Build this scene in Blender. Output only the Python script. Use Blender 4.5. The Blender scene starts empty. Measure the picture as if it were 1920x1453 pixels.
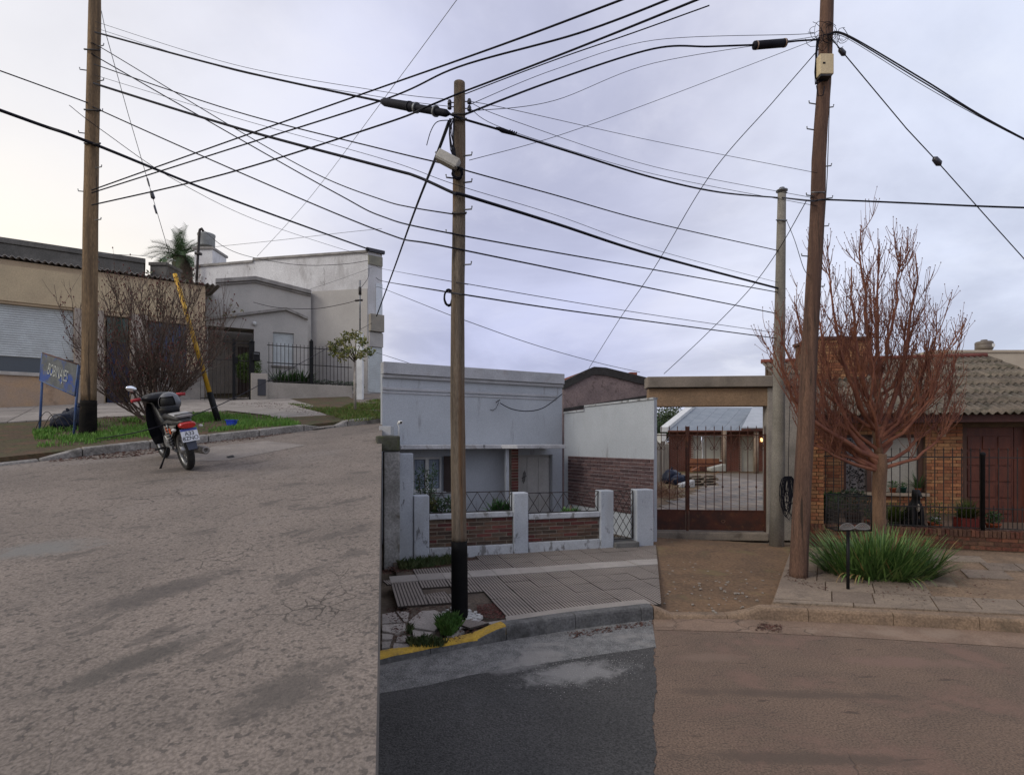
import bpy, bmesh, math, random
from mathutils import Vector, Matrix
R = math.radians
rng = random.Random(7)
S = bpy.context.scene
COL = S.collection
# ---------------------------------------------------------------- camera, sky, sun, exposure
F, CX, HY, CAMH = 1050.0, 960.0, 825.0, 2.2        # focal length and horizon in photo pixels, eye height in metres
cd = bpy.data.cameras.new('camera'); cam = bpy.data.objects.new('camera', cd); COL.objects.link(cam)
cam.location = (0, 0, CAMH); cam.rotation_euler = (R(90), 0, 0)
cd.sensor_width = 36; cd.lens = 36*F/1920; cd.shift_y = (HY-725.6)/1920; cd.clip_start = .05; cd.clip_end = 2000
S.camera = cam
W = bpy.data.worlds.new('World'); S.world = W; W.use_nodes = True
nt = W.node_tree; nt.nodes.clear()
def wn(t, **k):
    n = nt.nodes.new(t)
    for a, b in k.items(): setattr(n, a, b)
    return n
SUN_EL, SUN_AZ = 36, -118         # the sun stands behind thin cloud, to the left and a little behind
out = wn('ShaderNodeOutputWorld'); bg = wn('ShaderNodeBackground'); bg.inputs[1].default_value = .1
sky = wn('ShaderNodeTexSky', sky_type='NISHITA'); sky.sun_disc = False
sky.sun_elevation = R(SUN_EL); sky.sun_rotation = R(SUN_AZ)
tc = wn('ShaderNodeTexCoord'); sx = wn('ShaderNodeSeparateXYZ'); nt.links.new(tc.outputs['Generated'], sx.inputs[0])
def math_n(op, a, b=None, clamp=False):
    n = wn('ShaderNodeMath', operation=op); n.use_clamp = clamp
    for i, q in enumerate((a, b)):
        if q is None: continue
        if isinstance(q, (int, float)): n.inputs[i].default_value = q
        else: nt.links.new(q, n.inputs[i])
    return n.outputs[0]
def mixc(fac, a, b, bt='MIX'):
    n = wn('ShaderNodeMix', data_type='RGBA', blend_type=bt)
    for i, q in ((0, fac), (6, a), (7, b)):
        if isinstance(q, (int, float)): n.inputs[i].default_value = q
        elif isinstance(q, tuple): n.inputs[i].default_value = (*q, 1)
        else: nt.links.new(q, n.inputs[i])
    return n.outputs[2]
# cloud deck: direction projected on a flat layer overhead
zz = math_n('ADD', math_n('MAXIMUM', sx.outputs[2], 0.0), .22)
cmb = wn('ShaderNodeCombineXYZ')
nt.links.new(math_n('DIVIDE', sx.outputs[0], zz), cmb.inputs[0]); nt.links.new(math_n('DIVIDE', sx.outputs[1], zz), cmb.inputs[1])
def wnoise(scale, detail, rough, off):
    m = wn('ShaderNodeVectorMath', operation='ADD'); nt.links.new(cmb.outputs[0], m.inputs[0]); m.inputs[1].default_value = off
    n = wn('ShaderNodeTexNoise'); n.inputs['Scale'].default_value = scale; n.inputs['Detail'].default_value = detail
    n.inputs['Roughness'].default_value = rough; n.inputs['Distortion'].default_value = .35; nt.links.new(m.outputs[0], n.inputs['Vector']); return n.outputs[0]
def wramp(x, a, b):
    n = wn('ShaderNodeMapRange', interpolation_type='SMOOTHSTEP'); nt.links.new(x, n.inputs[0]); n.inputs[1].default_value = a; n.inputs[2].default_value = b; return n.outputs[0]
n1 = wnoise(.9, 7, .55, (3.1, .4, 0)); n2 = wnoise(2.6, 6, .6, (9.2, 4.4, 1)); n3 = wnoise(.38, 2, .5, (1.4, 7.7, 2))
cl = mixc(wramp(n1, .36, .66), (6.0, 6.15, 7.5), (8.6, 8.8, 10.4))           # grey bellies, pale tops
cl = mixc(math_n('MULTIPLY', wramp(n2, .42, .72), .45), cl, (9.4, 9.4, 10.3))
cl = mixc(math_n('MULTIPLY', wramp(n3, .5, .72), .5), cl, (7.2, 8.1, 9.2))    # thinner, bluer cloud
side = wramp(math_n('MULTIPLY', sx.outputs[0], -1.0), .12, .75)
low = wramp(math_n('MULTIPLY', sx.outputs[2], -1.0), -.5, -.05)
cl = mixc(math_n('MULTIPLY', side, .8), cl, (10.2, 10.0, 9.9))
cl = mixc(math_n('MULTIPLY', math_n('MULTIPLY', side, low), .95), cl, (13.5, 12.0, 9.2))   # the sun's glow through the cloud
mid = math_n('MULTIPLY', math_n('ADD', math_n('MULTIPLY', low, .55), .55), wramp(math_n('ABSOLUTE', math_n('ADD', sx.outputs[0], -.02)), .38, .08))
cl = mixc(mid, cl, mixc(1.0, cl, (.78, .80, .93), 'MULTIPLY'))
rt_ = wramp(sx.outputs[0], .25, .6)
cl = mixc(math_n('MULTIPLY', rt_, .6), cl, mixc(1.0, cl, (.96, 1.03, 1.06), 'MULTIPLY'))
deck = mixc(.93, sky.outputs[0], cl)
nt.links.new(deck, bg.inputs[0]); nt.links.new(bg.outputs[0], out.inputs[0])
sl = bpy.data.lights.new('sun', 'SUN'); sl.energy = 1.4; sl.angle = R(22); sl.color = (1, .95, .87)
so = bpy.data.objects.new('sun', sl); COL.objects.link(so)
so.rotation_euler = Vector((-math.sin(R(SUN_AZ))*math.cos(R(SUN_EL)), -math.cos(R(SUN_AZ))*math.cos(R(SUN_EL)), -math.sin(R(SUN_EL)))).to_track_quat('-Z', 'Y').to_euler()
S.view_settings.view_transform = 'Standard'; S.view_settings.look = 'None'; S.view_settings.gamma = 1; S.view_settings.exposure = 0
S.view_settings.use_curve_mapping = False

# ---------------------------------------------------------------- pixels to places
RS, RZ0, RHY, RH = (HY-660)/F, CAMH-1.55, 660.0, 1.55      # the left street climbs: z = RZ0 + RS*y
def ray(px, py, d): return Vector(((px-CX)/F*d, d, CAMH+(HY-py)/F*d))
def flat(px, py, z=0.0): return ray(px, py, F*(CAMH-z)/(py-HY))
def ramp(px, py, dz=0.0): return ray(px, py, F*(RH-dz)/(py-RHY))
def rz(y, dz=0.0): return RZ0+RS*y+dz

# ---------------------------------------------------------------- objects
ORG = {}
def org(o): return ORG.get(o.name, Vector((0, 0, 0))) if o else Vector((0, 0, 0))
def tag(o, label=None, cat=None, group=None, kind=None):
    for k, q in (('label', label), ('category', cat), ('group', group), ('kind', kind)):
        if q: o[k] = q
    return o
def thing(name, label, cat, loc, group=None, rot=None):
    o = bpy.data.objects.new(name, None); COL.objects.link(o); o.location = loc; o.empty_display_size = .1
    if rot is not None: o.rotation_euler = rot
    ORG[o.name] = Vector(loc); return tag(o, label, cat, group)
def link(name, me, mat, parent=None, smooth=False, bev=0, local=False, loc=None):
    o = bpy.data.objects.new(name, me); COL.objects.link(o)
    if mat and not me.materials: me.materials.append(mat)
    if parent: o.parent = parent; ORG[o.name] = org(parent)
    else: ORG[o.name] = Vector((0, 0, 0))
    if bev:
        b = o.modifiers.new('bevel', 'BEVEL'); b.width = bev; b.segments = 2; b.limit_method = 'ANGLE'; b.angle_limit = R(40)
    return o
class MB:
    def __init__(s): s.v = []; s.f = []; s.sm = []
    def add(s, vs, fs, sm=False):
        n = len(s.v); s.v += [tuple(p) for p in vs]; s.f += [tuple(i+n for i in q) for q in fs]; s.sm += [sm]*len(fs); return s
    def hexa(s, p):  # 8 points: bottom 4 (ccw), top 4
        return s.add(p, [(3, 2, 1, 0), (4, 5, 6, 7), (0, 1, 5, 4), (1, 2, 6, 5), (2, 3, 7, 6), (3, 0, 4, 7)])
    def box(s, a, b, fr=None):
        a, b = [min(x, y) for x, y in zip(a, b)], [max(x, y) for x, y in zip(a, b)]
        q = [(a[0], a[1], a[2]), (b[0], a[1], a[2]), (b[0], b[1], a[2]), (a[0], b[1], a[2]), (a[0], a[1], b[2]), (b[0], a[1], b[2]), (b[0], b[1], b[2]), (a[0], b[1], b[2])]
        if fr: q = [fr.p(*t) for t in q]
        return s.hexa(q)
    def tube(s, pts, rad, n=8, caps=True, sq=None):
        pts = [Vector(p) for p in pts]; m = len(pts)
        rad = [rad]*m if isinstance(rad, (int, float)) else rad
        t0 = (pts[1]-pts[0]).normalized(); ref = Vector((0, 0, 1)) if abs(t0.z) < .9 else Vector((1, 0, 0))
        nx = t0.cross(ref).normalized(); base = len(s.v); vs = []
        for i, p in enumerate(pts):
            t = (pts[min(i+1, m-1)]-pts[max(i-1, 0)])
            if t.length < 1e-9: t = t0
            t.normalize(); nx = (nx-t*nx.dot(t)).normalized(); ny = t.cross(nx)
            for k in range(n):
                a = 2*math.pi*k/n
                vs.append(p+(nx*math.cos(a)+ny*math.sin(a))*rad[i])
        fs = [(i*n+k, i*n+(k+1) % n, (i+1)*n+(k+1) % n, (i+1)*n+k) for i in range(m-1) for k in range(n)]
        s.add(vs, fs, True)
        if caps: s.add([], []); s.f += [tuple(base+k for k in reversed(range(n))), tuple(base+(m-1)*n+k for k in range(n))]; s.sm += [False]*2
        return s
    def prism(s, poly, v0, v1, fr):  # poly of (u, z), ccw seen from the front (v1)
        n = len(poly)
        vs = [fr.p(u, v1, z) for u, z in poly]+[fr.p(u, v0, z) for u, z in poly]
        return s.add(vs, [tuple(range(n)), tuple(reversed(range(n, 2*n)))]+[(i, n+i, n+(i+1) % n, (i+1) % n) for i in range(n)])
    def slab(s, pts, h):  # pts: list of world points (ccw from above); extruded down by h
        n = len(pts); vs = [Vector(p) for p in pts]+[Vector(p)-Vector((0, 0, h)) for p in pts]
        return s.add(vs, [tuple(range(n)), tuple(reversed(range(n, 2*n)))]+[(i, n+i, n+(i+1) % n, (i+1) % n) for i in range(n)])
    def lathe(s, prof, c, n=16, ax=None):  # prof of (r, h)
        c = Vector(c); ax = Vector(ax or (0, 0, 1)).normalized(); ref = Vector((0, 0, 1)) if abs(ax.z) < .9 else Vector((1, 0, 0))
        x = ax.cross(ref).normalized(); y = ax.cross(x); vs = []
        for r, h in prof:
            for k in range(n):
                a = 2*math.pi*k/n; vs.append(c+ax*h+(x*math.cos(a)+y*math.sin(a))*r)
        m = len(prof); b = len(s.v)
        s.add(vs, [(i*n+k, i*n+(k+1) % n, (i+1)*n+(k+1) % n, (i+1)*n+k) for i in range(m-1) for k in range(n)], True)
        if prof[0][0] > 1e-4: s.f.append(tuple(b+k for k in reversed(range(n)))); s.sm.append(False)
        if prof[-1][0] > 1e-4: s.f.append(tuple(b+(m-1)*n+k for k in range(n))); s.sm.append(False)
        return s
    def ell(s, c, r, n=14, m=9, rot=None):
        vs = []; rot = rot or Matrix.Identity(3); c = Vector(c)
        for i in range(m+1):
            t = math.pi*i/m-math.pi/2
            for k in range(n):
                a = 2*math.pi*k/n; vs.append(c+rot @ Vector((r[0]*math.cos(t)*math.cos(a), r[1]*math.cos(t)*math.sin(a), r[2]*math.sin(t))))
        return s.add(vs, [(i*n+k, i*n+(k+1) % n, (i+1)*n+(k+1) % n, (i+1)*n+k) for i in range(m) for k in range(n)], True)
    def mesh(s, name, o=Vector((0, 0, 0))):
        me = bpy.data.meshes.new(name); me.from_pydata([(p[0]-o[0], p[1]-o[1], p[2]-o[2]) for p in s.v], [], s.f)
        for p, q in zip(me.polygons, s.sm): p.use_smooth = q
        bm = bmesh.new(); bm.from_mesh(me)
        if len(bm.faces) < 60000: bmesh.ops.recalc_face_normals(bm, faces=bm.faces)
        bm.to_mesh(me); bm.free(); return me
    def build(s, name, mat, parent=None, bev=0, local=False):
        return link(name, s.mesh(name, Vector((0, 0, 0)) if local else org(parent)), mat, parent, bev=bev)
class Frame:   # a vertical wall: u along it, v out towards the viewer, z up
    def __init__(s, a, b):
        a, b = Vector(a), Vector(b); s.o = Vector((a.x, a.y, 0)); s.u = Vector((b.x-a.x, b.y-a.y, 0)); s.len = s.u.length; s.u.normalize()
        s.n = Vector((s.u.y, -s.u.x, 0))
        if s.n.dot(-s.o) < 0: s.n = -s.n
    def p(s, u, v, z): return s.o+s.u*u+s.n*v+Vector((0, 0, z))
    def uv(s, px, py, v=0):
        k = Vector(((px-CX)/F, 1, (HY-py)/F)); c = Vector((0, 0, CAMH)); q = s.o+s.n*v
        t = (q-c).dot(s.n)/k.dot(s.n); w = c+k*t; return (w-s.o).dot(s.u), w.z
    def rect(s, x0, y0, x1, y1, v=0):
        xm = (x0+x1)/2; return s.uv(x0, y0, v)[0], s.uv(x1, y0, v)[0], s.uv(xm, y1, v)[1], s.uv(xm, y0, v)[1]
    def rot(s): return math.atan2(s.u.y, s.u.x)
    def off(s, v):
        f = Frame.__new__(Frame); f.o = s.o+s.n*v; f.u = s.u; f.n = s.n; f.len = s.len; return f
def piece(name, me, mat, parent, world, rotz=0, scale=(1, 1, 1), rot=None):
    o = bpy.data.objects.new(name, me); COL.objects.link(o); o.parent = parent; o.location = Vector(world)-org(parent)
    o.rotation_euler = rot or (0, 0, rotz); o.scale = scale
    if mat and not me.materials: me.materials.append(mat)
    return o
def unit_box(name):
    m = MB().box((-.5, -.5, -.5), (.5, .5, .5)); me = m.mesh(name); return me
def chamfer_box(name, c=.04):   # unit box with softened edges, for bricks
    bm = bmesh.new(); bmesh.ops.create_cube(bm, size=1)
    me = bpy.data.meshes.new(name); bm.to_mesh(me); bm.free(); return me
def holes_wall(mb, fr, u0, u1, z0, z1, holes, v0, v1):
    us = sorted({u0, u1}|{h[i] for h in holes for i in (0, 1) if u0 < h[i] < u1}); zs = sorted({z0, z1}|{h[i] for h in holes for i in (2, 3) if z0 < h[i] < z1})
    full = lambda i, j: 0 <= i < len(us)-1 and 0 <= j < len(zs)-1 and not any(h[0] <= (us[i]+us[i+1])/2 <= h[1] and h[2] <= (zs[j]+zs[j+1])/2 <= h[3] for h in holes)
    for i in range(len(us)-1):
        for j in range(len(zs)-1):
            if not full(i, j): continue
            a, b, c, d = us[i], us[i+1], zs[j], zs[j+1]
            P = [fr.p(a, v1, c), fr.p(b, v1, c), fr.p(b, v1, d), fr.p(a, v1, d), fr.p(a, v0, c), fr.p(b, v0, c), fr.p(b, v0, d), fr.p(a, v0, d)]
            fs = [(0, 1, 2, 3), (7, 6, 5, 4)]
            if not full(i-1, j): fs.append((4, 0, 3, 7))
            if not full(i+1, j): fs.append((1, 5, 6, 2))
            if not full(i, j-1): fs.append((4, 5, 1, 0))
            if not full(i, j+1): fs.append((3, 2, 6, 7))
            mb.add(P, fs)
    return mb
def brickfield(parent, fr, u0, u1, z0, z1, v, bl, bh, j, mats, depth=.05, name='brick', odd=.5, skip=None):
    me = BRICK; nrow = max(1, round((z1-z0)/(bh+j))); st = (z1-z0)/nrow; bh = st-j; r = random.Random(int(abs(u0*991+z0*77)))
    for i in range(nrow):
        z = z0+st*i+st/2; u = u0-(bl+j)*(odd if i % 2 else 0)
        while u < u1-.02:
            a, b = max(u, u0)+j/2, min(u+bl+j, u1)-j/2
            if b-a > .03 and not (skip and skip((a+b)/2, z)):
                o = piece(name, me, None, parent, fr.p((a+b)/2, v-depth/2+r.uniform(-.003, .003), z+r.uniform(-.0015, .0015)), fr.rot()+r.uniform(-.004, .004), (b-a, depth, bh))
                o.material_slots[0].link = 'OBJECT'; o.material_slots[0].material = mats[min(len(mats)-1, int(r.random()**1.3*len(mats)))]
            u += bl+j

# ---------------------------------------------------------------- materials
def M(name, c0, c1=None, scale=4, rough=.85, bump=.15, bscale=40, fine=.12, metal=0, rnd=0, stain=None, stain2=None, vert=False, spec=.3, stretch=None, cracks=None, speck=None, turn=None, smear=None, cracks2=None):
    m = bpy.data.materials.new(name); m.use_nodes = True; t = m.node_tree; N = t.nodes; L = t.links; b = N['Principled BSDF']
    b.inputs['Roughness'].default_value = rough; b.inputs['Metallic'].default_value = metal; b.inputs['Specular IOR Level'].default_value = spec
    geo = N.new('ShaderNodeNewGeometry'); pos = geo.outputs['Position']
    def vm(vec, sc):
        n = N.new('ShaderNodeVectorMath'); n.operation = 'MULTIPLY'; L.new(vec, n.inputs[0]); n.inputs[1].default_value = sc; return n.outputs[0]
    if turn is not None:
        vr = N.new('ShaderNodeVectorRotate'); vr.rotation_type = 'Z_AXIS'; vr.inputs['Angle'].default_value = -turn; L.new(pos, vr.inputs['Vector']); tpos = vr.outputs[0]
    else: tpos = pos
    base = vm(tpos, stretch) if stretch else pos
    def noise(sc, det=5, vec=None, ro=.55, dist=0):
        n = N.new('ShaderNodeTexNoise'); n.inputs['Scale'].default_value = sc; n.inputs['Detail'].default_value = det; n.inputs['Roughness'].default_value = ro
        n.inputs['Distortion'].default_value = dist; L.new(vec or base, n.inputs['Vector']); return n.outputs[0]
    def mr(x, a, b2, lo=0, hi=1):
        n = N.new('ShaderNodeMapRange'); n.interpolation_type = 'SMOOTHSTEP'; L.new(x, n.inputs[0])
        for i, q in enumerate((a, b2, lo, hi)): n.inputs[i+1].default_value = q
        return n.outputs[0]
    def mix(f, a, c, bt='MIX'):
        n = N.new('ShaderNodeMix'); n.data_type = 'RGBA'; n.blend_type = bt
        for i, q in ((0, f), (6, a), (7, c)):
            if isinstance(q, (int, float)): n.inputs[i].default_value = q
            elif isinstance(q, tuple): n.inputs[i].default_value = (*q, 1)
            else: L.new(q, n.inputs[i])
        return n.outputs[2]
    def mm(op, a, c):
        n = N.new('ShaderNodeMath'); n.operation = op
        for i, q in enumerate((a, c)):
            if isinstance(q, (int, float)): n.inputs[i].default_value = q
            else: L.new(q, n.inputs[i])
        return n.outputs[0]
    c1 = c1 or tuple(x*.75 for x in c0)
    col = mix(mr(noise(scale, 6), .35, .65), c0, c1)
    fn = noise(bscale, 4)
    k = mr(fn, .25, .75, 1-fine, 1+fine); cc = N.new('ShaderNodeCombineColor')
    for i in range(3): L.new(k, cc.inputs[i])
    col = mix(1.0, col, cc.outputs[0], 'MULTIPLY')
    for st in (stain, stain2):
        if st:   # (colour, scale, low, high, strength, stretch)
            v = vm(tpos, st[5]) if len(st) > 5 and st[5] else base
            col = mix(mm('MULTIPLY', mr(noise(st[1], 7, v, .62, .3), st[2], st[3]), st[4]), col, st[0])
    hgt = fn
    if speck:   # (colour, scale, threshold, strength)
        col = mix(mm('MULTIPLY', mr(noise(speck[1], 2), speck[2], speck[2]+.08), speck[3]), col, speck[0])
    def blob(c, r, ang):   # 1 at the centre of a turned ellipse on the ground, 0 outside
        s_ = N.new('ShaderNodeVectorMath'); s_.operation = 'SUBTRACT'; L.new(pos, s_.inputs[0]); s_.inputs[1].default_value = (c[0], c[1], 0)
        q_ = N.new('ShaderNodeVectorRotate'); q_.rotation_type = 'Z_AXIS'; q_.inputs['Angle'].default_value = -ang; L.new(s_.outputs[0], q_.inputs['Vector'])
        l_ = N.new('ShaderNodeVectorMath'); l_.operation = 'LENGTH'; L.new(vm(q_.outputs[0], (1/r[0], 1/r[1], 0)), l_.inputs[0]); return mr(l_.outputs['Value'], 0, 1, 1, 0)
    for sm_ in smear or []:   # (centre, radii, angle, colour, strength, noise scale)
        nz = mm('ADD', noise(sm_[5], 8, pos, .7, .6), mm('MULTIPLY', mm('SUBTRACT', blob(*sm_[:3]), .5), .75))
        col = mix(mm('MULTIPLY', mr(mm('MULTIPLY', nz, mr(blob(*sm_[:3]), 0, .2)), .48, .85), sm_[4]), col, sm_[3])
    for ck_ in cracks2 or []:  # (centre, radii, angle, colour, scale, width)
        nv = N.new('ShaderNodeTexNoise'); nv.inputs['Scale'].default_value = ck_[4]*1.5; nv.inputs['Detail'].default_value = 4; L.new(pos, nv.inputs['Vector'])
        av = N.new('ShaderNodeVectorMath'); av.operation = 'MULTIPLY_ADD'; L.new(nv.outputs['Color'], av.inputs[0]); av.inputs[1].default_value = (.45/ck_[4],)*3; L.new(pos, av.inputs[2])
        vo = N.new('ShaderNodeTexVoronoi'); vo.feature = 'DISTANCE_TO_EDGE'; vo.inputs['Scale'].default_value = ck_[4]; L.new(av.outputs[0], vo.inputs['Vector'])
        col = mix(mm('MULTIPLY', mr(vo.outputs['Distance'], 0, ck_[5], 1, 0), mm('MULTIPLY', mr(blob(*ck_[:3]), .05, .6), mr(noise(2.5, 3, pos), .35, .55))), col, ck_[3])
    if cracks:  # (colour, scale, width, mask_scale, mask_lo, mask_hi)
        nv = N.new('ShaderNodeTexNoise'); nv.inputs['Scale'].default_value = cracks[1]*2.2; nv.inputs['Detail'].default_value = 5; L.new(pos, nv.inputs['Vector'])
        av = N.new('ShaderNodeVectorMath'); av.operation = 'MULTIPLY_ADD'; L.new(nv.outputs['Color'], av.inputs[0]); av.inputs[1].default_value = (.5/cracks[1],)*3; L.new(pos, av.inputs[2])
        vo = N.new('ShaderNodeTexVoronoi'); vo.feature = 'DISTANCE_TO_EDGE'; vo.inputs['Scale'].default_value = cracks[1]; L.new(av.outputs[0], vo.inputs['Vector'])
        ck = mm('MULTIPLY', mr(vo.outputs['Distance'], 0, cracks[2], 1, 0), mr(noise(cracks[3], 3, pos), cracks[4], cracks[5]))
        col = mix(mm('MULTIPLY', ck, .85), col, cracks[0]); hgt = mm('SUBTRACT', fn, mm('MULTIPLY', ck, 2.0))
    if rnd:
        oi = N.new('ShaderNodeObjectInfo'); h = N.new('ShaderNodeHueSaturation'); L.new(mr(oi.outputs['Random'], 0, 1, 1-rnd, 1+rnd), h.inputs['Value'])
        L.new(mr(oi.outputs['Random'], 0, 1, .5-rnd*.02, .5+rnd*.02), h.inputs['Hue']); L.new(col, h.inputs['Color']); col = h.outputs[0]
    L.new(col, b.inputs['Base Color'])
    if bump:
        bp = N.new('ShaderNodeBump'); bp.inputs['Strength'].default_value = bump; bp.inputs['Distance'].default_value = .02; L.new(hgt, bp.inputs['Height']); L.new(bp.outputs[0], b.inputs['Normal'])
    return m
def glass(name, c=(.03, .04, .05), rough=.08):
    m = M(name, c, c, rough=rough, bump=.01, spec=.6, fine=.05); return m
def leafmat(name, c0, c1, rnd=0):
    m = M(name, c0, c1, scale=7, rough=.55, bump=0, fine=.25, bscale=18, rnd=rnd); b = m.node_tree.nodes['Principled BSDF']
    b.inputs['Subsurface Weight'].default_value = 0; return m
BRICK = chamfer_box('brick'); BAR = unit_box('bar'); BAR_R = unit_box('rusty_bar')
BRICK.materials.append(None)
black = M('black_paint', (.008, .008, .009), (.013, .013, .013), 6, .55, .05, 60, spec=.15)
iron = M('dark_iron', (.018, .017, .017), (.04, .03, .025), 9, .55, .1, 80)
cable = M('cable_black', (.008, .008, .012), (.012, .012, .018), 3, .6, 0, spec=.1)
galv = M('galvanised_steel', (.22, .23, .24), (.12, .12, .12), 10, .45, .05, 60, metal=.6)
rust = M('rusty_steel', (.085, .028, .016), (.05, .022, .016), 5, .7, .15, 50, stain=((.14, .06, .025), 9, .55, .7, .7))
concrete = M('concrete', (.30, .27, .24), (.22, .20, .175), 3, .9, .25, 45, stain=((.12, .11, .09), 2.2, .52, .72, .6))
soil = M('soil', (.085, .055, .035), (.05, .033, .022), 5, .95, .6, 30, fine=.35)
leaf_litter = M('dead_leaves', (.10, .042, .03), (.05, .025, .018), 20, .9, .2, 40, fine=.35)
white_wood = M('white_paint', (.62, .62, .6), (.52, .52, .5), 4, .5, .05, 50)
def wood_mat(name, c0, c1, dark): return M(name, c0, c1, 3, .88, .9, 40, fine=.42, stretch=(6, 6, .35), stain=(dark, .9, .47, .66, .85), stain2=((.035, .026, .02), 3.2, .585, .66, .85, (5, 5, .22)))
def wiggle(pts, a, r): return [Vector(p)+Vector((r.uniform(-a, a), r.uniform(-a, a), 0)) for p in pts]
def in_poly(x, y, P):
    c = False; n = len(P)
    for i in range(n):
        x0, y0, x1, y1 = P[i][0], P[i][1], P[(i+1) % n][0], P[(i+1) % n][1]
        if (y0 > y) != (y1 > y) and x < (x1-x0)*(y-y0)/(y1-y0)+x0: c = not c
    return c
def blades(name, polys, zf, n, h, w, mat, label, cat, seed=1, lean=.5, parent=None, clump=None):
    r = random.Random(seed); mb = MB(); tot = 0
    areas = []
    for P in polys:
        xs = [p[0] for p in P]; ys = [p[1] for p in P]; areas.append((max(xs)-min(xs))*(max(ys)-min(ys)))
    for P, A in zip(polys, areas):
        xs = [p[0] for p in P]; ys = [p[1] for p in P]
        for _ in range(int(n*A/sum(areas))):
            x, y = r.uniform(min(xs), max(xs)), r.uniform(min(ys), max(ys))
            if not in_poly(x, y, P): continue
            if clump and clump(x, y) < r.random(): continue
            z = zf(x, y)-.005; a = r.uniform(0, 6.283); hh = h*r.uniform(.45, 1.25); l = lean*hh*r.uniform(0, 1); b = r.uniform(0, 6.283)
            dx, dy = math.cos(a)*w, math.sin(a)*w; lx, ly = math.cos(b)*l, math.sin(b)*l
            mb.add([(x-dx, y-dy, z), (x+dx, y+dy, z), (x+dx*.7+lx*.35, y+dy*.7+ly*.35, z+hh*.6), (x+lx, y+ly, z+hh*.95)], [(0, 1, 2), (0, 2, 3)])
    o = mb.build(name, mat, parent); return tag(o, label, cat, None, 'stuff')
def scatter_leaves(mb, r, c, rad, n, size, droop=0, shell=.35, flatz=1):
    for _ in range(n):
        d = Vector((r.gauss(0, 1), r.gauss(0, 1), r.gauss(0, 1))).normalized()*(shell+(1-shell)*r.random()**.5)
        p = Vector(c)+Vector((d.x*rad[0], d.y*rad[1], d.z*rad[2])); leaf(mb, r, p, size*r.uniform(.6, 1.3))
def leaf(mb, r, p, s, asp=.42, up=None):
    a = Vector((r.gauss(0, 1), r.gauss(0, 1), r.gauss(0, .7)+(.2 if up is None else up))).normalized()
    b = a.cross(Vector((r.gauss(0, 1), r.gauss(0, 1), r.gauss(0, 1)))).normalized()
    mb.add([p, p+a*s*.5+b*s*asp*.5, p+a*s, p+a*s*.5-b*s*asp*.5], [(0, 1, 2, 3)])
def strap(mb, p, d, L, w, r, bend=1.0, seg=4):   # an arching strap leaf
    d = Vector(d).normalized(); side = d.cross(Vector((0, 0, 1)));
    if side.length < .05: side = Vector((1, 0, 0))
    side = (side.normalized()*math.cos(.5*r.random())+Vector((0, 0, 1))*.15).normalized(); q = Vector(p); vs = []
    for i in range(seg+1):
        t = i/seg; ww = w*(1-t**2.2)+.001
        vs += [q-side*ww, q+side*ww]; q = q+d*(L/seg); d = (d+Vector((0, 0, -bend*.22*(t+.25)))).normalized()
    mb.add(vs, [(2*i, 2*i+1, 2*i+3, 2*i+2) for i in range(seg)])
def text_part(name, txt, size, mat, parent, fr, u, z, v, ext=.003, local_m=None, xs=1):
    cu = bpy.data.curves.new(name, 'FONT'); cu.body = txt; cu.size = size; cu.extrude = ext; cu.align_x = 'CENTER'; cu.align_y = 'CENTER'
    to = bpy.data.objects.new(name, cu); COL.objects.link(to); dg = bpy.context.evaluated_depsgraph_get()
    me = bpy.data.meshes.new_from_object(to.evaluated_get(dg)); bpy.data.objects.remove(to)
    if local_m is None:
        n = fr.n; m4 = Matrix(((fr.u.x, 0, n.x, 0), (fr.u.y, 0, n.y, 0), (0, 1, 0, 0), (0, 0, 0, 1))); m4.translation = fr.p(u, v, z)-org(parent)
    else: m4 = local_m
    me.transform(Matrix.Diagonal((xs, 1, 1, 1))); me.transform(m4); o = bpy.data.objects.new(name, me); COL.objects.link(o); o.parent = parent; me.materials.clear(); me.materials.append(mat); ORG[o.name] = org(parent); return o
# ================================================================ LEFT: the climbing street
_k0, _k1 = ramp(0, 873), ramp(715, 791); KANG = math.atan2(_k1.y-_k0.y, _k1.x-_k0.x)
def rb_(px, py): q = ramp(px, py); return (q.x, q.y)
road_l = M('worn_street', (.195, .160, .132), (.157, .130, .108), 1.1, .92, .28, 60, fine=.34, turn=KANG,
           stain=((.098, .083, .071), 3.4, .56, .63, .7, (.55, 1.3, 1)), stain2=((.215, .185, .16), .9, .54, .68, .6, (.35, 1, 1)),
           speck=((.078, .067, .058), 24, .57, .75), cracks=((.08, .067, .056), 1.3, .008, .3, .52, .64),
           smear=[((*rb_(330, 880),), (.9, .5), .5, (.085, .072, .063), .7, 4), ((*rb_(300, 1110),), (1.3, .35), KANG, (.085, .073, .064), .8, 5), ((*rb_(250, 1240),), (.9, .25), KANG, (.08, .07, .06), .85, 6), ((*rb_(540, 1290),), (.7, .4), KANG, (.09, .077, .066), .8, 8), ((*rb_(90, 1025),), (.9, .5), .4, (.17, .165, .15), .8, 3)],
           cracks2=[((*rb_(640, 1115),), (.85, .7), KANG, (.058, .048, .04), 7, .05), ((*rb_(420, 1040),), (.9, .35), KANG, (.065, .055, .046), 4.5, .03), ((*rb_(300, 930),), (1.6, .4), KANG, (.06, .05, .043), 1.6, .012)])
verge_soil = M('verge_soil', (.06, .06, .024), (.075, .05, .03), 2.5, .95, .5, 25, fine=.35, stain=((.11, .06, .035), 3, .5, .65, .8))
pave_l = M('pavement_concrete', (.30, .265, .235), (.235, .21, .185), 2, .9, .3, 45, fine=.2, rnd=.1, stain=((.13, .115, .10), 3, .54, .7, .6), cracks=((.07, .06, .05), 1.2, .015, .5, .5, .62))
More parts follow.
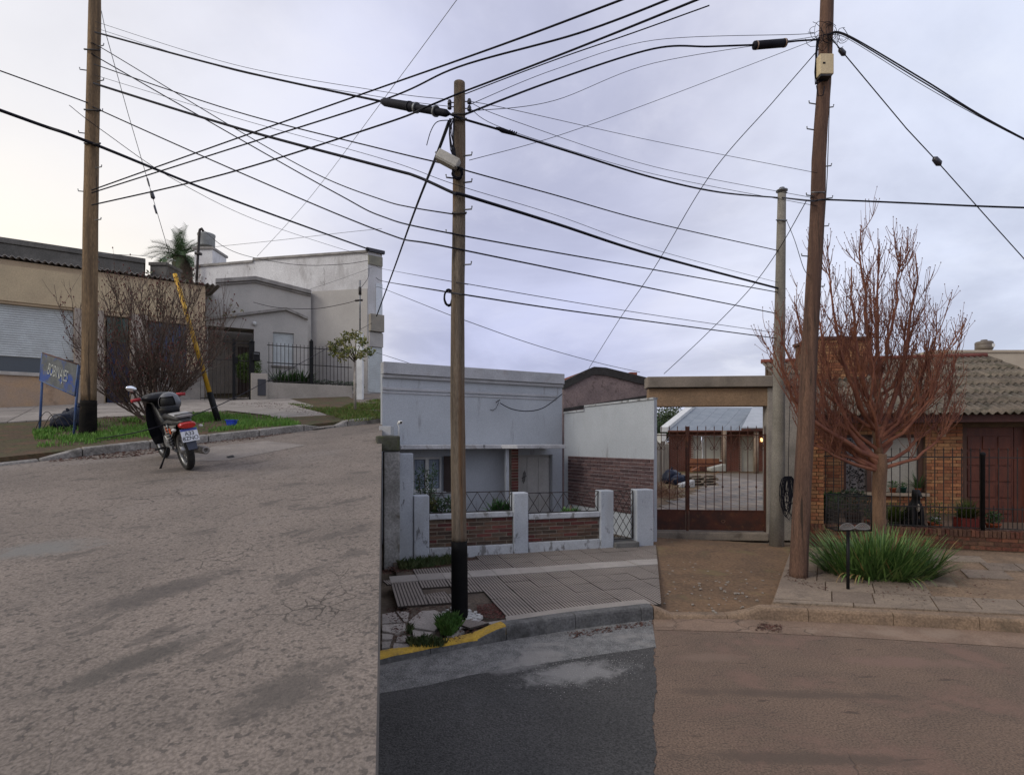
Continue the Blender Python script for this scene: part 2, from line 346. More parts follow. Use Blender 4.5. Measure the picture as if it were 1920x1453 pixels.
kerb_m = M('kerb_concrete', (.27, .25, .225), (.18, .165, .145), 4, .9, .4, 35, fine=.3, stain=((.07, .065, .055), 3.5, .5, .68, .7))
grass_m = leafmat('grass_green', (.075, .19, .022), (.12, .21, .035))
# right edge of the climbing street: retained above the lower street
E0, E1 = ramp(702, 1560), ramp(717.5, 745)
edir = (E1-E0); edir.z = 0; edir.normalize()
def edge_x(y): return E0.x+edir.x/edir.y*(y-E0.y)
def rp(x, y, dz=0): return Vector((x, y, rz(y, dz)))
K0, K1 = ramp(0, 873), ramp(715, 791)
kdir = (K1-K0); kdir.z = 0; kdir.normalize(); kn = Vector((-kdir.y, kdir.x, 0))   # kn points to the houses
def kp(s, t, dz=0):   # s metres along the kerb from K0, t metres towards the houses
    q = K0+kdir*s+kn*t; return Vector((q.x, q.y, rz(q.y, dz)))
sL = -14.0
def s_at(px, py):
    q = ramp(px, py, .12)-K0; return q.dot(kdir), q.dot(kn)
s_end = (K1-K0).dot(kdir)+.05
mb = MB(); ys = [.6+i*.8 for i in range(36)]; vs = []; fs = []
xs0 = [-30, -20, -14, -10, -7, -5, -3.5]
for y in ys:
    for x in xs0: vs.append(rp(min(x, edge_x(y)-.12), y))
    vs.append(rp(edge_x(y), y))
n = len(xs0)+1
fs = [(i*n+k, i*n+k+1, (i+1)*n+k+1, (i+1)*n+k) for i in range(len(ys)-1) for k in range(n-1)]
mb.add(vs, fs); tag(mb.build('road', road_l), kind='structure')
mb = MB()   # retaining wall that carries the climbing street above the lower one
for y0, y1 in zip(ys[:-1], ys[1:]):
    a, b = edge_x(y0), edge_x(y1)
    mb.hexa([(a-.12, y0, -.2), (a-.005, y0, -.2), (b-.005, y1, -.2), (b-.12, y1, -.2), (a-.12, y0, rz(y0)-.004), (a-.005, y0, rz(y0)-.004), (b-.005, y1, rz(y1)-.004), (b-.12, y1, rz(y1)-.004)])
tag(mb.build('retaining_wall', M('retaining_concrete', (.23, .205, .18), (.17, .15, .13), 2, .9, .3, 50)), 'rough concrete retaining wall along the edge of the climbing street', 'wall')
# pale concrete gutter slab by the kerb
mb = MB(); P = [ramp(*q) for q in ((330, 866), (428, 862), (574, 834), (500, 826), (400, 836))]
mb.add([p+Vector((0, 0, .004)) for p in P], [tuple(range(5))]); tag(mb.build('road_patch', M('pale_slab', (.235, .205, .178), (.195, .17, .148), 3, .9, .25, 45, fine=.2)), kind='structure')
mb = MB(); P = [ramp(*q) for q in ((424, 856), (437, 853), (440, 857), (428, 859))]
mb.add([p+Vector((0, 0, .009)) for p in P], [tuple(range(4))]); tag(mb.build('drain_hole', black), kind='structure')
# pavement, verges and the sloped drive
def poly_on_ramp(px, dz): return [ramp(x, y, dz) for x, y in px]
mb = MB(); mb.slab([kp(sL, .13, .10), kp(s_end+.1, .13, .10), kp(s_end+4.5, 9, .10), kp(s_end+3, 16, .10), kp(sL, 16, .10)], .3)
tag(mb.build('pavement', verge_soil), kind='structure'); pavement = bpy.data.objects['pavement']
s0, t0 = s_at(570, 796); s1, t1 = s_at(664, 789)
# kerb stones, one by one, dropped across the drive
def kerb_run(a, b, h0=.12, h1=.12):
    n = max(1, round((b-a)/1.0))
    for i in range(n):
        p, q = a+(b-a)*i/n+.006, a+(b-a)*(i+1)/n-.006; ha, hb = h0+(h1-h0)*i/n, h0+(h1-h0)*(i+1)/n
        m = MB().hexa([kp(p, 0, -.1), kp(q, 0, -.1), kp(q, .15, -.1), kp(p, .15, -.1), kp(p, .015, ha), kp(q, .015, hb), kp(q, .15, hb+.003), kp(p, .15, ha+.003)])
        m.build('kerb_stone', kerb_m, kerb, bev=.02)
kerb = tag(bpy.data.objects.new('kerb', None), kind='structure'); COL.objects.link(kerb)
sk = s_at(95, 860)[0]
kerb_run(sL, sk-2.6); kerb_run(sk-2.6, sk-2.1, .12, .03); kerb_run(sk-2.1, sk, .03, .03); kerb_run(sk, sk+.5, .03, .125); kerb_run(sk+.5, s0, .125, .12); kerb_run(s0, s0+.45, .12, .03); kerb_run(s0+.45, s1-.3, .03, .03); kerb_run(s1-.3, s1, .03, .12); kerb_run(s1, s_end)
drive_px = [(588, 803), (658, 793.5), (600, 772), (534, 756), (470, 751), (380, 750), (420, 768), (500, 777)]
mb = MB(); vs = []
for x, y in drive_px:
    q = ramp(x, y, .034 if (x, y) in drive_px[:2] else .124); vs.append(q)
mb.add(vs, [tuple(range(len(vs)))]); tag(mb.build('driveway', M('drive_concrete', (.285, .255, .225), (.23, .205, .18), 2.5, .9, .3, 45, fine=.2, stain=((.14, .12, .10), 2.5, .55, .72, .5))), kind='structure')
# pavement slabs between verge and shop, each its own piece
def slab_row(fr, u0, u1, v0, v1, step, dz, mat, name='slab', parent=None):
    u = u0
    while u < u1-.1:
        a, b = u+.008, min(u+step, u1)-.008
        ps = [fr.p(a, v1-.008, 0), fr.p(b, v1-.008, 0), fr.p(b, v0+.008, 0), fr.p(a, v0+.008, 0)]
        j = rng.uniform(-.006, .006); m = MB().slab([Vector((p.x, p.y, rz(p.y, dz)+j)) for p in ps], .05); m.build(name, mat, parent); u += step
SA, SB = ramp(63, 760, .12), ramp(385, 747, .12)
sf = Frame(SA, SB)
uL = -9.0; uR = sf.len
for k in range(4): slab_row(sf, uL, uR+2.2, .05+k*1.05, .05+(k+1)*1.05, 1.3, .122, pave_l, 'slab', pavement)
blade_polys = [[kp(sL, .2), kp(sk-2.8, .2), kp(sk-2.8, 1.5), kp(sL, 1.5)]]
g1 = [ramp(x, y, .12) for x, y in ((70, 838), (200, 826), (366, 810), (566, 795), (541, 785), (424, 773), (300, 776), (180, 787), (60, 806))]
g2 = [ramp(x, y, .12) for x, y in ((662, 790), (716, 781), (716, 771), (650, 766), (600, 760), (540, 757), (600, 771))]
g3 = [ramp(x, y, .12) for x, y in ((640, 763), (716, 767), (716, 748), (672, 752))]
from mathutils import noise as mnoise
zr = lambda x, y: rz(y, .10)
cl_fn = lambda x, y: min(1, max(.06, .62+1.7*mnoise.noise(Vector((x*.9, y*.9, 3)))))
blades('grass', [g1, blade_polys[0]], zr, 150000, .095, .0075, grass_m, 'short green grass on the verge under the left pole', 'grass', 3, clump=lambda x, y: min(1, max(.03, .5+2.6*mnoise.noise(Vector((x*1.1, y*1.1, 3)))+.8*mnoise.noise(Vector((x*4, y*4, 1))))))
blades('grass', [g2, g3], zr, 40000, .075, .008, leafmat('grass_patchy', (.07, .15, .02), (.13, .12, .035)), 'patchy grass around the small staked tree', 'grass', 5, clump=cl_fn)
def litter(name, px, n, size, dz, f, label, mat, seed):
    r = random.Random(seed); mb = MB(); P = [f(x, y, dz) for x, y in px]; xs = [p.x for p in P]; ys = [p.y for p in P]; k = 0
    while k < n:
        x, y = r.uniform(min(xs), max(xs)), r.uniform(min(ys), max(ys))
        if not in_poly(x, y, P): continue
        z = (rz(y, dz) if f is ramp else dz)+r.uniform(.004, .018); leaf(mb, r, Vector((x, y, z)), size*r.uniform(.5, 1.3), .6, 0); k += 1
    for i, p in enumerate(mb.v):
        zz = (rz(p[1], dz) if f is ramp else dz); mb.v[i] = (p[0], p[1], zz+.003+abs(p[2]-zz)*.35)
    return tag(mb.build(name, mat), label, 'dead leaves', None, 'stuff')
litter('dead_leaves', ((90, 866), (250, 856), (300, 848), (300, 836), (200, 842), (100, 860)), 900, .05, 0, ramp, 'brown dead leaves drifted along the left kerb', leaf_litter, 1)
litter('dead_leaves', ((365, 833), (460, 826), (556, 810), (540, 806), (430, 818), (365, 826)), 700, .05, 0, ramp, 'dark dead leaves in the gutter beyond the motorbike', leaf_litter, 2)
litter('dead_leaves', ((190, 790), (285, 800), (290, 782), (190, 780)), 500, .05, .12, ramp, 'dead leaves under the bare bush', leaf_litter, 3)
litter('dead_leaves', ((420, 756), (520, 768), (660, 790), (600, 766), (500, 752)), 420, .045, .125, ramp, 'reddish leaves strewn over the drive', leaf_litter, 4)

# ---------------------------------------------------------------- shop with the roller shutter
tan = M('tan_render', (.47, .36, .235), (.41, .315, .21), 1.4, .9, .12, 40, stain=((.28, .19, .13), 1.3, .55, .75, .5), stain2=((.22, .19, .16), 2.2, .62, .78, .4, (1, 1, .4)))
shop = thing('shop_building', 'tan single-storey shop with white roller shutter and corrugated roof edge', 'building', sf.p(0, 0, rz(SA.y)))
ZT = 6.95
zb = rz(SB.y)-.9
def R4(fr, x0, y0, x1, y1, v=0): return fr.rect(x0, y0, x1, y1, v)
h1 = list(R4(sf, 63, 577, 138, 700)); h1[0] = uL+2.0
h1b = [uL+.4, uL+1.4, h1[2]-1.0, h1[3]]
h2 = list(R4(sf, 197, 592, 243, 742)); h2[2] = rz(sf.p(h2[0], 0, 0).y, .13)
h3 = R4(sf, 272, 603, 350, 690)
mb = MB(); holes_wall(mb, sf, uL, uR, zb, ZT, [h1, h1b, h2, h3], -.25, 0); mb.build('wall', tan, shop)
MB().box((uL, -6, zb), (uL+.25, -.26, ZT), sf).box((uR-.25, -6, zb), (uR, -.26, ZT), sf).box((uL+.26, -6, zb), (uR-.26, -5.7, ZT), sf).build('wall', tan, shop)
# rendered band above the openings, proud of the wall
MB().box((uL, .002, h1[3]+.06), (uR-.3, .045, ZT-.15), sf).build('fascia', M('tan_fascia', (.50, .395, .25), (.44, .35, .225), 1.2, .9, .1, 40, stain=((.34, .25, .17), 1.1, .56, .75, .5)), shop, bev=.008)
MB().box((uL, .002, zb), (h2[0]-.12, .03, h1[2]-.1), sf).build('dado', M('tan_dado', (.40, .27, .165), (.34, .25, .18), 2, .9, .15, 40, stain=((.2, .14, .1), 3, .55, .7, .6)), shop, bev=.006)
for a, b in ((h1[1]+.02, h1[1]+.32), (h2[0]-.30, h2[0]-.02), (h2[1]+.03, h2[1]+.45)): MB().box((a, .004, zb), (b, .06, h1[3]+.055), sf).build('pilaster', M('pilaster_grey', (.36, .31, .26), (.30, .25, .2), 3, .9, .2, 40), shop, bev=.008)
MB().box((uR-1.35, .003, zb), (uR-.02, .035, rz(sf.p(uR, 0, 0).y)+.95), sf).build('plinth', M('bare_cement', (.27, .245, .215), (.21, .195, .175), 2.5, .9, .2, 40, stain=((.36, .35, .33), 3.5, .58, .7, .7)), shop, bev=.01)
shut = M('shutter_white', (.52, .55, .54), (.46, .48, .47), 3, .5, .05, 40, stain=((.30, .29, .27), 2, .6, .78, .4, (1, 1, .3)))
sl_b = h1[2]+.42; nsl = 22; sh = MB().box((h1[0], -.2, sl_b), (h1[1], -.17, h1[3]), sf).build('shutter', shut, shop)
slat = MB().box((-.5, -.5, -.5), (.5, .5, .5)).mesh('slat'); slat.materials.append(shut)
for i in range(nsl):
    z = sl_b+(h1[3]-sl_b)*(i+.5)/nsl; piece('slat', slat, None, sh, sf.p((h1[0]+h1[1])/2, -.155, z), sf.rot(), (h1[1]-h1[0]-.02, .03, (h1[3]-sl_b)/nsl-.012))
MB().box((h1[0], -.24, h1[2]), (h1[1], -.21, sl_b), sf).build('window_pane', glass('dark_glass'), shop)
MB().box((h1[0]-.05, -.2, h1[2]-.1), (h1[1]+.03, .09, h1[2]-.005), sf).build('window_sill', M('pale_sill', (.42, .39, .35), (.36, .33, .29), 4), shop, bev=.01)
door = MB().box((h2[0]+.04, -.2, h2[2]), (h2[1]-.04, -.16, h2[2]+1.75), sf).build('door', M('blue_door', (.012, .02, .065), (.009, .014, .045), 3, .5, .05), shop)
for a in (0, 1): MB().box((h2[0]+.1+a*.42, -.16, h2[2]+.15), (h2[0]+.42+a*.42, -.145, h2[2]+1.55), sf).build('door_panel', bpy.data.materials['blue_door'], door, bev=.01)
MB().box((h2[0]+.04, -.2, h2[2]+1.78), (h2[1]-.04, -.17, h2[3]), sf).build('transom_pane', glass('green_glass', (.01, .045, .03)), shop)
MB().box((h3[0], -.22, h3[2]), (h3[1], -.19, h3[3]), sf).build('window_pane', glass('window_dark', (.025, .03, .045)), shop)
blue_frame = M('blue_frame', (.05, .07, .16), (.04, .05, .11), 5, .5)
for k in range(7): MB().box((h3[0]+(h3[1]-h3[0])*k/6-.02, -.16, h3[2]), (h3[0]+(h3[1]-h3[0])*k/6+.02, -.12, h3[3]), sf).build('window_bar', blue_frame, shop)
MB().box((h3[0]-.06, -.1, h3[2]-.1), (h3[1]+.06, .08, h3[2]-.004), sf).build('window_sill', bpy.data.materials['pale_sill'], shop, bev=.01)
# corrugated roof sheets with a wavy edge over the facade
cor = M('grey_corrugated', (.36, .335, .31), (.26, .24, .22), 3, .75, .2, 40, stain=((.09, .075, .06), 4, .5, .7, .6))
def corrugated(fr, u0, u1, v0, v1, z0, z1, pitch=.14, amp=.028, th=.012, per=8):
    n = int((u1-u0)/pitch*per); vs = []; fs = []
    for i in range(n+1):
        u = u0+(u1-u0)*i/n; w = amp*math.sin(2*math.pi*(u-u0)/pitch)
        vs += [fr.p(u, v0, z0+w), fr.p(u, v1, z1+w), fr.p(u, v1, z1+w-th), fr.p(u, v0, z0+w-th)]
    for i in range(n):
        a = 4*i; b = a+4; fs += [(a, a+1, b+1, b), (a+1, a+2, b+2, b+1), (a+2, a+3, b+3, b+2), (a+3, a, b, b+3)]
    return MB().add(vs, fs, True)
nsh = 9
for i in range(nsh):
    a = uL-.1+(uR+.5-uL)*i/nsh; b = uL-.1+(uR+.5-uL)*(i+1)/nsh+.05
    corrugated(sf, a, b, -5.9, .14, ZT+.75+(i % 2)*.012, ZT+.06+(i % 2)*.012).build('roof_sheet', cor, shop)
# dark block-built upper wall behind the shop
bf = sf.off(-6.4); u0, z1 = bf.uv(70, 448); u1, _ = bf.uv(270, 488)
tall = thing('concrete_building', 'dark weathered concrete building rising behind the tan shop', 'building', bf.p(u0, 0, zb))
dk = M('dark_cement', (.14, .13, .115), (.095, .09, .08), 1.5, .95, .35, 30, fine=.25, stain=((.20, .19, .17), 1.6, .55, .7, .5, (1, 1, 3)), stain2=((.05, .05, .045), 1, .55, .75, .7, (1, 1, .4)))
zt2 = (z1+bf.uv(270, 490)[1])/2
MB().box((u0-7, -5, zb), (u1, 0, zt2-.2), bf).build('wall', dk, tall, bev=.02)
MB().box((u0-7, -5.05, zt2-.198), (u1+.05, .06, zt2), bf).build('parapet', dk, tall, bev=.02)
c0 = ray(293, 497, 23.0); c1 = ray(323, 497, 23.0)
tag(MB().box((c0.x, 22.6, 3), (c1.x, 23.6, c0.z)).box((c0.x-.04, 22.55, c0.z-.13), (c1.x+.04, 23.65, c0.z+.003)).build('chimney_block', dk, None, bev=.02), 'small dark masonry block on the roof beside the palm', 'chimney')

# ---------------------------------------------------------------- grey house with pediments
grey = M('grey_render', (.43, .405, .37), (.38, .36, .33), 1.2, .9, .1, 50, stain=((.25, .235, .215), 1.2, .55, .75, .45, (1, 1, .5)))
grey_d = M('grey_cornice', (.30, .28, .255), (.22, .205, .19), 2.5, .9, .2, 40, stain=((.11, .1, .09), 3, .5, .7, .7))
hA, hB = ray(404, 527, 19.8), ray(583, 548, 21.25); hf = Frame(hA, hB)       # upper parapet plane
house = thing('grey_house', 'grey rendered house with low pediment, porch and white window shutter', 'house', (hA.x, hA.y, rz(hA.y)))
pl = [hf.uv(x, y) for x, y in ((385, 545), (404, 527), (479, 522), (583, 548))]; ub = hf.uv(583, 600)[0]
MB().prism([(pl[0][0]-.2, 3), (ub, 3), pl[3], pl[2], pl[1], (pl[1][0], pl[0][1]), (pl[0][0]-.2, pl[0][1])], -3.2, 0, hf).build('wall', grey, house)
def strip_along(fr, pts, h, v0, v1):  # moulding following a broken line of (u, z)
    m = MB()
    for (a, za), (b, zb_) in zip(pts[:-1], pts[1:]):
        m.hexa([fr.p(a, v0, za-h), fr.p(b, v0, zb_-h), fr.p(b, v1, zb_-h), fr.p(a, v1, za-h), fr.p(a, v0, za), fr.p(b, v0, zb_), fr.p(b, v1, zb_), fr.p(a, v1, za)])
    return m
pu = pl[1:]
strip_along(hf, [(u, z+.06) for u, z in pu], .14, -.3, .17).build('cornice', grey_d, house, bev=.01)
strip_along(hf, [(u, z-.083) for u, z in pu], .07, .002, .09).build('cornice_moulding', grey_d, house, bev=.01)
# porch front with gable
pf = hf.off(1.5)
g = [pf.uv(x, y) for x, y in ((386, 597), (536, 578), (577, 596))]
op = R4(pf, 390, 613, 476, 740); wi = list(R4(pf, 512, 623, 551, 684))
zbase = rz(pf.o.y)-.3; m = MB()
uA, uB = g[0][0], g[2][0]
holes_wall(m, pf, uA, uB, zbase, min(g[0][1], g[2][1])-.02, [[op[0], op[1], zbase, op[3]], wi], -.22, 0)
m.prism([(uA, min(g[0][1], g[2][1])-.02), (uB, min(g[0][1], g[2][1])-.02), g[2], g[1], g[0]], -.22, 0, pf)
m.build('porch_wall', grey, house)
strip_along(pf, [(u, z+.03) for u, z in g], .1, -.3, .12).build('gable_moulding', grey_d, house, bev=.01)
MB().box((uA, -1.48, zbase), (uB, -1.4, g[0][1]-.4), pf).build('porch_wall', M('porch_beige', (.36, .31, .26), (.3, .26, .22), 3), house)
MB().box((uB-.2, -1.38, zbase), (uB, -.23, g[2][1]-.15), pf).build('wall', grey, house)
MB().box((op[1]+.02, -1.38, zbase), (op[1]+.14, -.23, g[2][1]-.15), pf).build('porch_partition', grey, house)
MB().box((uA-.2, -1.39, op[3]+.1), (uB, -.24, op[3]+.2), pf).build('porch_ceiling', grey, house)
dd = MB().box((op[0]+.9, -1.39, zbase), (op[0]+1.7, -1.36, zbase+2.3), pf).build('door', M('brown_door', (.09, .06, .045), (.07, .045, .035), 4, .6), house)
ws = M('white_blind', (.62, .65, .68), (.55, .58, .6), 3, .5, .05)
wb = MB().box((wi[0], -.13, wi[2]), (wi[1], -.11, wi[3]), pf).build('window_blind', ws, house)
for i in range(20): piece('blind_slat', BAR_W if 'BAR_W' in globals() else slat, None, wb, pf.p((wi[0]+wi[1])/2, -.1, wi[2]+(wi[3]-wi[2])*(i+.5)/20), pf.rot(), (wi[1]-wi[0]-.02, .02, (wi[3]-wi[2])/20-.008))
MB().box((wi[0]-.06, -.1, wi[2]-.07), (wi[1]+.06, .07, wi[2]-.004), pf).build('window_sill', grey_d, house, bev=.008)
q = pf.uv(477, 603); MB().lathe([(.0, 0), (.06, .02), (.075, .07), (.05, .12), (0, .13)], pf.p(q[0], .0, q[1]-.06), 12, pf.n).build('porch_lamp', white_wood, house)
# ---------------------------------------------------------------- tall house beside it
tA, tB, tC = ray(366, 492, 22.4), ray(690, 470, 21.0), ray(716.5, 476, 21.35)
tf = Frame(tA, tB); ff = Frame(tB, tC); ztop = tB.z
th = thing('two_storey_house', 'tall house with peeling white side wall and grey painted strip', 'house', (tB.x, tB.y, rz(tB.y)))
peel = M('peeling_white', (.60, .59, .58), (.50, .485, .475), .9, .9, .2, 30, fine=.15, stain=((.27, .25, .235), 1.5, .5, .7, .6, (1, 1, .35)), stain2=((.16, .145, .13), 5, .6, .7, .6, (1, 1, .45)))
m = MB(); n0 = tf.len
m.prism([(0, 3), (n0, 3), (n0, ztop), (2.6, ztop-.0), (2.6, ztop-.08), (0, ztop-.12)], -.2, 0, tf); m.build('wall', peel, th)
bk_ = [tA+tf.n*-.21, tB+tf.n*-.21, ray(714.5, 470, 21.7), ray(715, 470, 28), ray(380, 470, 29)]; MB().slab([Vector((p.x, p.y, ztop-.15)) for p in bk_], ztop-4).build('wall', peel, th)
strip_along(tf, [(0, ztop-.1), (2.6, ztop-.06), (2.61, ztop+.02), (n0, ztop+.03)], .09, -.2, .06).build('wall_coping', grey_d, th, bev=.01)
q = tf.uv(586, 546); q2 = tf.uv(688, 546)
MB().box((q[0], .002, 3), (n0-.02, .02, q[1]), tf).build('painted_strip', M('grey_paint', (.42, .395, .36), (.38, .355, .325), 1, .9, .08, 50), th)
FW = ff.len
MB().box((.003, -.15, 3), (FW, 0, ztop), ff).build('facade', M('front_white', (.55, .54, .54), (.48, .47, .46), 1.5, .85, .1), th)
MB().box((-.1, .002, ztop-.02), (FW+.06, .12, ztop+.1), ff).build('cornice', M('dark_cap', (.07, .07, .08), (.05, .05, .055), 3), th)
zq = lambda y: ff.uv(703, y)[1]
MB().box((0, .004, zq(497)), (FW, .05, zq(480)), ff).build('olive_band', M('olive_band', (.25, .235, .18), (.2, .19, .15), 3), th)
MB().box((FW*.55, .004, zq(592)), (FW, .03, zq(530)), ff).build('window_shutter', ws, th)
MB().box((.02, .004, zq(622)), (FW, .2, zq(590)), ff).build('balcony_front', M('beige_band', (.30, .27, .22), (.25, .225, .19), 3), th, bev=.01)
MB().box((.02, .004, zq(650)), (FW, .1, zq(624)), ff).build('lintel', M('beige_lintel', (.40, .38, .35), (.34, .32, .3), 3), th)
gs = MB().box((.0, .004, zq(735)), (FW, .02, zq(651)), ff).build('garage_shutter', ws, th)
for i in range(24): piece('shutter_slat', slat, None, gs, ff.p(FW/2, .03, zq(735)+(zq(651)-zq(735))*(i+.5)/24), ff.rot(), (FW-.02, .025, (zq(651)-zq(735))/24-.012))
wp = ramp(675, 741, .12)
wall_pier = tag(MB().box((wp.x-.09, wp.y-.1, rz(wp.y)-.1), (wp.x+.1, wp.y+.1, ray(675, 622, wp.y).z)).build('boundary_pier', white_wood, None, bev=.01), 'narrow white rendered pier between fence and garage shutter', 'pier')
sp = thing('service_mast', 'thin steel service mast with crossarm standing on the white pier', 'mast', ray(675, 622, wp.y))
MB().tube([ray(675, 622, wp.y+.1), ray(675, 525, wp.y+.1)], .025, 8).build('pole', galv, sp)
MB().tube([ray(666, 563, wp.y+.1), ray(680, 562, wp.y+.1)], .035, 6).build('crossarm', iron, sp)
MB().lathe([(.05, 0), (.05, .25), (0, .28)], ray(675, 552, wp.y+.1), 8).build('weather_cap', iron, sp)
# ---------------------------------------------------------------- water tank tower, mast, palm
twd = 22.9; a, b = ray(364, 467, twd), ray(399, 467, twd)
tw = thing('tank_tower', 'whitewashed masonry tower carrying a water tank beside the palm', 'tower', (a.x, twd, 5))
MB().box((a.x, twd, 4), (b.x, twd+1.1, a.z), None).build('shaft', peel, tw, bev=.02)
MB().box((a.x-.05, twd-.05, a.z+.002), (b.x+.05, twd+1.15, a.z+.1), None).build('cap', grey_d, tw, bev=.01)
tc_ = ray(387, 467, twd+.55); r_ = 15/F*twd
wt = MB().lathe([(r_*.96, .105), (r_, .14), (r_, .54), (r_*1.05, .56), (r_*1.05, .62), (r_*.9, .64), (0, .68)], tc_-Vector((0, 0, .0)), 24).build('water_tank', M('asbestos_tank', (.30, .31, .30), (.23, .235, .225), 3, .8, .1, 40, stain=((.14, .14, .13), 2.5, .52, .7, .6, (1, 1, .4))))
tag(wt, 'grey cylindrical water tank standing on the whitewashed tower', 'water tank')
ms = thing('roof_mast', 'rusty bent pipe mast in front of the tank tower', 'mast', ray(367, 535, 22.2))
MB().tube([ray(367, 560, 22.2), ray(371, 480, 22.2), ray(374, 434, 22.2), ray(375, 430, 22.2), ray(378, 428, 22.2), ray(381, 433, 22.2)], .05, 8).build('pole', iron, ms)
MB().tube([ray(366, 474, 22.15), ray(378, 476, 22.15)], .06, 6).build('crossarm', iron, ms)
pd = 30; ptop = ray(338, 482, pd); palm = thing('palm_tree', 'date palm with arching fronds behind the shop roof', 'palm tree', (ptop.x+.2, pd, rz(pd)))
MB().tube([(ptop.x+.3, pd, rz(pd)-.5), (ptop.x+.25, pd, rz(pd)+3), (ptop.x+.1, pd, ptop.z-.6), ptop], [.42, .4, .5, .34], 12).build('trunk', M('palm_trunk', (.10, .075, .05), (.06, .045, .03), 8, .9, .6, 20, fine=.3), palm)
fm = leafmat('palm_green', (.045, .085, .03), (.08, .12, .05)); r = random.Random(11)
for i in range(46):
    el = r.uniform(-.25, 1.45); az = r.uniform(0, 6.283); L = 1.75*r.uniform(.8, 1.05); d = Vector((math.cos(az)*math.cos(el), math.sin(az)*math.cos(el), math.sin(el)))
    p = ptop.copy(); m = MB(); pts = []; seg = 12
    for k in range(seg+1):
        pts.append(p.copy()); p = p+d*(L/seg); d = (d+Vector((0, 0, -.085-.05*(1-el/1.5)))).normalized()
    m.tube(pts, [.025*(1-k/(seg+1)) for k in range(seg+1)], 4)
    for k in range(2, seg+1):
        t = (pts[k]-pts[k-1]).normalized(); sd = t.cross(Vector((0, 0, 1))).normalized(); up = sd.cross(t)
        for s_ in (-1, 1):
            for w in (0, .5):
                q = pts[k-1].lerp(pts[k], w); e = q+(t*.55+sd*s_*.8+up*.3).normalized()*(.42*math.sin(min(1, k/seg+.12)*2.6)+.12)
                m.add([q-t*.02, q+t*.02, e], [(0, 1, 2)])
    m.build('frond', fm, palm)
# ---------------------------------------------------------------- front fence of the grey house
fA, fB = ramp(467, 748, .12), ramp(660, 741, .12); fe = Frame(fA, fB)
fence = thing('iron_fence', 'black iron bar fence with gate in front of grey house', 'fence', (fA.x, fA.y, rz(fA.y)))
lw = thing('garden_wall', 'low rendered wall with meter box under the iron fence', 'wall', (fA.x, fA.y, rz(fA.y)))
u0 = fe.uv(500, 745)[0]; u1 = fe.uv(660, 742)[0]; zt = fe.uv(580, 719.5)[1]; render = M('pale_render', (.37, .33, .285), (.31, .28, .24), 2, .9, .12, 45, stain=((.2, .175, .15), 2.5, .55, .75, .5))
MB().box((u0, -.12, 3), (u1, .06, zt), fe).build('wall', render, lw, bev=.012)
pu0, pu1 = fe.uv(470, 740)[0], fe.uv(501, 740)[0]; pz = fe.uv(486, 700)[1]
MB().box((pu0, -.2, 3), (pu1, .14, pz), fe).build('meter_pillar', render, lw, bev=.012)
q = R4(fe, 483, 710, 498.5, 741, .14)
MB().box((q[0], .142, q[2]), (q[1], .165, q[3]), fe).build('meter_door', M('meter_grey', (.05, .05, .058), (.04, .04, .046), 4, .5), lw, bev=.006)
def ironbar(fr, u, v, z0, z1, w, parent, name='bar'): piece(name, BAR, iron, parent, fr.p(u, v, (z0+z1)/2), fr.rot(), (w, w, z1-z0))
ztf = fe.uv(560, 645)[1]; zr1 = fe.uv(560, 650)[1]; zr2 = fe.uv(560, 682)[1]
uu = pu1+.05
while uu < u1-.02: ironbar(fe, uu, -.03, zt, ztf, .016, fence); uu += .115
for z in (zr1, zr2, zt+.05): MB().box((pu1, -.05, z-.012), (u1, -.015, z+.012), fe).build('rail', iron, fence)
for px, w, zlo in ((472, .15, rz(fA.y)), (584, .11, zt)):
    u = fe.uv(px, 700)[0]; t = fe.uv(px, 641)[1]
    MB().box((u-w/2, -.03-w/2, zlo), (u+w/2, -.03+w/2, t), fe).build('post', black, fence, bev=.006)
    MB().lathe([(w*.6, 0), (w*.6, .03), (0, .12)], fe.p(u, -.03, t), 8).build('finial', black, fence)
# gate of thinner bars up to the thick post
ug = fe.uv(376, 740)[0]; up_ = fe.uv(472, 740)[0]; zg = lambda u: rz(fe.p(u, 0, 0).y)+.16
uu = ug
while uu < up_-.08: ironbar(fe, uu, -.03, zg(uu), ztf-.02, .014, fence); uu += .105
for z in (zr1, zr2, zg(ug)+.06): MB().box((ug, -.045, z-.014), (up_-.08, -.015, z+.014), fe).build('rail', iron, fence)
um = fe.uv(439, 740)[0]; MB().box((um-.04, -.06, zg(um)-.05), (um+.04, .0, ztf+.02), fe).build('gate_stile', black, fence)
MB().box((um-.0, -.0, zr2-.1), (um+.1, .05, zr2+.1), fe).build('gate_lock', black, fence)
um = fe.uv(480, 700)[0]; mz = fe.uv(480, 677)[1]
mbx = MB().box((um-.1, .05, mz), (um+.1, .17, mz+.28), fe).build('mailbox', black, None, bev=.02); tag(mbx, 'black metal letterbox fixed to the thick gate post', 'mailbox')
MB().box((um-.07, .171, mz+.2), (um+.07, .18, mz+.23), fe).build('slot', galv, mbx)
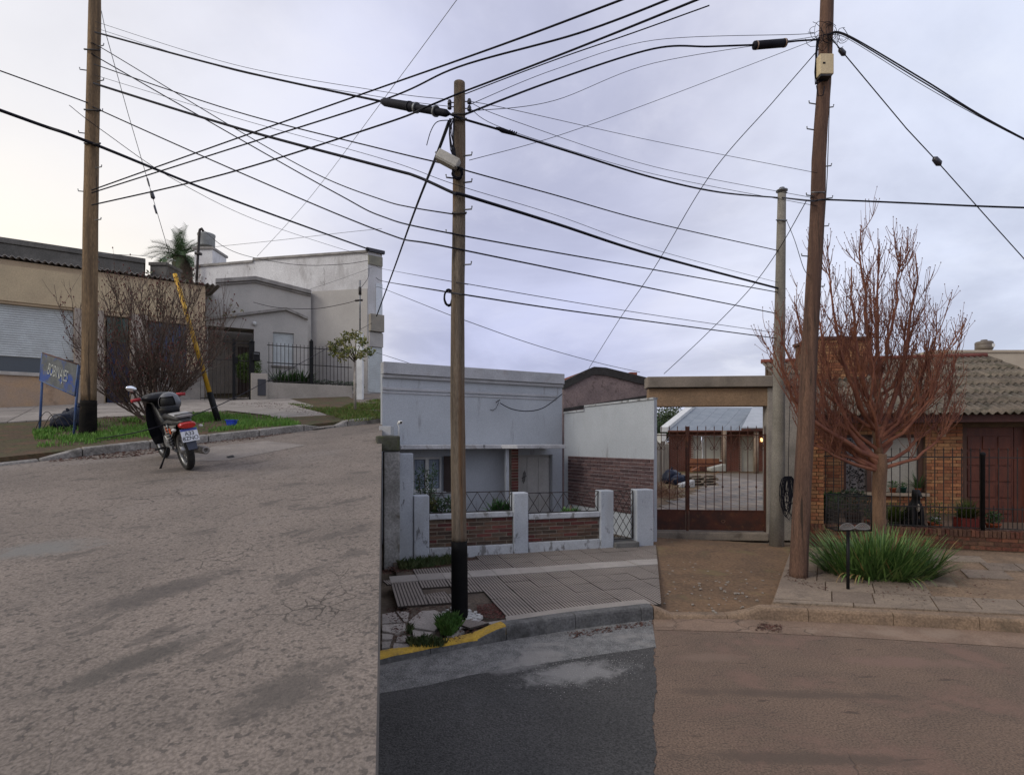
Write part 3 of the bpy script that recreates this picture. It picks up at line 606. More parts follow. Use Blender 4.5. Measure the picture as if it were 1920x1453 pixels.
# ---------------------------------------------------------------- garden plants behind the fence
def bush(name, label, c, rad, n, size, mat, base_z, stemmat=None, cat='bush', seed=1, shell=.4):
    t = thing(name, label, cat, (c[0], c[1], base_z)); r = random.Random(seed); m = MB(); scatter_leaves(m, r, c, rad, n, size, shell=shell); m.build('foliage', mat, t)
    s = MB()
    for k in range(5): s.tube([(c[0]+r.uniform(-.04, .04), c[1]+r.uniform(-.04, .04), base_z-.05), (c[0]+r.uniform(-.5, .5)*rad[0], c[1]+r.uniform(-.5, .5)*rad[1], c[2])], [.02, .008], 5)
    s.build('stem', stemmat or bark, t); return t
bark = M('bark_brown', (.10, .07, .05), (.06, .043, .032), 8, .9, .4, 40, fine=.3)
c = ray(465, 688, 18.4); bush('clipped_shrub', 'yellow-green clipped shrub behind the garden gate', c, (.42, .4, .5), 2600, .07, leafmat('shrub_lime', (.10, .15, .025), (.05, .09, .015)), rz(18.4), seed=2)
def strap_clump(name, label, base, n, L, w, spread, mat, seed, cat='plant', group=None, bend=1.0, wid=.1, parent=None):
    r = random.Random(seed); m = MB()
    for _ in range(n):
        a = r.uniform(0, 6.283); e = r.uniform(.25, 1.0)*spread; o = Vector(base)+Vector((math.cos(a)*wid*r.random(), math.sin(a)*wid*r.random(), 0))
        strap(m, o, (math.cos(a)*math.sin(e), math.sin(a)*math.sin(e), math.cos(e)), L*r.uniform(.6, 1.15), w, r, bend)
    if parent: return m.build('leaves', mat, parent)
    o = m.build(name, mat, None); return tag(o, label, cat, group)
ag = leafmat('agapanthus', (.03, .075, .02), (.05, .10, .03))
for i, px in enumerate((531, 546, 560, 572)):
    b = fe.p(fe.uv(px, 718)[0], -.45, zt-.05)
    strap_clump('strap_leaf_plant', ('leftmost', 'second', 'third', 'rightmost')[i]+' of the dark strap-leaved plants behind the low wall', b, 90, .62, .022, 1.1, ag, 30+i, 'plant', 'strap-leaved plants behind the low wall', wid=.2)
hm = MB(); r = random.Random(5); ub = fe.uv(590, 715)[0]
for k in range(9): scatter_leaves(hm, r, fe.p(ub+k*.19, -.4, zt+.05), (.16, .16, .17), 260, .05)
tag(hm.build('low_hedge', leafmat('hedge_dark', (.02, .05, .02), (.035, .07, .025))), 'low dark hedge along the right half of the iron fence', 'hedge')
# small staked tree with yellowing leaves
tb = ramp(666, 768, .12); st = thing('street_tree', 'small slim tree with yellowing leaves and white trunk', 'tree', tb)
zt_ = ray(666, 672, tb.y).z
MB().tube([tb-Vector((0, 0, .05)), (tb.x-.01, tb.y, tb.z+.7), (tb.x, tb.y, zt_)], [.034, .03, .024], 10).build('trunk', M('whitewashed_trunk', (.42, .38, .33), (.3, .26, .22), 8, .9, .3, 30), st)
m = MB(); r = random.Random(8); tips = []
for px, py in ((625, 648), (640, 640), (652, 630), (668, 628), (680, 640), (690, 660), (640, 668), (655, 655), (676, 665), (630, 660)):
    e = ray(px, py, tb.y+r.uniform(-.4, .4)); m.tube([(tb.x, tb.y, zt_-r.uniform(0, .1)), Vector((tb.x, tb.y, zt_)).lerp(e, .55)+Vector((0, 0, .06)), e], [.016, .01, .004], 5); tips.append(e)
m.build('branch', bark, st)
m = MB()
for e in tips: scatter_leaves(m, r, e, (.16, .16, .12), 110, .085, shell=.1)
m.build('crown', leafmat('yellowing', (.19, .17, .035), (.09, .12, .03)), st)
# ================================================================ LEFT: poles, bush, motorbike
def peg(parent, p, side, L=.12, name='step_peg', mat=None, fwd=None):
    d = Vector((side, -.25, .0)).normalized()
    MB().tube([p, p+d*L, p+d*(L+.006)+Vector((0, 0, .035))], .009, 6).build(name, mat or galv, parent)
pw = wood_mat('pole_wood_left', (.27, .178, .095), (.17, .115, .066), (.11, .075, .046))
def pole_path(pxs, d, lean=0): return [ray(x, y, d) for x, y in pxs]
pb = ramp(165, 813, .12); pdp = pb.y
p1 = thing('utility_pole', 'round timber utility pole with black tarred foot on the grass verge', 'utility pole', pb)
cl1 = [(165, 820), (166, 750), (168, 620), (170, 400), (172.5, 260), (175, 160), (177, 55), (178, -20)]; hw1 = [14, 12.6, 12.4, 12, 11.3, 10.8, 10.3, 9.5]
pts = pole_path(cl1, pdp)
def lerp_tab(tab, x):
    for (a, va), (b, vb) in zip(tab[:-1], tab[1:]):
        if min(a, b) <= x <= max(a, b): return va+(vb-va)*(x-a)/(b-a)
    return tab[0][1] if abs(x-tab[0][0]) < abs(x-tab[-1][0]) else tab[-1][1]
def rough_pole(pts, rad, sub=10, n=18, seed=1, amp=.035):
    P = []; Rr = []
    for i in range(len(pts)-1):
        for k in range(sub): t = k/sub; P.append(Vector(pts[i]).lerp(Vector(pts[i+1]), t)); Rr.append(rad[i]+(rad[i+1]-rad[i])*t)
    P.append(Vector(pts[-1])); Rr.append(rad[-1]); m = MB().tube(P, Rr, n)
    for i in range(len(P)):
        for k in range(n):
            v = Vector(m.v[i*n+k]); c = P[i]; nz = mnoise.noise(Vector((v.x*5+seed, v.y*5, v.z*1.3)))+.6*mnoise.noise(Vector((v.x*16+seed, v.y*16, v.z*3)))
            m.v[i*n+k] = tuple(c+(v-c)*(1+amp*nz))
    return m
px2m = lambda d: d/F
rough_pole(pts[1:], [w*px2m(pdp) for w in hw1[1:]], seed=3).build('shaft', pw, p1)
rough_pole(pts[:2], [w*px2m(pdp)+.006 for w in hw1[:2]], seed=3).build('tarred_foot', M('tar_black', (.006, .0055, .005), (.012, .010, .008), 6, .85, .4, 25, spec=.1, stain=((.05, .036, .026), 5, .62, .7, .6)), p1)
for x, y, s in ((186, 150, 1), (184, 207, 1), (182, 312, 1), (181, 410, 1), (161, 248, -1), (160, 357, -1), (163, 130, -1), (186, 85, 1)): peg(p1, ray(x-s*3, y+2, pdp-.06), s, .13)
for y in (92, 205, 268): MB().tube([ray(160, y, pdp+.02), ray(158, y, pdp-.12), ray(186, y+2, pdp-.13), ray(188, y, pdp+.02)], .014, 6).build('pole_band', iron, p1)
# leaning guy guard: yellow tube, black foot
gb = ramp(408, 786, .12); gd = gb.y
gy = thing('guy_guard', 'leaning yellow tube guard with black foot around the guy wire', 'guy guard', gb)
MB().tube([ray(328, 513, gd), ray(393, 735, gd)], [.042, .047], 12).build('yellow_tube', M('yellow_paint', (.62, .36, .03), (.5, .28, .03), 6, .5, .05, stain=((.25, .14, .03), 5, .6, .72, .5)), gy)
MB().tube([ray(393, 735, gd), ray(409.5, 790, gd)], [.062, .062], 12).build('black_foot', black, gy)
# sign
fs_ = Frame(ramp(72, 806, .12), ramp(138, 812, .12)); sg = thing('sign_board', 'weathered blue-framed board lettered BOBINAJES on two thin legs', 'sign', ramp(138, 812, .12))
bluep = M('faded_blue', (.05, .10, .27), (.09, .13, .22), 9, .6, .1, 40, stain=((.12, .08, .05), 8, .58, .7, .6))
q = [fs_.uv(x, y) for x, y in ((75, 712), (141, 741), (147, 683), (80, 661))]
MB().prism(q, -.012, .012, fs_).build('board', M('board_grey', (.13, .135, .13), (.09, .095, .095), 5, .8, .1, 30, stain=((.03, .07, .26), 3.2, .48, .6, .85), stain2=((.15, .09, .06), 7, .6, .7, .6)), sg)
for a, b in ((0, 1), (1, 2), (2, 3), (3, 0)): MB().tube([fs_.p(q[a][0], 0, q[a][1]), fs_.p(q[b][0], 0, q[b][1])], .016, 6).build('frame_bar', rust if a == 2 else bluep, sg)
for (x0, y0), (x1, y1) in (((79, 664), (72, 806)), ((146, 684), (136, 814))):
    a = fs_.uv(x0, y0); b = fs_.uv(x1, y1); MB().tube([fs_.p(a[0], -.02, a[1]), fs_.p(b[0], -.02, b[1])], .02, 8).build('leg', bluep, sg)
cu_ = (q[0][0]+q[1][0]+q[2][0]+q[3][0])/4; cz_ = sum(a[1] for a in q)/4
ang = math.atan2(q[1][1]-q[0][1], q[1][0]-q[0][0])
def sign_text(txt, size, mat, v, xs):
    n = fs_.n; u = (fs_.u*math.cos(ang)+Vector((0, 0, math.sin(ang)))); w = (Vector((0, 0, math.cos(ang)))-fs_.u*math.sin(ang))
    m4 = Matrix(((u.x, w.x, n.x, 0), (u.y, w.y, n.y, 0), (u.z, w.z, n.z, 0), (0, 0, 0, 1))); m4.translation = fs_.p(cu_, v, cz_)-org(sg)
    return text_part('lettering', txt, size, mat, sg, fs_, 0, 0, 0, .002, m4, xs)
sign_text('BOBINAJES', .29, M('letter_pale', (.42, .43, .39), (.32, .33, .31), 8), .017, .44)
# rubbish bags
bagm = M('bag_plastic', (.006, .009, .022), (.012, .016, .032), 4, .4, .7, 9, spec=.2)
def bag(c, rad, seed, label):
    m = MB().ell((0, 0, 0), (1, 1, 1), 28, 18)
    for i, v in enumerate(m.v):
        v = Vector(v); k = 1+.16*mnoise.noise(v*2.1+Vector((seed, 0, 0)))+.10*abs(mnoise.noise(v*5+Vector((0, seed, 0)))); z = v.z*k
        if z < -.62: z = -.62-(z+.62)*.1
        m.v[i] = (c[0]+v.x*k*rad[0], c[1]+v.y*k*rad[1], c[2]+(z+.62)*rad[2])
    t = tag(m.build('rubbish_bag', bagm), label, 'rubbish bag')
    MB().tube([(c[0], c[1], c[2]+1.5*rad[2]), (c[0]+.02, c[1], c[2]+1.72*rad[2]), (c[0]+.05, c[1], c[2]+1.85*rad[2])], [.05, .025, .06], 8).build('knot', bagm, t); return t
c = ramp(112, 803, .12); bag((c.x, c.y+.15, c.z), (.24, .24, .19), 2, 'smaller navy rubbish bag beside the left sign leg')
c = ramp(135, 801, .12); bag((c.x, c.y+.15, c.z), (.28, .26, .24), 9, 'larger navy rubbish bag slumped between sign and pole')
m = MB(); c = ramp(88, 808, .12)
for k in range(5):
    pts = [c+Vector((-.22+.44*i/10+.03*k, .12*k, .36*math.sin(math.pi*i/10)*(1-.1*k))) for i in range(11)]; m.tube(pts, .006, 5)
tag(m.build('wire_hoops', iron), 'bent dark wire hoops in the grass left of the rubbish bags', 'wire')
c = ramp(434, 797, .12); bx = thing('plastic_tub', 'small bright blue plastic tub lying on the grass', 'tub', c); bl = M('blue_plastic', (.02, .06, .50), (.015, .045, .38), 4, .4)
m = MB(); m.hexa([c+Vector(q) for q in ((-.07, -.05, 0), (.07, -.05, 0), (.07, .06, 0), (-.07, .06, 0), (-.085, -.065, .1), (.085, -.065, .1), (.085, .075, .1), (-.085, .075, .1))]); m.build('tub_body', bl, bx, bev=.01)
MB().box(c+Vector((-.095, -.075, .1)), c+Vector((.095, .085, .115))).build('rim', bl, bx, bev=.004)
# ---------------------------------------------------------------- bare many-stemmed bush
twig = M('twig_brown', (.12, .085, .065), (.075, .052, .042), 9, .9, .2, 40)
twig_r = M('twig_red', (.13, .045, .04), (.17, .07, .05), 6, .8, .1)
def curve_to(m, a, b, r0, r1, r, bow=.12, n=6, sides=5, up=.2):
    a, b = Vector(a), Vector(b); L = (b-a).length; mid = Vector((r.uniform(-1, 1), r.uniform(-1, 1), -.2))*bow*L; P = []
    for i in range(n+1):
        t = i/n; P.append(a.lerp(b, t)+mid*math.sin(math.pi*t)+Vector((0, 0, -up*L*math.sin(math.pi*t)*.5))+Vector((r.gauss(0, 1), r.gauss(0, 1), r.gauss(0, .6)))*L*.008*(0 < i < n))
    m.tube(P, [r0+(r1-r0)*i/n for i in range(n+1)], sides, False); return P
def twigs(m, r, P, n, L, rad, level, up=.7, start=.3, buds=None):
    for _ in range(n):
        k = r.uniform(start, .97)*(len(P)-1); i = int(k); q = P[i].lerp(P[min(i+1, len(P)-1)], k-i); t = (P[min(i+1, len(P)-1)]-P[i]).normalized()
        d = (t*.9+Vector((r.gauss(0, .55), r.gauss(0, .55), r.gauss(up*.5, .35)))).normalized(); l = L*r.uniform(.45, 1.2)
        e = q+d*l+Vector((0, 0, up*l*.35)); Q = curve_to(m, q, e, rad, rad*.45, r, .06, 3, 4, .15)
        if buds is not None and r.random() < .85: buds.append(e)
        if level > 0: twigs(m, r, Q, max(2, n//2), L*.55, rad*.6, level-1, up, .2, buds)
bb = ramp(285, 790, .12); bd = bb.y; bu = thing('bare_bush', 'leafless many-stemmed bush behind the motorbike', 'bush', bb); r = random.Random(21); buds = []
tg = [(130, 600), (150, 650), (170, 575), (190, 545), (205, 580), (215, 540), (232, 550), (245, 535), (258, 560), (268, 530), (282, 548), (296, 535), (310, 545), (325, 560), (340, 550), (352, 575), (365, 560), (385, 590), (400, 620), (420, 650), (375, 640), (180, 690), (205, 640), (150, 700), (345, 640), (300, 620), (255, 640), (425, 595), (445, 590), (120, 620), (275, 660), (330, 690)]
for x, y in tg:
    m = MB(); e = ray(x, y, bd+r.uniform(-.9, .9)); b0 = bb+Vector((r.uniform(-.14, .14), r.uniform(-.14, .14), -.03))
    P = curve_to(m, b0, e, r.uniform(.016, .028), .006, r, .05, 8, 6, .12); twigs(m, r, P, 15, .55, .0066, 1, .75, .25, buds); m.build('stem', twig, bu)
m = MB()
for e in buds:
    if r.random() < .5: m.ell(e, (.012, .012, .02), 5, 3)
tag(m.build('buds', M('bud_red', (.12, .035, .03), (.08, .03, .025), 5), bu), kind='stuff')
m = MB()
for x, y in ((430, 575), (437, 583), (447, 578), (455, 585), (400, 565), (345, 520), (352, 525), (362, 530), (280, 520), (283, 510), (372, 545), (440, 595), (425, 590)):
    for k in range(3): leaf(m, r, ray(x+r.uniform(-4, 4), y+r.uniform(-4, 4), bd+r.uniform(-.3, .3)), .09, .5)
m.build('leaves', leafmat('old_leaf', (.07, .08, .03), (.1, .05, .03)), bu)
# ---------------------------------------------------------------- motorbike
wr, wf_ = ramp(354, 879), ramp(301, 852); hd = (wf_-wr); yaw = math.atan2(hd.y, hd.x); pit = -math.asin(max(-1, min(1, (rz(wr.y+math.sin(yaw))-rz(wr.y)))))
bm_ = Matrix.Rotation(yaw, 4, 'Z') @ Matrix.Rotation(pit, 4, 'Y') @ Matrix.Rotation(R(-12), 4, 'X')
bike = thing('motorbike', 'black and silver underbone motorbike with red tail light parked by the kerb', 'motorbike', (wr.x, wr.y, rz(wr.y)), None, bm_.to_euler())
bike.scale = (.96, .96, .96)
WB = 1.25; WR = .285
rubber = M('tyre_rubber', (.014, .014, .014), (.025, .023, .021), 20, .85, .5, 60); gloss = M('gloss_black', (.006, .006, .008), (.009, .009, .011), 4, .34, 0, spec=.22)
alu = M('cast_alloy', (.34, .34, .34), (.24, .24, .24), 8, .4, .1, 40, metal=.7); silver = M('silver_plastic', (.24, .23, .21), (.20, .19, .175), 4, .4, .02)
red = M('red_lens', (.45, .02, .015), (.34, .015, .012), 5, .2, 0, spec=.6); orange = M('orange_decal', (.5, .1, .03), (.4, .06, .03), 3, .4, 0); redp = M('red_grip', (.36, .03, .035), (.28, .025, .03), 5, .6, .2)
def LP(m, name, mat, par=None, bev=0): return m.build(name, mat, par or bike, bev, True)
def wheel(x, w):
    c = (x, 0, WR); k = MB(); prof = [(WR-.06, -w*.62), (WR-.03, -w), (WR-.008, -w*.72), (WR, -w*.25), (WR, w*.25), (WR-.008, w*.72), (WR-.03, w), (WR-.06, w*.62), (WR-.06, -w*.62)]
    k.lathe([(a, b) for a, b in prof], c, 36, (0, 1, 0)); k.f = [q for q in k.f if len(q) == 4]; k.sm = k.sm[:len(k.f)]
    t = LP(k, 'wheel', rubber)
    k = MB(); k.lathe([(WR-.095, -.026), (WR-.06, -.034), (WR-.055, 0), (WR-.06, .034), (WR-.095, .026), (WR-.085, 0), (WR-.095, -.026)], c, 36, (0, 1, 0)); k.f = [q for q in k.f if len(q) == 4]; k.sm = k.sm[:len(k.f)]
    rm = LP(k, 'rim', alu, t)
    k = MB().lathe([(.045, -.06), (.06, -.05), (.06, .05), (.045, .06)], c, 16, (0, 1, 0)); LP(k, 'hub', alu, t)
    for i in range(5):
        a = 2*math.pi*i/5+.3; d = Vector((math.cos(a), 0, math.sin(a))); s_ = Vector((-math.sin(a), 0, math.cos(a)))
        for q in (-1, 1): LP(MB().tube([Vector(c)+d*.05+s_*.022*q, Vector(c)+d*(WR-.08)+s_*.045*q], [.013, .010], 6), 'spoke', alu, t)
wheel(0, .05); wheel(WB, .045)
def arc(x, r0, a0, a1, w, th, n=12):
    k = MB(); vs = []
    for i in range(n+1):
        a = R(a0+(a1-a0)*i/n)
        for rr, ww in ((r0, w), (r0+th*.4, w*.8), (r0+th, 0), (r0+th*.4, -w*.8), (r0, -w)): vs.append((x+rr*math.cos(a), ww, WR+rr*math.sin(a)))
    return k.add(vs, [(i*5+j, i*5+j+1, i*5+j+6, i*5+j+5) for i in range(n) for j in range(4)], True)
LP(arc(WB, WR+.025, 15, 150, .06, .03), 'front_mudguard', gloss)
for s_ in (-1, 1): LP(MB().tube([(WB, .075*s_, WR), (WB-.13, .075*s_, WR+.38), (WB-.22, .06*s_, WR+.62)], [.022, .026, .026], 8), 'fork_leg', galv if s_ > 0 else galv)
for s_ in (-1, 1):
    t = LP(MB().tube([(-.0, .13*s_, WR+.02), (.10, .125*s_, .66)], .016, 8), 'shock_absorber', galv)
    k = MB()
    pts = [(.02+.075*i/60, .13*s_, WR+.08+.27*i/60) for i in range(61)]
    k.tube([(p[0]+.03*math.cos(i*.75), p[1]+.03*math.sin(i*.75), p[2]) for i, p in enumerate(pts)], .006, 5); LP(k, 'spring', black, t)
    LP(MB().tube([(0, .1*s_, WR), (.2, .1*s_, WR+.01), (.5, .08*s_, WR+.03)], .02, 8), 'swing_arm', galv)
def loft(secs, n=12, sq=.75):   # secs: (x, z_centre, half_width, half_height); super-ellipse sections along x
    k = MB(); vs = []
    for x, z, w, h in secs:
        for i in range(n):
            a = 2*math.pi*i/n; ca, sa = math.cos(a), math.sin(a); vs.append((x, w*math.copysign(abs(ca)**sq, ca), z+h*math.copysign(abs(sa)**sq, sa)))
    m_ = len(secs); k.add(vs, [(i*n+j, i*n+(j+1) % n, (i+1)*n+(j+1) % n, (i+1)*n+j) for i in range(m_-1) for j in range(n)], True)
    k.f += [tuple(range(n)), tuple(reversed(range((m_-1)*n, m_*n)))]; k.sm += [False]*2; return k
LP(loft([(-.34, .74, .06, .02), (-.28, .745, .10, .035), (-.1, .75, .125, .045), (.12, .75, .13, .05), (.34, .73, .11, .05), (.48, .70, .085, .045), (.54, .685, .05, .03)], 14), 'seat', M('seat_vinyl', (.018, .018, .02), (.03, .03, .032), 8, .45, .15, 60))
LP(loft([(-.38, .70, .05, .03), (-.3, .70, .085, .04), (-.05, .68, .105, .055), (.2, .65, .11, .07), (.38, .62, .09, .07), (.5, .60, .07, .06)], 14), 'tail_cowl', M('cowl_grey', (.07, .07, .07), (.05, .05, .05), 4, .4, .02))
LP(loft([(-.345, .778, .10, .012), (-.1, .797, .12, .008), (.0, .80, .11, .004)], 12), 'seat_patch', M('seat_grey', (.33, .32, .31), (.27, .26, .25), 5, .5))
for s_ in (-1, 1):
    sp_ = LP(MB().add([(-.2, .112*s_, .66), (.36, .118*s_, .60), (.30, .125*s_, .44), (.12, .12*s_, .42), (-.12, .118*s_, .56)], [(0, 1, 2, 3, 4)] if s_ < 0 else [(4, 3, 2, 1, 0)]).add([(-.2, .09*s_, .66), (.36, .09*s_, .60), (.30, .09*s_, .44), (.12, .09*s_, .42), (-.12, .09*s_, .56)], [(0, 1, 2, 3, 4)]), 'side_panel', silver)
    LP(MB().box((-.05, .127*s_, .53), (.22, .131*s_, .60)), 'decal', orange, sp_)
LP(MB().lathe([(.09, 0), (.1, .02), (.1, .16), (.085, .2)], (.52, -.1, .36), 16, (0, 1, 0)), 'crankcase', alu)
LP(loft([(.58, .38, .07, .07), (.7, .40, .075, .075), (.82, .42, .06, .06)], 10), 'cylinder', alu)
LP(MB().box((.38, -.06, .28), (.62, .08, .46)), 'gearbox', M('engine_dark', (.07, .07, .07), (.04, .04, .04), 10, .5, .2, metal=.4), bev=.03)
LP(MB().tube([(.72, -.06, .34), (.66, -.13, .24), (.45, -.17, .22), (.2, -.17, .23)], [.018, .02, .022, .025], 10), 'exhaust_pipe', galv)
LP(MB().lathe([(.03, 0), (.05, .05), (.055, .1), (.055, .46), (.05, .48), (.026, .482), (.026, .44), (0, .44)], (.24, -.17, .23), 16, (-1, -.06, .06)), 'muffler', M('muffler_grey', (.25, .23, .21), (.18, .165, .15), 8, .5, .1, metal=.5))
k = MB(); vs = []   # leg shield: a curved sheet, wide at the knees and narrow at neck and feet
for i in range(9):
    t = i/8; z = .30+.58*t; x0 = .74+.20*t; w = .10+.12*math.sin(math.pi*(.25+.62*t))
    for j in range(9):
        a_ = -1+j/4; vs.append((x0+.07*(1-a_*a_), w*a_, z))
k.add(vs+[(x+.012, y, z) for x, y, z in vs], [(i*9+j, i*9+j+1, i*9+j+10, i*9+j+9) for i in range(8) for j in range(8)]+[(81+i*9+j, 81+i*9+j+9, 81+i*9+j+10, 81+i*9+j+1) for i in range(8) for j in range(8)], True)
LP(k, 'leg_shield', gloss)
LP(loft([(.02, .62, .075, .04), (.12, .58, .105, .09), (.3, .53, .11, .12), (.5, .50, .10, .13), (.66, .46, .09, .10), (.74, .44, .07, .07)], 14), 'under_seat_body', gloss)
LP(loft([(.46, .60, .07, .07), (.6, .54, .08, .10), (.76, .56, .085, .16), (.9, .70, .10, .22), (1.0, .80, .12, .16), (1.06, .82, .10, .12), (1.1, .82, .05, .08)], 14), 'body_fairing', gloss)
LP(MB().ell((.9, 0, .955), (.16, .22, .075), 18, 10), 'handlebar_cover', gloss)
LP(MB().box((.80, -.09, .99), (.87, .09, 1.015)), 'dashboard', M('dash_grey', (.10, .10, .11), None, 6, .3), bev=.015)
LP(MB().ell((1.06, 0, .90), (.07, .1, .07), 14, 9), 'headlamp', glass('lamp_glass', (.35, .35, .36)))
for s_ in (-1, 1):
    LP(MB().tube([(.88, .18*s_, .965), (.85, .27*s_, .965), (.83, .34*s_, .955)], [.014, .014, .013], 8), 'handlebar', galv)
    LP(MB().tube([(.848, .23*s_, .965), (.825, .345*s_, .957)], .023, 10), 'grip', redp)
    LP(MB().tube([(.93, .19*s_, .965), (.95, .27*s_, .95), (.93, .33*s_, .945)], .007, 6), 'lever', black)
LP(MB().tube([(.88, .2, .98), (.9, .25, 1.06), (.91, .28, 1.10)], .007, 6), 'mirror_stalk', black)
mr_ = LP(MB().ell((.915, .30, 1.12), (.02, .075, .05), 16, 9, Matrix.Rotation(R(20), 3, 'X')), 'mirror', black)
LP(MB().ell((.9, .30, 1.12), (.01, .066, .042), 16, 9, Matrix.Rotation(R(20), 3, 'X')), 'mirror_glass', M('mirror_glass', (.85, .87, .9), (.8, .82, .85), 3, .05, 0, metal=1), mr_)
tl = LP(loft([(-.36, .665, .105, .045), (-.41, .665, .10, .04), (-.44, .66, .085, .032)], 14), 'tail_light', red)
for s_ in (-1, 1): LP(MB().ell((-.36, .16*s_, .62), (.035, .03, .022), 10, 7), 'turn_signal', M('signal_clear', (.5, .48, .44), (.4, .38, .34), 5, .2))
LP(arc(0, WR+.03, 95, 168, .065, .03), 'rear_mudguard', black)
LP(MB().hexa([(-.37, -.07, .60), (-.37, .07, .60), (-.35, .07, .60), (-.35, -.07, .60), (-.45, -.055, .34), (-.45, .055, .34), (-.435, .055, .34), (-.435, -.055, .34)]), 'mudflap', M('flap_slate', (.045, .05, .075), (.035, .04, .055), 5, .5), bev=.01)
pm = Matrix(((0, .26, -.966, 0), (-1, 0, 0, 0), (0, .966, .26, 0), (0, 0, 0, 1)))   # columns: right, up, out (backwards)
pm.translation = Vector((-.418, 0, .535))
pt = MB(); pt.box((-.10, -.085, -.004), (.10, .085, .002)); pt.v = [tuple(pm @ Vector(v)) for v in pt.v]; plate = LP(pt, 'number_plate', M('plate_white', (.68, .69, .72), (.6, .61, .63), 6, .4))
pt = MB(); pt.box((-.099, .055, .0025), (.099, .084, .0045)); pt.v = [tuple(pm @ Vector(v)) for v in pt.v]; LP(pt, 'plate_band', M('plate_blue', (.06, .09, .36), None, 6, .4), plate)
ORG[plate.name] = Vector((0, 0, 0))
for t_, y_ in (('A33', .018), ('8ZNO', -.045)):
    k4 = pm.copy(); k4.translation = pm @ Vector((0, y_, .004)); text_part('plate_text', t_, .072, black, plate, None, 0, 0, 0, .001, k4, .95)
LP(MB().tube([(.42, .11, .28), (.36, .22, .10), (.34, .28, -.0)], [.012, .012, .016], 8), 'side_stand', black)
for s_ in (-1, 1): LP(MB().tube([(.56, .08*s_, .27), (.56, .24*s_, .26)], .016, 8), 'foot_peg', rubber)
LP(MB().tube([(-.3, -.1, .80), (-.42, -.06, .82), (-.42, .06, .82), (-.3, .1, .80)], .011, 6), 'grab_rail', galv)
# helmet on the seat
bw = Matrix.Translation(bike.location) @ bm_ @ Matrix.Scale(.96, 4)
hc = bw @ Vector((.27, 0, .775)); hel = thing('helmet', 'dark grey full-face helmet resting on the motorbike seat', 'helmet', hc, None, (bm_ @ Matrix.Rotation(R(150), 4, 'Z')).to_euler())
k = MB().ell((0, 0, .14), (.155, .13, .14), 22, 14)
k.f = [q for q in k.f if not (sum(k.v[i][0] for i in q)/4 > .085 and -.01 < sum(k.v[i][2] for i in q)/4-.13 < .09)]; k.sm = [True]*len(k.f)
sh_ = k.build('shell', M('helmet_grey', (.10, .105, .115), (.07, .072, .08), 5, .25, 0, spec=.5), hel, 0, True)
MB().ell((0, 0, .14), (.143, .118, .13), 18, 12).build('lining', black, hel, 0, True)
k = MB()
vs = []
for i in range(9):
    a = R(-62+124*i/8)
    for z, rr in ((.02, .165), (.055, .172), (.085, .16)): vs.append((rr*math.cos(a), rr*.84*math.sin(a), z))
k.add(vs, [(i*3+j, i*3+j+1, i*3+j+4, i*3+j+3) for i in range(8) for j in range(2)], True); k.build('chin_guard', gloss, hel, 0, True)
# ================================================================ MIDDLE: white house, asphalt, pole
ground_m = M('bare_ground', (.16, .125, .09), (.12, .095, .07), 1.5, .95, .4, 20, fine=.25)
mb = MB(); mb.add([(-400, -40, -.06), (600, -40, -.06), (600, 900, -.06), (-400, 900, -.06)], [(0, 1, 2, 3)]); tag(mb.build('ground', ground_m), kind='structure')
SWZ = .14
asph = M('asphalt', (.062, .059, .055), (.051, .049, .046), 1.3, .92, .7, 70, fine=.55, speck=((.20, .20, .195), 75, .66, .7), stain=((.088, .087, .085), .8, .52, .7, .6), smear=[((flat(1080, 1262).x, flat(1080, 1262).y), (1.25, .55), .30, (.24, .23, .215), .85, 5), ((flat(960, 1250).x, flat(960, 1250).y), (.9, .3), .3, (.2, .19, .18), .7, 6)])
gut = M('gravelly_gutter', (.19, .185, .175), (.125, .122, .116), 8, .95, .8, 75, fine=.5, speck=((.30, .29, .275), 60, .6, .7), stain=((.25, .235, .215), 1.4, .52, .64, .85))
# one road surface for the lower street, right part worn brown, middle part black asphalt laid over it
brown_road = M('brown_street', (.165, .112, .078), (.13, .091, .065), 1.2, .92, .6, 65, fine=.5, speck=((.105, .08, .06), 45, .6, .7), stain=((.21, .125, .092), 1.2, .5, .66, .6), stain2=((.07, .05, .037), 3.2, .62, .67, .75, (1, 3.2, 1)), cracks=((.06, .043, .032), .8, .008, .3, .5, .6), smear=[((flat(1500, 1300).x, flat(1500, 1300).y), (2.4, .22), -.06, (.10, .072, .053), .8, 3), ((flat(1500, 1420).x, flat(1500, 1420).y), (2.2, .2), -.04, (.10, .072, .053), .8, 3.5), ((flat(1700, 1240).x, flat(1700, 1240).y), (1.6, .35), -.1, (.20, .125, .095), .7, 2.5), ((flat(1330, 1230).x, flat(1330, 1230).y), (.9, .3), 0, (.19, .13, .095), .7, 3)])
KB = [flat(x, y) for x, y in ((640, 1263), (716, 1246), (830, 1222), (950, 1200), (1080, 1179), (1180, 1166), (1226, 1161), (1320, 1160), (1410, 1161), (1560, 1167), (1700, 1174), (1862, 1183), (2000, 1192), (2400, 1222))]
def strip(name, top, bot, mat, z):
    m = MB(); n = len(top); m.add([Vector((p.x, p.y, z)) for p in top]+[Vector((p.x, p.y, z)) for p in bot], [(i, n+i, n+i+1, i+1) for i in range(n-1)]); return tag(m.build(name, mat), kind='structure')
kb_in = [p+Vector((0, .12, 0)) for p in KB]
strip('road', kb_in, [Vector((p.x*1.0, -30, 0)) if i not in (0, len(KB)-1) else Vector((-2 if i == 0 else 40, -30, 0)) for i, p in enumerate(KB)], brown_road, 0.0)
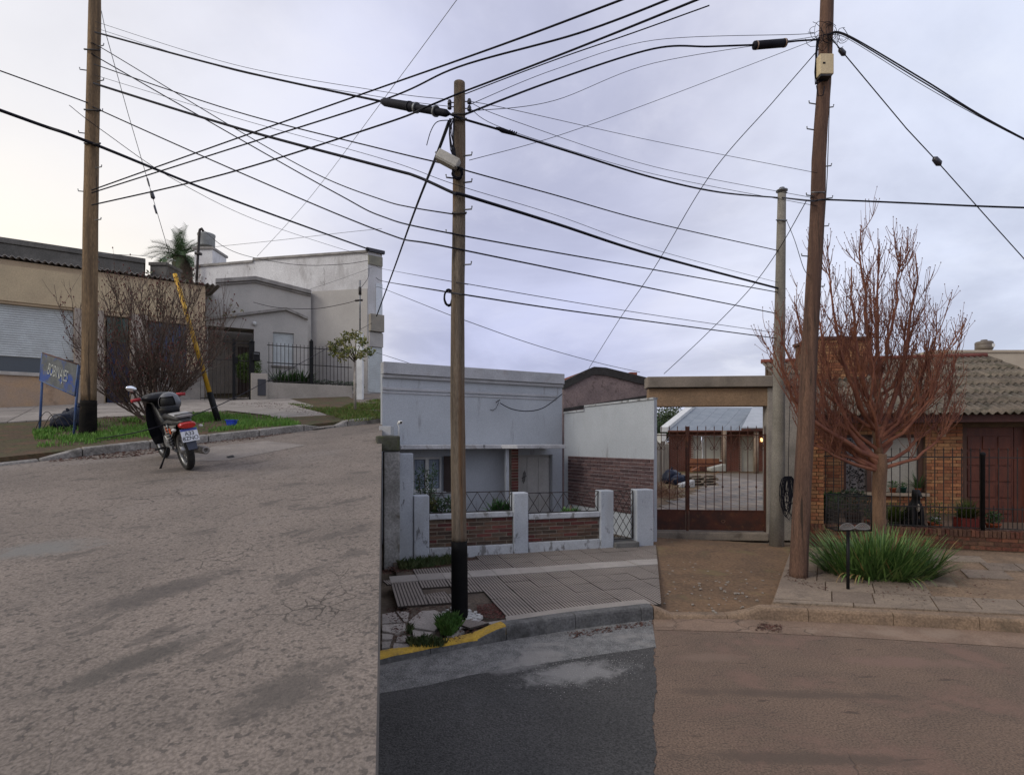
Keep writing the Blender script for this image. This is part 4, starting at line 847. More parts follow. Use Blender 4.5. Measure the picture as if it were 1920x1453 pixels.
# edge of the newer asphalt
gl = [(640, 1322), (716, 1300), (800, 1284), (880, 1266), (960, 1252), (1040, 1240), (1120, 1228), (1180, 1219), (1229, 1212)]
top = [flat(x+rng.uniform(-2, 2), y+rng.uniform(-2, 2)) for x, y in gl]
rs_ = random.Random(8); seam = [flat(1229-(y-1215)*.012+rs_.uniform(-2.5, 2.5)+3*math.sin(y*.05), y) for y in range(1218, 1500, 6)]+[flat(1222, 1700), flat(1210, 2200)]
m = MB(); P = [Vector((p.x, p.y, .006)) for p in top+seam]+[Vector((.3, -8, .006)), Vector((-1.2, -8, .006)), Vector((-2.0, 3.0, .006))]
m.add(P, [tuple(reversed(range(len(P))))]); tag(m.build('asphalt', asph), kind='structure')
m = MB(); tp = [Vector((p.x, p.y, .003)) for p in kb_in[:7]]; n = len(tp)
m.add(tp+[Vector((p.x, p.y-.02, .003)) for p in reversed(top)], [tuple(range(n+len(top)))]); tag(m.build('gutter', gut), kind='structure')
# scattered grit washed over the asphalt
m = MB(); r = random.Random(4)
for _ in range(700):
    t = r.random(); px = r.gauss(1090, 62); py = r.gauss(1258, 17)+(px-1090)*-.08
    if not 930 < px < 1215: continue
    q = flat(px, max(1206, py)); s = r.uniform(.002, .006); m.add([(q.x-s, q.y-s, .008), (q.x+s, q.y-s*.6, .008), (q.x+s*.7, q.y+s, .009), (q.x, q.y, .008+s*.9)], [(0, 1, 3), (1, 2, 3), (2, 0, 3)])
tag(m.build('grit', M('pale_grit', (.34, .32, .30), (.24, .23, .21), 30, .95, 0)), 'pale grit washed across the asphalt before the white house', 'grit', None, 'stuff')
# ---------------------------------------------------------------- kerbs and pavement of the lower street
def kz(x):   # kerb top height: dropped at the left, full further right
    return lerp_tab([(-3, .085), (-.42, .085), (-.33, .10), (-.12, .165), (-.02, .17), (3, .155)], x)
kerb2 = tag(bpy.data.objects.new('kerb', None), kind='structure'); COL.objects.link(kerb2)
ykerb = M('yellow_kerb', (.46, .29, .035), (.36, .225, .04), 5, .8, .3, 40, fine=.25, stain=((.13, .115, .095), 4, .56, .68, .8), stain2=((.05, .05, .035), 9, .62, .7, .7))
dkerb = M('dark_kerb', (.115, .112, .108), (.08, .078, .075), 3.5, .9, .4, 35, fine=.3, stain=((.17, .16, .145), 3, .55, .7, .6), stain2=((.035, .034, .03), 2.5, .5, .68, .7))
def along(pts, step):
    out = []
    for a, b in zip(pts[:-1], pts[1:]):
        n = max(1, int((b-a).length/step)); out += [a.lerp(b, i/n) for i in range(n)]
    return out+[pts[-1]]
def kerb_sweep(pts, zf, mat, name, parent, wid=.15, face=.025, z0=-.05, brk=.85, lo=None):
    n = len(pts); ns = []
    for i in range(n):
        t = pts[min(i+1, n-1)]-pts[max(i-1, 0)]; t.normalize(); ns.append(Vector((-t.y, t.x, 0)))
    i = 0
    while i < n-1:
        L = 0; j = i
        while j < n-1 and L < brk: L += (pts[j+1]-pts[j]).length; j += 1
        m = MB(); seg = list(range(i, j+1)); vs = []
        for q, k in enumerate(seg):
            p = pts[k].copy(); t = (pts[min(k+1, n-1)]-pts[max(k-1, 0)]).normalized()
            if q == 0: p += t*.004
            if q == len(seg)-1: p -= t*.004
            h = zf(p.x)
            for off, z in ((0, z0), (face*.6, h-.03), (face, h-.008), (face+.02, h), (wid, h), (wid, z0)):
                vs.append(p+ns[k]*off+Vector((0, 0, z+.004*mnoise.noise(p*3))))
        c = 6; m.add(vs, [(a*c+b, (a+1)*c+b, (a+1)*c+(b+1) % c, a*c+(b+1) % c) for a in range(len(seg)-1) for b in range(c)])
        m.add([], []); m.f += [tuple(range(c)), tuple(reversed(range((len(seg)-1)*c, len(seg)*c)))]; m.sm += [False]*2
        m.build(name, mat, parent); i = j
kpts = along(KB[:7], .12)
kerb_sweep(kpts, kz, dkerb, 'kerb_stone', kerb2)
# yellow paint: skin over the top (left) and over the face of the raised end
ypts = [p for p in kpts if p.x < -.05]
m = MB(); vs = []
for i, p in enumerate(ypts):
    t = (ypts[min(i+1, len(ypts)-1)]-ypts[max(i-1, 0)]).normalized(); nn = Vector((-t.y, t.x, 0)); h = kz(p.x)+.004; dn = lerp_tab([(-3, .03), (-.45, .03), (-.2, .1), (0, .11)], p.x)+.012*mnoise.noise(p*9)
    for off, z in ((.016-.003, h-dn), (.022, h-.01), (.043, h), (.153, h)): vs.append(p+nn*off+Vector((0, 0, z+.004*mnoise.noise(p*3))))
m.add(vs, [(a*4+b, (a+1)*4+b, (a+1)*4+b+1, a*4+b+1) for a in range(len(ypts)-1) for b in range(3)], True); m.build('yellow_paint', ykerb, kerb2)
# ground bed under the pavement
FA, FD = flat(775, 1045, SWZ), flat(1226, 1019, SWZ); ff2 = Frame(FA, FD)
m = MB(); ke = [Vector((p.x, p.y+.1, 0)) for p in KB[:7]]
nk = len(ke); bz = lambda p: min(.11, kz(p.x)-.03)
back = [Vector((3.6, 18, .11)), Vector((-3.1, 13.4, .11))]
m.add([Vector((p.x, p.y, bz(p))) for p in ke]+[Vector((p.x+.3, p.y+1.6, .105)) for p in ke]+back, [(i, i+1, nk+i+1, nk+i) for i in range(nk-1)]+[(tuple(range(nk, 2*nk))+(2*nk, 2*nk+1))])
soil2 = M('pavement_soil', (.10, .075, .055), (.065, .05, .038), 4, .95, .6, 28, fine=.35, stain=((.15, .13, .105), 3, .55, .7, .6))
bed = tag(m.build('pavement', soil2), kind='structure')
# ribbed tiles, laid as single pieces square to the fence
tile_m = M('ribbed_tile', (.225, .192, .166), (.19, .163, .143), 2.2, .9, .15, 60, fine=.18, rnd=.04, stain=((.12, .10, .085), 2.0, .55, .72, .55))
tile_p = M('plain_tile', (.30, .27, .24), (.26, .235, .21), 3, .85, .1, 60, rnd=.08)
TS = .40; nr = 9; m = MB(); m.box((-TS/2+.004, -TS/2+.004, -.03), (TS/2-.004, TS/2-.004, -.008)); tw_ = (TS-.008)/nr
for i in range(nr):
    a = -TS/2+.004+tw_*i; m.hexa([(a+.002, -TS/2+.004, -.008), (a+tw_-.013, -TS/2+.004, -.008), (a+tw_-.013, TS/2-.004, -.008), (a+.002, TS/2-.004, -.008), (a+.004, -TS/2+.004, -.0055), (a+tw_-.016, -TS/2+.004, -.0055), (a+tw_-.016, TS/2-.004, -.0055), (a+.004, TS/2-.004, -.0055)])
TILE = m.mesh('paving_tile'); TILE.materials.append(tile_m); TILE.materials.append(M('groove_dirt', (.05, .041, .034), (.036, .03, .025), 5, .95, .2))
for p in TILE.polygons:
    if p.center.z < -.0075 or (abs(p.center.z+.008) < .0008): p.material_index = 1
m = MB(); m.box((-TS/2+.004, -TS/2+.004, -.03), (TS/2-.004, TS/2-.004, .003)); TILE2 = m.mesh('paving_tile_plain'); TILE2.materials.append(tile_p)
hole = [[flat(x, y, SWZ) for x, y in P] for P in (
    ((640, 1300), (716, 1148), (735, 1140), (790, 1132), (830, 1130), (880, 1124), (915, 1128), (960, 1150), (985, 1180), (985, 1230), (800, 1300)),
    ((640, 1080), (770, 1074), (800, 1066), (870, 1052), (905, 1046), (900, 1034), (640, 1040)), ((802, 1102), (860, 1098), (930, 1128), (905, 1130), (845, 1112), (838, 1125), (820, 1112)))]
kl = lambda x: lerp_tab([(p.x, p.y) for p in KB], x)
r = random.Random(12); rowplain = 4; tiles = []
for i in range(-4, 14):
    for j in range(0, 15):
        u, v = i*TS+.1, .22+j*TS; q = ff2.p(u, v, SWZ)
        px = CX+F*q.x/q.y
        if q.y < kl(q.x)+.34 or any(in_poly(q.x, q.y, h) for h in hole) or q.x < edge_x(q.y)+.1 or px > 1275: continue
        tiles.append((u, v, j))
cutA, cutB = flat(1229, 1010, SWZ), flat(1243, 1165, SWZ); cn = Vector((-(cutB-cutA).y, (cutB-cutA).x, 0)).normalized()
if cn.x < 0: cn = -cn
for u, v, j in tiles:
    q = ff2.p(u, v, SWZ-.004+r.uniform(-.003, .003)); pl_ = (j == 3) or r.random() < .012; rot_ = (r.gauss(0, .006), r.gauss(0, .006), ff2.rot()+r.gauss(0, .006)); sd = (q-cutA).dot(cn)
    if sd > .3: continue
    o = piece('paving_tile', TILE2 if pl_ else TILE, None, bed, q, rot=rot_)
    if sd > -.3:      # cut the tiles along the driveway edge
        bm = bmesh.new(); bm.from_mesh(o.data); mw = Matrix.Translation(q) @ Matrix.Rotation(rot_[2], 4, 'Z'); iv = mw.inverted()
        bmesh.ops.bisect_plane(bm, geom=bm.verts[:]+bm.edges[:]+bm.faces[:], plane_co=iv @ cutA, plane_no=iv.to_3x3() @ cn, clear_outer=True); me = o.data.copy(); bm.to_mesh(me); bm.free()
        if len(me.polygons) == 0: bpy.data.objects.remove(o); continue
        o.data = me
# loose and tilted tiles round the pole
for px, py, rr in ((742, 1088, .5), (800, 1082, .8), (885, 1165, .9), (818, 1115, .4)):
    q = flat(px, py, SWZ); piece('loose_tile', TILE, None, bed, q+Vector((0, 0, .0)), rot=(r.gauss(0, .06), r.gauss(0, .06), rr), scale=(.8, .6, 1))
# kerb-side edging strip of smooth concrete right of the yellow end
m = MB(); e0 = [p for p in kpts if p.x > -.1]
vs = [Vector((p.x, p.y+.15, kz(p.x)-.004)) for p in e0]+[Vector((p.x-.02, p.y+.42, SWZ-.004)) for p in e0]; ne = len(e0)
m.add(vs, [(i, i+1, ne+i+1, ne+i) for i in range(ne-1)]); m.build('edging', M('edging_concrete', (.27, .24, .21), (.22, .2, .175), 3, .9, .2, 50), bed)
# broken concrete slabs by the pole: cracked pieces of a Voronoi-like break-up
slabm = M('broken_slab', (.30, .265, .235), (.25, .225, .2), 4, .9, .3, 45, fine=.2, rnd=.12, stain=((.15, .13, .11), 4, .55, .7, .5))
def chunk(px, z, h, mat, name, parent, shrink=.96, seed=0):
    P = [flat(x, y, z) for x, y in px]; c = sum(P, Vector())/len(P); rr = random.Random(seed); Q = []
    for i, p in enumerate(P):
        nx = P[(i+1) % len(P)]
        for k in range(3):
            t = p.lerp(nx, k/3); Q.append(c+(t-c)*shrink*(1+(rr.uniform(-.035, .025) if k else 0)))
    Q = [Vector((q.x, q.y, z+rr.uniform(-.003, .003))) for q in Q]
    if sum((Q[i].x*Q[(i+1) % len(Q)].y-Q[(i+1) % len(Q)].x*Q[i].y) for i in range(len(Q))) < 0: Q.reverse()
    MB().slab(Q, h).build(name, mat, parent)
for k, px in enumerate((((716, 1150), (740, 1145), (757, 1166), (735, 1166), (716, 1168)), ((742, 1143), (768, 1146), (764, 1163), (758, 1165)), ((764, 1165), (790, 1143), (815, 1141), (835, 1150), (830, 1168), (815, 1182), (772, 1176)),
        ((716, 1170), (735, 1168), (760, 1167), (764, 1180), (740, 1186), (716, 1182)), ((772, 1179), (812, 1184), (806, 1194), (775, 1192)), ((716, 1186), (738, 1188), (735, 1197), (716, 1197)), ((745, 1190), (770, 1190), (766, 1203), (742, 1202)),
        ((716, 1201), (734, 1200), (730, 1212), (716, 1214)), ((738, 1204), (770, 1206), (768, 1211), (736, 1214)), ((836, 1183), (862, 1172), (872, 1182), (850, 1194), (838, 1192)), ((903, 1166), (950, 1160), (952, 1168), (925, 1170)), ((776, 1196), (800, 1197), (796, 1206), (774, 1206)))):
    chunk(px, .105 if px[0][1] < 1180 else .092, .05, slabm, 'broken_slab', bed, .955, k)
litter('red_soil', ((893, 1134), (925, 1130), (952, 1140), (957, 1148), (945, 1158), (915, 1160), (897, 1150)), 1500, .022, .112, flat, 'reddish crumbled soil right of the pole foot', M('red_soil', (.13, .04, .033), (.085, .034, .028), 8, .95, .7, 30, fine=.4), 21)
# white rubble round the pole foot, litter, tufts
m = MB(); r = random.Random(31)
for _ in range(260):
    a = r.uniform(0, 6.283); q = flat(862+math.cos(a)*r.uniform(14, 42), 1158+math.sin(a)*r.uniform(3, 20), .11); s = r.uniform(.008, .028)
    m.hexa([(q.x+dx*s*r.uniform(.6, 1.2), q.y+dy*s*r.uniform(.6, 1.2), q.z+dz*s*r.uniform(.7, 1)) for dz in (-.4, .8) for dx, dy in ((-1, -1), (1, -1), (1, 1), (-1, 1))])
tag(m.build('rubble', M('white_rubble', (.46, .45, .43), (.36, .35, .33), 20, .95, .3)), 'white mortar rubble around the foot of the black-based pole', 'rubble', None, 'stuff')
zf2 = lambda x, y: .105
def px_poly(pp, z=.12): return [flat(x, y, z) for x, y in pp]
blades('grass', [px_poly(((824, 1168), (850, 1160), (862, 1175), (846, 1188), (826, 1186)))], zf2, 2600, .13, .006, leafmat('weed_green', (.03, .085, .015), (.06, .11, .02)), 'green weed tuft in the broken pavement before the pole', 'weeds', 6, .7)
blades('grass', [px_poly(((745, 1056), (800, 1050), (850, 1046), (850, 1056), (790, 1064), (750, 1068)))], lambda x, y: .11, 3400, .12, .006, leafmat('weed_dark', (.035, .06, .018), (.06, .07, .025)), 'dark weeds along the foot of the white fence', 'weeds', 7, .7)
blades('grass', [px_poly(((760, 1196), (800, 1190), (840, 1196), (830, 1206), (770, 1206))), px_poly(((765, 1168), (775, 1170), (772, 1185), (762, 1182)))], lambda x, y: .09, 1100, .07, .005, bpy.data.materials['weed_dark'], 'low weeds in the cracks behind the yellow kerb', 'weeds', 8, .7)
litter('dead_leaves', ((720, 1076), (800, 1068), (880, 1052), (900, 1044), (760, 1060), (720, 1064)), 1100, .045, .112, flat, 'brown leaf litter before the white fence', leaf_litter, 11)
litter('dead_leaves', ((720, 1142), (760, 1130), (850, 1122), (840, 1140), (800, 1142), (760, 1190), (850, 1206), (880, 1190), (950, 1150), (900, 1132), (840, 1200), (740, 1206)), 900, .035, .1, flat, 'leaf litter between the broken slabs', leaf_litter, 12)
litter('dead_leaves', ((1060, 1187), (1226, 1163), (1226, 1170), (1070, 1196)), 260, .04, .004, flat, 'leaves lying in the gutter below the grey kerb', leaf_litter, 13)
# ---------------------------------------------------------------- white fence with brick panels
wht = M('white_wash', (.385, .408, .435), (.33, .352, .38), 1.6, .85, .07, 45, stain=((.27, .275, .275), 2.0, .52, .72, .6, (1, 1, .3)), stain2=((.07, .067, .062), 8, .6, .68, .75, (1, 1, .5)))
wht_d = M('white_wash_worn', (.42, .435, .45), (.34, .35, .36), 2.5, .9, .3, 40, stain=((.10, .093, .083), 6, .53, .64, .8, (1.2, 1.2, .5)), stain2=((.25, .235, .21), 2, .58, .72, .6))
mort = M('mortar', (.34, .285, .225), (.27, .225, .18), 6, .95, .4, 50)
bk = [M('brick_brown', (.10, .058, .04), (.075, .043, .03), 14, .9, .3, 60, fine=.25, rnd=.3), M('brick_umber', (.085, .06, .042), (.06, .043, .032), 14, .9, .3, 60, fine=.25, rnd=.3), M('brick_red', (.13, .042, .034), (.10, .035, .03), 14, .9, .3, 60, fine=.25, rnd=.25)]
gw = thing('brick_panel_wall', 'low white front wall with two brown brick panels', 'wall', ff2.p(0, 0, SWZ))
ZP = 1.235
pil = [(776, 805, 0), (963, 991, 0), (1126, 1151, 0), (1194, 1226, 0)]; PU = []
for x0, x1, _ in pil:
    a, b = ff2.uv(x0, 980, .06)[0], ff2.uv(x1, 980, .06)[0]; PU.append((a, b))
    MB().box((a, -.2, -.02), (b, .06, ZP), ff2).build('pillar', wht, gw, bev=.018)
def zat(px, py, v=.0): return ff2.uv(px, py, v)[1]
for k, (i, xm) in enumerate(((0, 885), (1, 1060))):
    a, b = PU[i][1]+.003, PU[i+1][0]-.003; zc0, zc1 = zat(xm, 970), zat(xm, 960); zb1 = zat(xm, 1022 if k == 0 else 1012)
    MB().box((a, -.1, -.02), (b, .045, zb1), ff2).build('base_course', wht_d, gw, bev=.012)
    MB().box((a, -.12, zc0), (b, .05, zc1), ff2).build('coping', wht_d, gw, bev=.012)
    pn = MB().box((a, -.1, zb1+.002), (b, -.012, zc0-.002), ff2).build('brick_panel', mort, gw)
    brickfield(pn, ff2, a, b, zb1+.004, zc0-.004, .008, .265, .05, .02, bk, .035)
    # diamond lattice between the pillars
    z0, z1 = zc1+.012, zat(xm, 922); lt = thing('lattice_rail', ('left' if k == 0 else 'right')+' diamond lattice rail on the white front wall', 'railing', ff2.p(a, 0, zc1))
    for z in (z0, z1): MB().box((a, -.045, z-.008), (b, -.025, z+.008), ff2).build('rail', iron, lt)
    pitch = (z1-z0)*.62; n = round((b-a)/pitch)
    pitch = (b-a)/n
    for q in range(n):
        for s_ in (0, 1):
            ua, ub_ = a+pitch*q, a+pitch*(q+1)
            for (p0, p1) in (((ua, z0), (ub_, z1)) if s_ else ((ua, z1), (ub_, z0)),):
                MB().tube([ff2.p(p0[0], -.03+.006*s_, p0[1]), ff2.p(p1[0], -.03+.006*s_, p1[1])], .0065, 5).build('lattice_rod', iron, lt)
    for u in (a+.01, b-.01): MB().tube([ff2.p(u, -.035, z0), ff2.p(u, -.035, z1)], .008, 5).build('lattice_stile', iron, lt)
gt = thing('lattice_gate', 'narrow diamond lattice gate standing between two white pillars', 'gate', ff2.p(PU[2][1], 0, SWZ)); a, b = PU[2][1]+.03, PU[3][0]-.03; z0, z1 = .27, ZP-.02
for u in (a, b): MB().tube([ff2.p(u, -.05, z0), ff2.p(u, -.05, z1)], .012, 6).build('stile', iron, gt)
for z in (z0, z1): MB().tube([ff2.p(a, -.05, z), ff2.p(b, -.05, z)], .009, 6).build('rail', iron, gt)
n = 3; pitch = (b-a)/n; zh = (z1-z0)/2
for q in range(-1, n+1):
    for h in range(2):
        for s_ in (0, 1):
            ua, ub_ = a+pitch*q, a+pitch*(q+2); za, zb_ = (z0+zh*h, z0+zh*(h+1)) if s_ else (z0+zh*(h+1), z0+zh*h)
            ca, cb = max(ua, a), min(ub_, b)
            if cb-ca < .02: continue
            f = lambda u: za+(zb_-za)*(u-ua)/(ub_-ua); MB().tube([ff2.p(ca, -.05+.006*s_, f(ca)), ff2.p(cb, -.05+.006*s_, f(cb))], .006, 5).build('lattice_rod', iron, gt)
MB().box((a-.03, -.5, .05), (b+.05, .14, .23), ff2).build('step', M('step_cement', (.14, .135, .125), (.10, .097, .09), 4, .9, .3, 40), gw, bev=.015)
# tall garden wall and old neighbour pier at the left
u0, u1 = ff2.uv(738, 950, .0)[0], ff2.uv(777, 950)[0]-.01
tg_ = MB().box((u0, -.22, -.02), (PU[0][0]-.006, .02, ff2.uv(760, 849)[1]), ff2).build('tall_wall', wht, None, bev=.015); tag(tg_, 'tall plain white wall end beside the old grey pier', 'wall')
np_ = thing('old_pier', 'old stained pier with dark mossy cap at the wall end', 'pier', ff2.p(u0-.3, 0, SWZ)); a, b = ff2.uv(720, 950, .12)[0], ff2.uv(750, 950, .12)[0]
old = M('old_render', (.30, .29, .275), (.20, .195, .18), 2.5, .95, .5, 30, fine=.25, stain=((.50, .49, .47), 2.2, .55, .68, .7), stain2=((.10, .075, .05), 3.2, .58, .68, .8, (1, 1, .5)))
MB().box((a, -.3, -.02), (b, .12, ff2.uv(735, 846, .12)[1]), ff2).build('shaft', old, np_, bev=.02)
c0, c1 = ff2.uv(735, 845, .12)[1], ff2.uv(735, 816, .12)[1]
MB().box((a-.12, -.34, c0), (b, .15, c1), ff2).build('cap', M('mossy_cap', (.075, .075, .06), (.05, .052, .035), 5, .95, .5, 30, stain=((.07, .085, .02), 4, .5, .65, .7)), np_, bev=.025)
ac = ray(724, 800, 11.3); tag(MB().box((ac.x-.12, 11.2, ac.z-.17), (ac.x+.12, 11.5, ac.z+.02)).build('wall_box', M('box_grey', (.42, .43, .43), (.36, .36, .36), 4, .6), None, bev=.01), 'small grey wall box above the old mossy pier', 'box')
# ---------------------------------------------------------------- white house
wA, wB = ray(716.5, 677, 12.0), ray(1053.5, 703, 14.25); wf2 = Frame(wA, wB); ZH = 3.885
wh = thing('white_house', 'single-storey white house with moulded parapet, canopy and brick pier', 'house', wf2.p(0, 0, SWZ))
wall_w = M('white_facade', (.39, .413, .44), (.35, .372, .398), 1.0, .88, .05, 50, stain=((.33, .345, .36), 1.3, .55, .75, .6, (1, 1, .35)), stain2=((.17, .17, .165), 4, .60, .70, .5, (1.2, 1.2, .16)))
par_w = M('parapet_white', (.41, .415, .43), (.34, .345, .36), 2.2, .9, .25, 40, stain=((.30, .27, .26), 2.4, .55, .7, .7), stain2=((.12, .11, .105), 7, .62, .70, .6, (1, 1, 2.5)))
UL, UR = wf2.uv(716.5, 750)[0], wf2.uv(1053.5, 750)[0]
wz = lambda px, py, v=0: wf2.uv(px, py, v)[1]
win = wf2.rect(776, 856, 831, 921); 
m = MB(); dh = list(wf2.rect(970, 852, 1036, 985)); dh[2] = -.02
holes_wall(m, wf2, UL, UR, -.02, ZH-.26, [win, [dh[0], dh[1], .1, dh[3]]], -.12, 0); m.build('wall', wall_w, wh)
hb = [wf2.p(UR, -.13, 0), wf2.p(UR, -5.5, 0), ray(728, 700, 19.0), wf2.p(UL+.12, -.13, 0)]
for a_, b_ in zip(hb[:-1], hb[1:]):
    f_ = Frame(a_, b_); MB().box((0, -.1, -.02), (f_.len, .1, ZH-.3), f_).build('wall', wall_w, wh)
MB().slab([Vector((p.x, p.y, ZH-.6)) for p in reversed(hb)], .1).build('flat_roof', grey_d, wh)
MB().box((UL, -.13, ZH-.258), (UR+.02, .1, ZH), wf2).build('parapet', par_w, wh, bev=.012)
MB().box((UL, .002, ZH-.34), (UR+.01, .06, ZH-.262), wf2).build('parapet_moulding', M('moulding_grey', (.36, .36, .37), (.30, .3, .3), 3), wh, bev=.012)  # moulding in an even grey, a little darker than the parapet
zl = wz(885, 735); 
MB().box((UL, .002, zl-.03), (UR-.15, .028, zl+.03), wf2).build('string_course', par_w, wh, bev=.008)
MB().box((UL, .002, zl-.1), (UR-.15, .018, zl-.06), wf2).build('string_course', par_w, wh, bev=.006)
fz = wz(885, 705)
for (a, b, c, d) in ((UL, UR-.12, fz-.01, fz+.012), (UR-.14, UR-.12, zl+.03, fz+.012)): MB().box((a, .002, c), (b, .014, d), wf2).build('frieze_moulding', par_w, wh)
# canopy slab with thickened right end
zc = wz(900, 838, .9); cu0, cu1, cu2 = wf2.uv(750, 838, .55)[0], wf2.uv(938, 838, .55)[0], wf2.uv(1061, 838, .9)[0]
can = M('canopy_edge', (.47, .47, .475), (.38, .38, .385), 3, .9, .3, 40, stain=((.22, .20, .185), 4, .55, .68, .7), stain2=((.05, .047, .042), 6, .6, .68, .8, (1, 1, .6)))
m = MB(); pts = [(cu0, .002), (cu2, .002), (cu2, .9), (cu1+.25, .9), (cu1, .6), (cu0, .6)]
m.add([wf2.p(u, v, zc-.035) for u, v in pts]+[wf2.p(u, v, zc+.055) for u, v in pts], [tuple(reversed(range(6))), tuple(range(6, 12))]+[(i, (i+1) % 6, 6+(i+1) % 6, 6+i) for i in range(6)]); m.build('canopy', can, wh, bev=.01)
# window: frame, two casements, panes, curtains, brown shutter
fr_m = white_wood; wn_ = MB(); a, b, c, d = win
for q in ((a, b, d-.05, d), (a, b, c, c+.06), (a, a+.045, c+.06, d-.05), (b-.045, b, c+.06, d-.05), ((a+b)/2-.04, (a+b)/2+.04, c+.06, d-.05)): wn_.box((q[0], -.17, q[2]), (q[1], -.1, q[3]), wf2)
wo = wn_.build('window', fr_m, wh)
for k in (0, 1):
    x0 = a+.045+k*((b-a)/2-.005); x1 = x0+(b-a)/2-.085
    MB().box((x0, -.15, c+.06), (x1, -.14, d-.05), wf2).build('pane', glass('pane_blue', (.10, .12, .16), .05), wo)
    m = MB(); n = 24; vs = []
    for i in range(n+1): u = x0+.02+(x1-x0-.04)*i/n; vs += [wf2.p(u, -.135+.006*math.sin(i*1.4), c+.08), wf2.p(u, -.135+.006*math.sin(i*1.4), d-.07)]
    m.add(vs, [(2*i, 2*i+2, 2*i+3, 2*i+1) for i in range(n)], True); m.build('curtain', M('net_curtain', (.26, .30, .37), (.20, .235, .3), 5, .8, 0, stretch=(6, 6, .2)), wo)
MB().box((a-.05, -.2, c-.07), (b+.05, .07, c-.003), wf2).build('window_sill', wht_d, wh, bev=.01)
s0_ = wf2.rect(832, 853, 862, 918); shb = MB().box((b+.004, .004, c-.02), (b+.36, .05, d+.02), wf2).build('window_shutter', M('shutter_brown', (.045, .03, .026), (.035, .022, .018), 4, .6, .2, 30), wh)
for i in range(16): MB().box((b+.03, .05, c+.03+(d-c-.06)*i/16), (b+.33, .062, c+.03+(d-c-.06)*(i+.6)/16), wf2).build('louvre', bpy.data.materials['shutter_brown'], shb)
# porch post and brick pier under the canopy
pq = wf2.uv(951, 880, .55)[0]; MB().box((pq-.045, .5, .05), (pq+.035, .58, zc-.037), wf2).build('porch_post', wht, wh, bev=.006)
pq = wf2.uv(962, 880, .45)[0]; bp_ = MB().box((pq-.09, .36, .05), (pq+.09, .53, zc-.037), wf2).build('brick_pier', mort, wh)
brickfield(bp_, wf2.off(.0), pq-.095, pq+.095, .06, zc-.04, .545, .19, .055, .013, [bk[2], bk[0]], .03, odd=.0)
# white door with dark ironwork, recessed
dr = MB().box((dh[0]-.02, -.20, .1), (dh[1]+.02, -.16, dh[3]+.03), wf2).build('door', M('door_white', (.43, .42, .40), (.37, .36, .34), 3, .6, .05), wh)
for k in range(3): MB().box((dh[0]+(dh[1]-dh[0])*k/3+.02, -.158, .15), (dh[0]+(dh[1]-dh[0])*(k+1)/3-.02, -.145, dh[3]-.05), wf2).build('door_panel', bpy.data.materials['door_white'], dr, bev=.008)
q = wf2.uv(980, 893, -.2); k = MB()
for du, dz_ in ((0, .16), (.03, .12), (-.03, .12)): k.tube([wf2.p(q[0]+du-.02, -.13, q[1]-dz_), wf2.p(q[0]+du+.02, -.13, q[1]+dz_)], .006, 5)
k.tube([wf2.p(q[0]-.07, -.13, q[1]-.03), wf2.p(q[0]+.07, -.13, q[1]+.03)], .006, 5); k.build('door_ornament', black, dr)
# service entry with hook, and camera
q = wf2.uv(931, 753, .02); ih = thing('service_hook', 'small cable hook with wires on the white facade', 'cable hook', wf2.p(q[0], 0, q[1]))
MB().tube([wf2.p(q[0], 0, q[1]), wf2.p(q[0], .1, q[1]+.02), wf2.p(q[0]+.04, .12, q[1]+.05)], .012, 6).build('hook', iron, ih)
MB().tube([wf2.p(q[0]+.03, .08, q[1]), wf2.p(q[0]-.02, .03, q[1]-.15), wf2.p(q[0]-.1, .02, q[1]-.2), wf2.p(q[0]-.16, .01, q[1]-.18)], .006, 5).build('lead', cable, ih)
sc = thing('security_camera', 'small white security camera on a rod over the pier cap', 'camera', ray(748, 815, 9.75)); 
MB().tube([ray(748, 818, 9.75), ray(748, 800, 9.75), ray(746, 795, 9.75), ray(746, 791, 9.75)], .008, 6).build('rod', white_wood, sc)
MB().lathe([(.02, 0), (.03, .01), (.03, .07), (.022, .075)], ray(747, 791, 9.75), 12, (1, -.3, 0)).build('housing', white_wood, sc); MB().ell(ray(752, 791, 9.72), (.022, .022, .022), 10, 7).build('lens', black, sc)
# ---------------------------------------------------------------- side wall with bricks, right of the porch
vA, vB = ray(1058, 900, 14.2), ray(1226.5, 900, 11.5); vf = Frame(vA, vB)
sw = thing('boundary_wall', 'white boundary wall with brown brick lower half beside the porch', 'wall', vf.p(0, 0, SWZ))
zt0, zt1 = vf.uv(1150, 757)[1], vf.uv(1226, 745)[1]; zt1 = (zt0+zt1)/2; VL = vf.len; ust = vf.uv(1096, 780)[0]
zbk0, zbk1 = vf.uv(1150, 957)[1], vf.uv(1150, 857)[1]
MB().prism([(0, -.02), (VL, -.02), (VL, zt1+.02), (ust, zt1-.02), (ust, zt1-.12), (0, zt1-.14)], -.08, 0, vf).build('wall', wall_w, sw)
strip_along(vf, [(0, zt1-.12), (ust, zt1-.1), (ust+.01, zt1), (VL, zt1+.04)], .04, -.10, .025).build('coping', wht_d, sw, bev=.01)
ubk = vf.uv(1066, 880)[0]
pn = MB().box((ubk, .002, zbk0), (VL, .012, zbk1), vf).build('brick_panel', M('mortar_mauve', (.27, .23, .235), (.22, .185, .19), 6, .95, .4, 50), sw)
bk2 = [M('brick_mauve', (.105, .062, .06), (.08, .048, .048), 14, .9, .3, 60, fine=.25, rnd=.25), M('brick_plum', (.088, .055, .056), (.068, .043, .045), 14, .9, .3, 60, fine=.25, rnd=.25)]
brickfield(pn, vf, ubk, VL, zbk0, zbk1, .026, .24, .06, .02, bk2, .03)
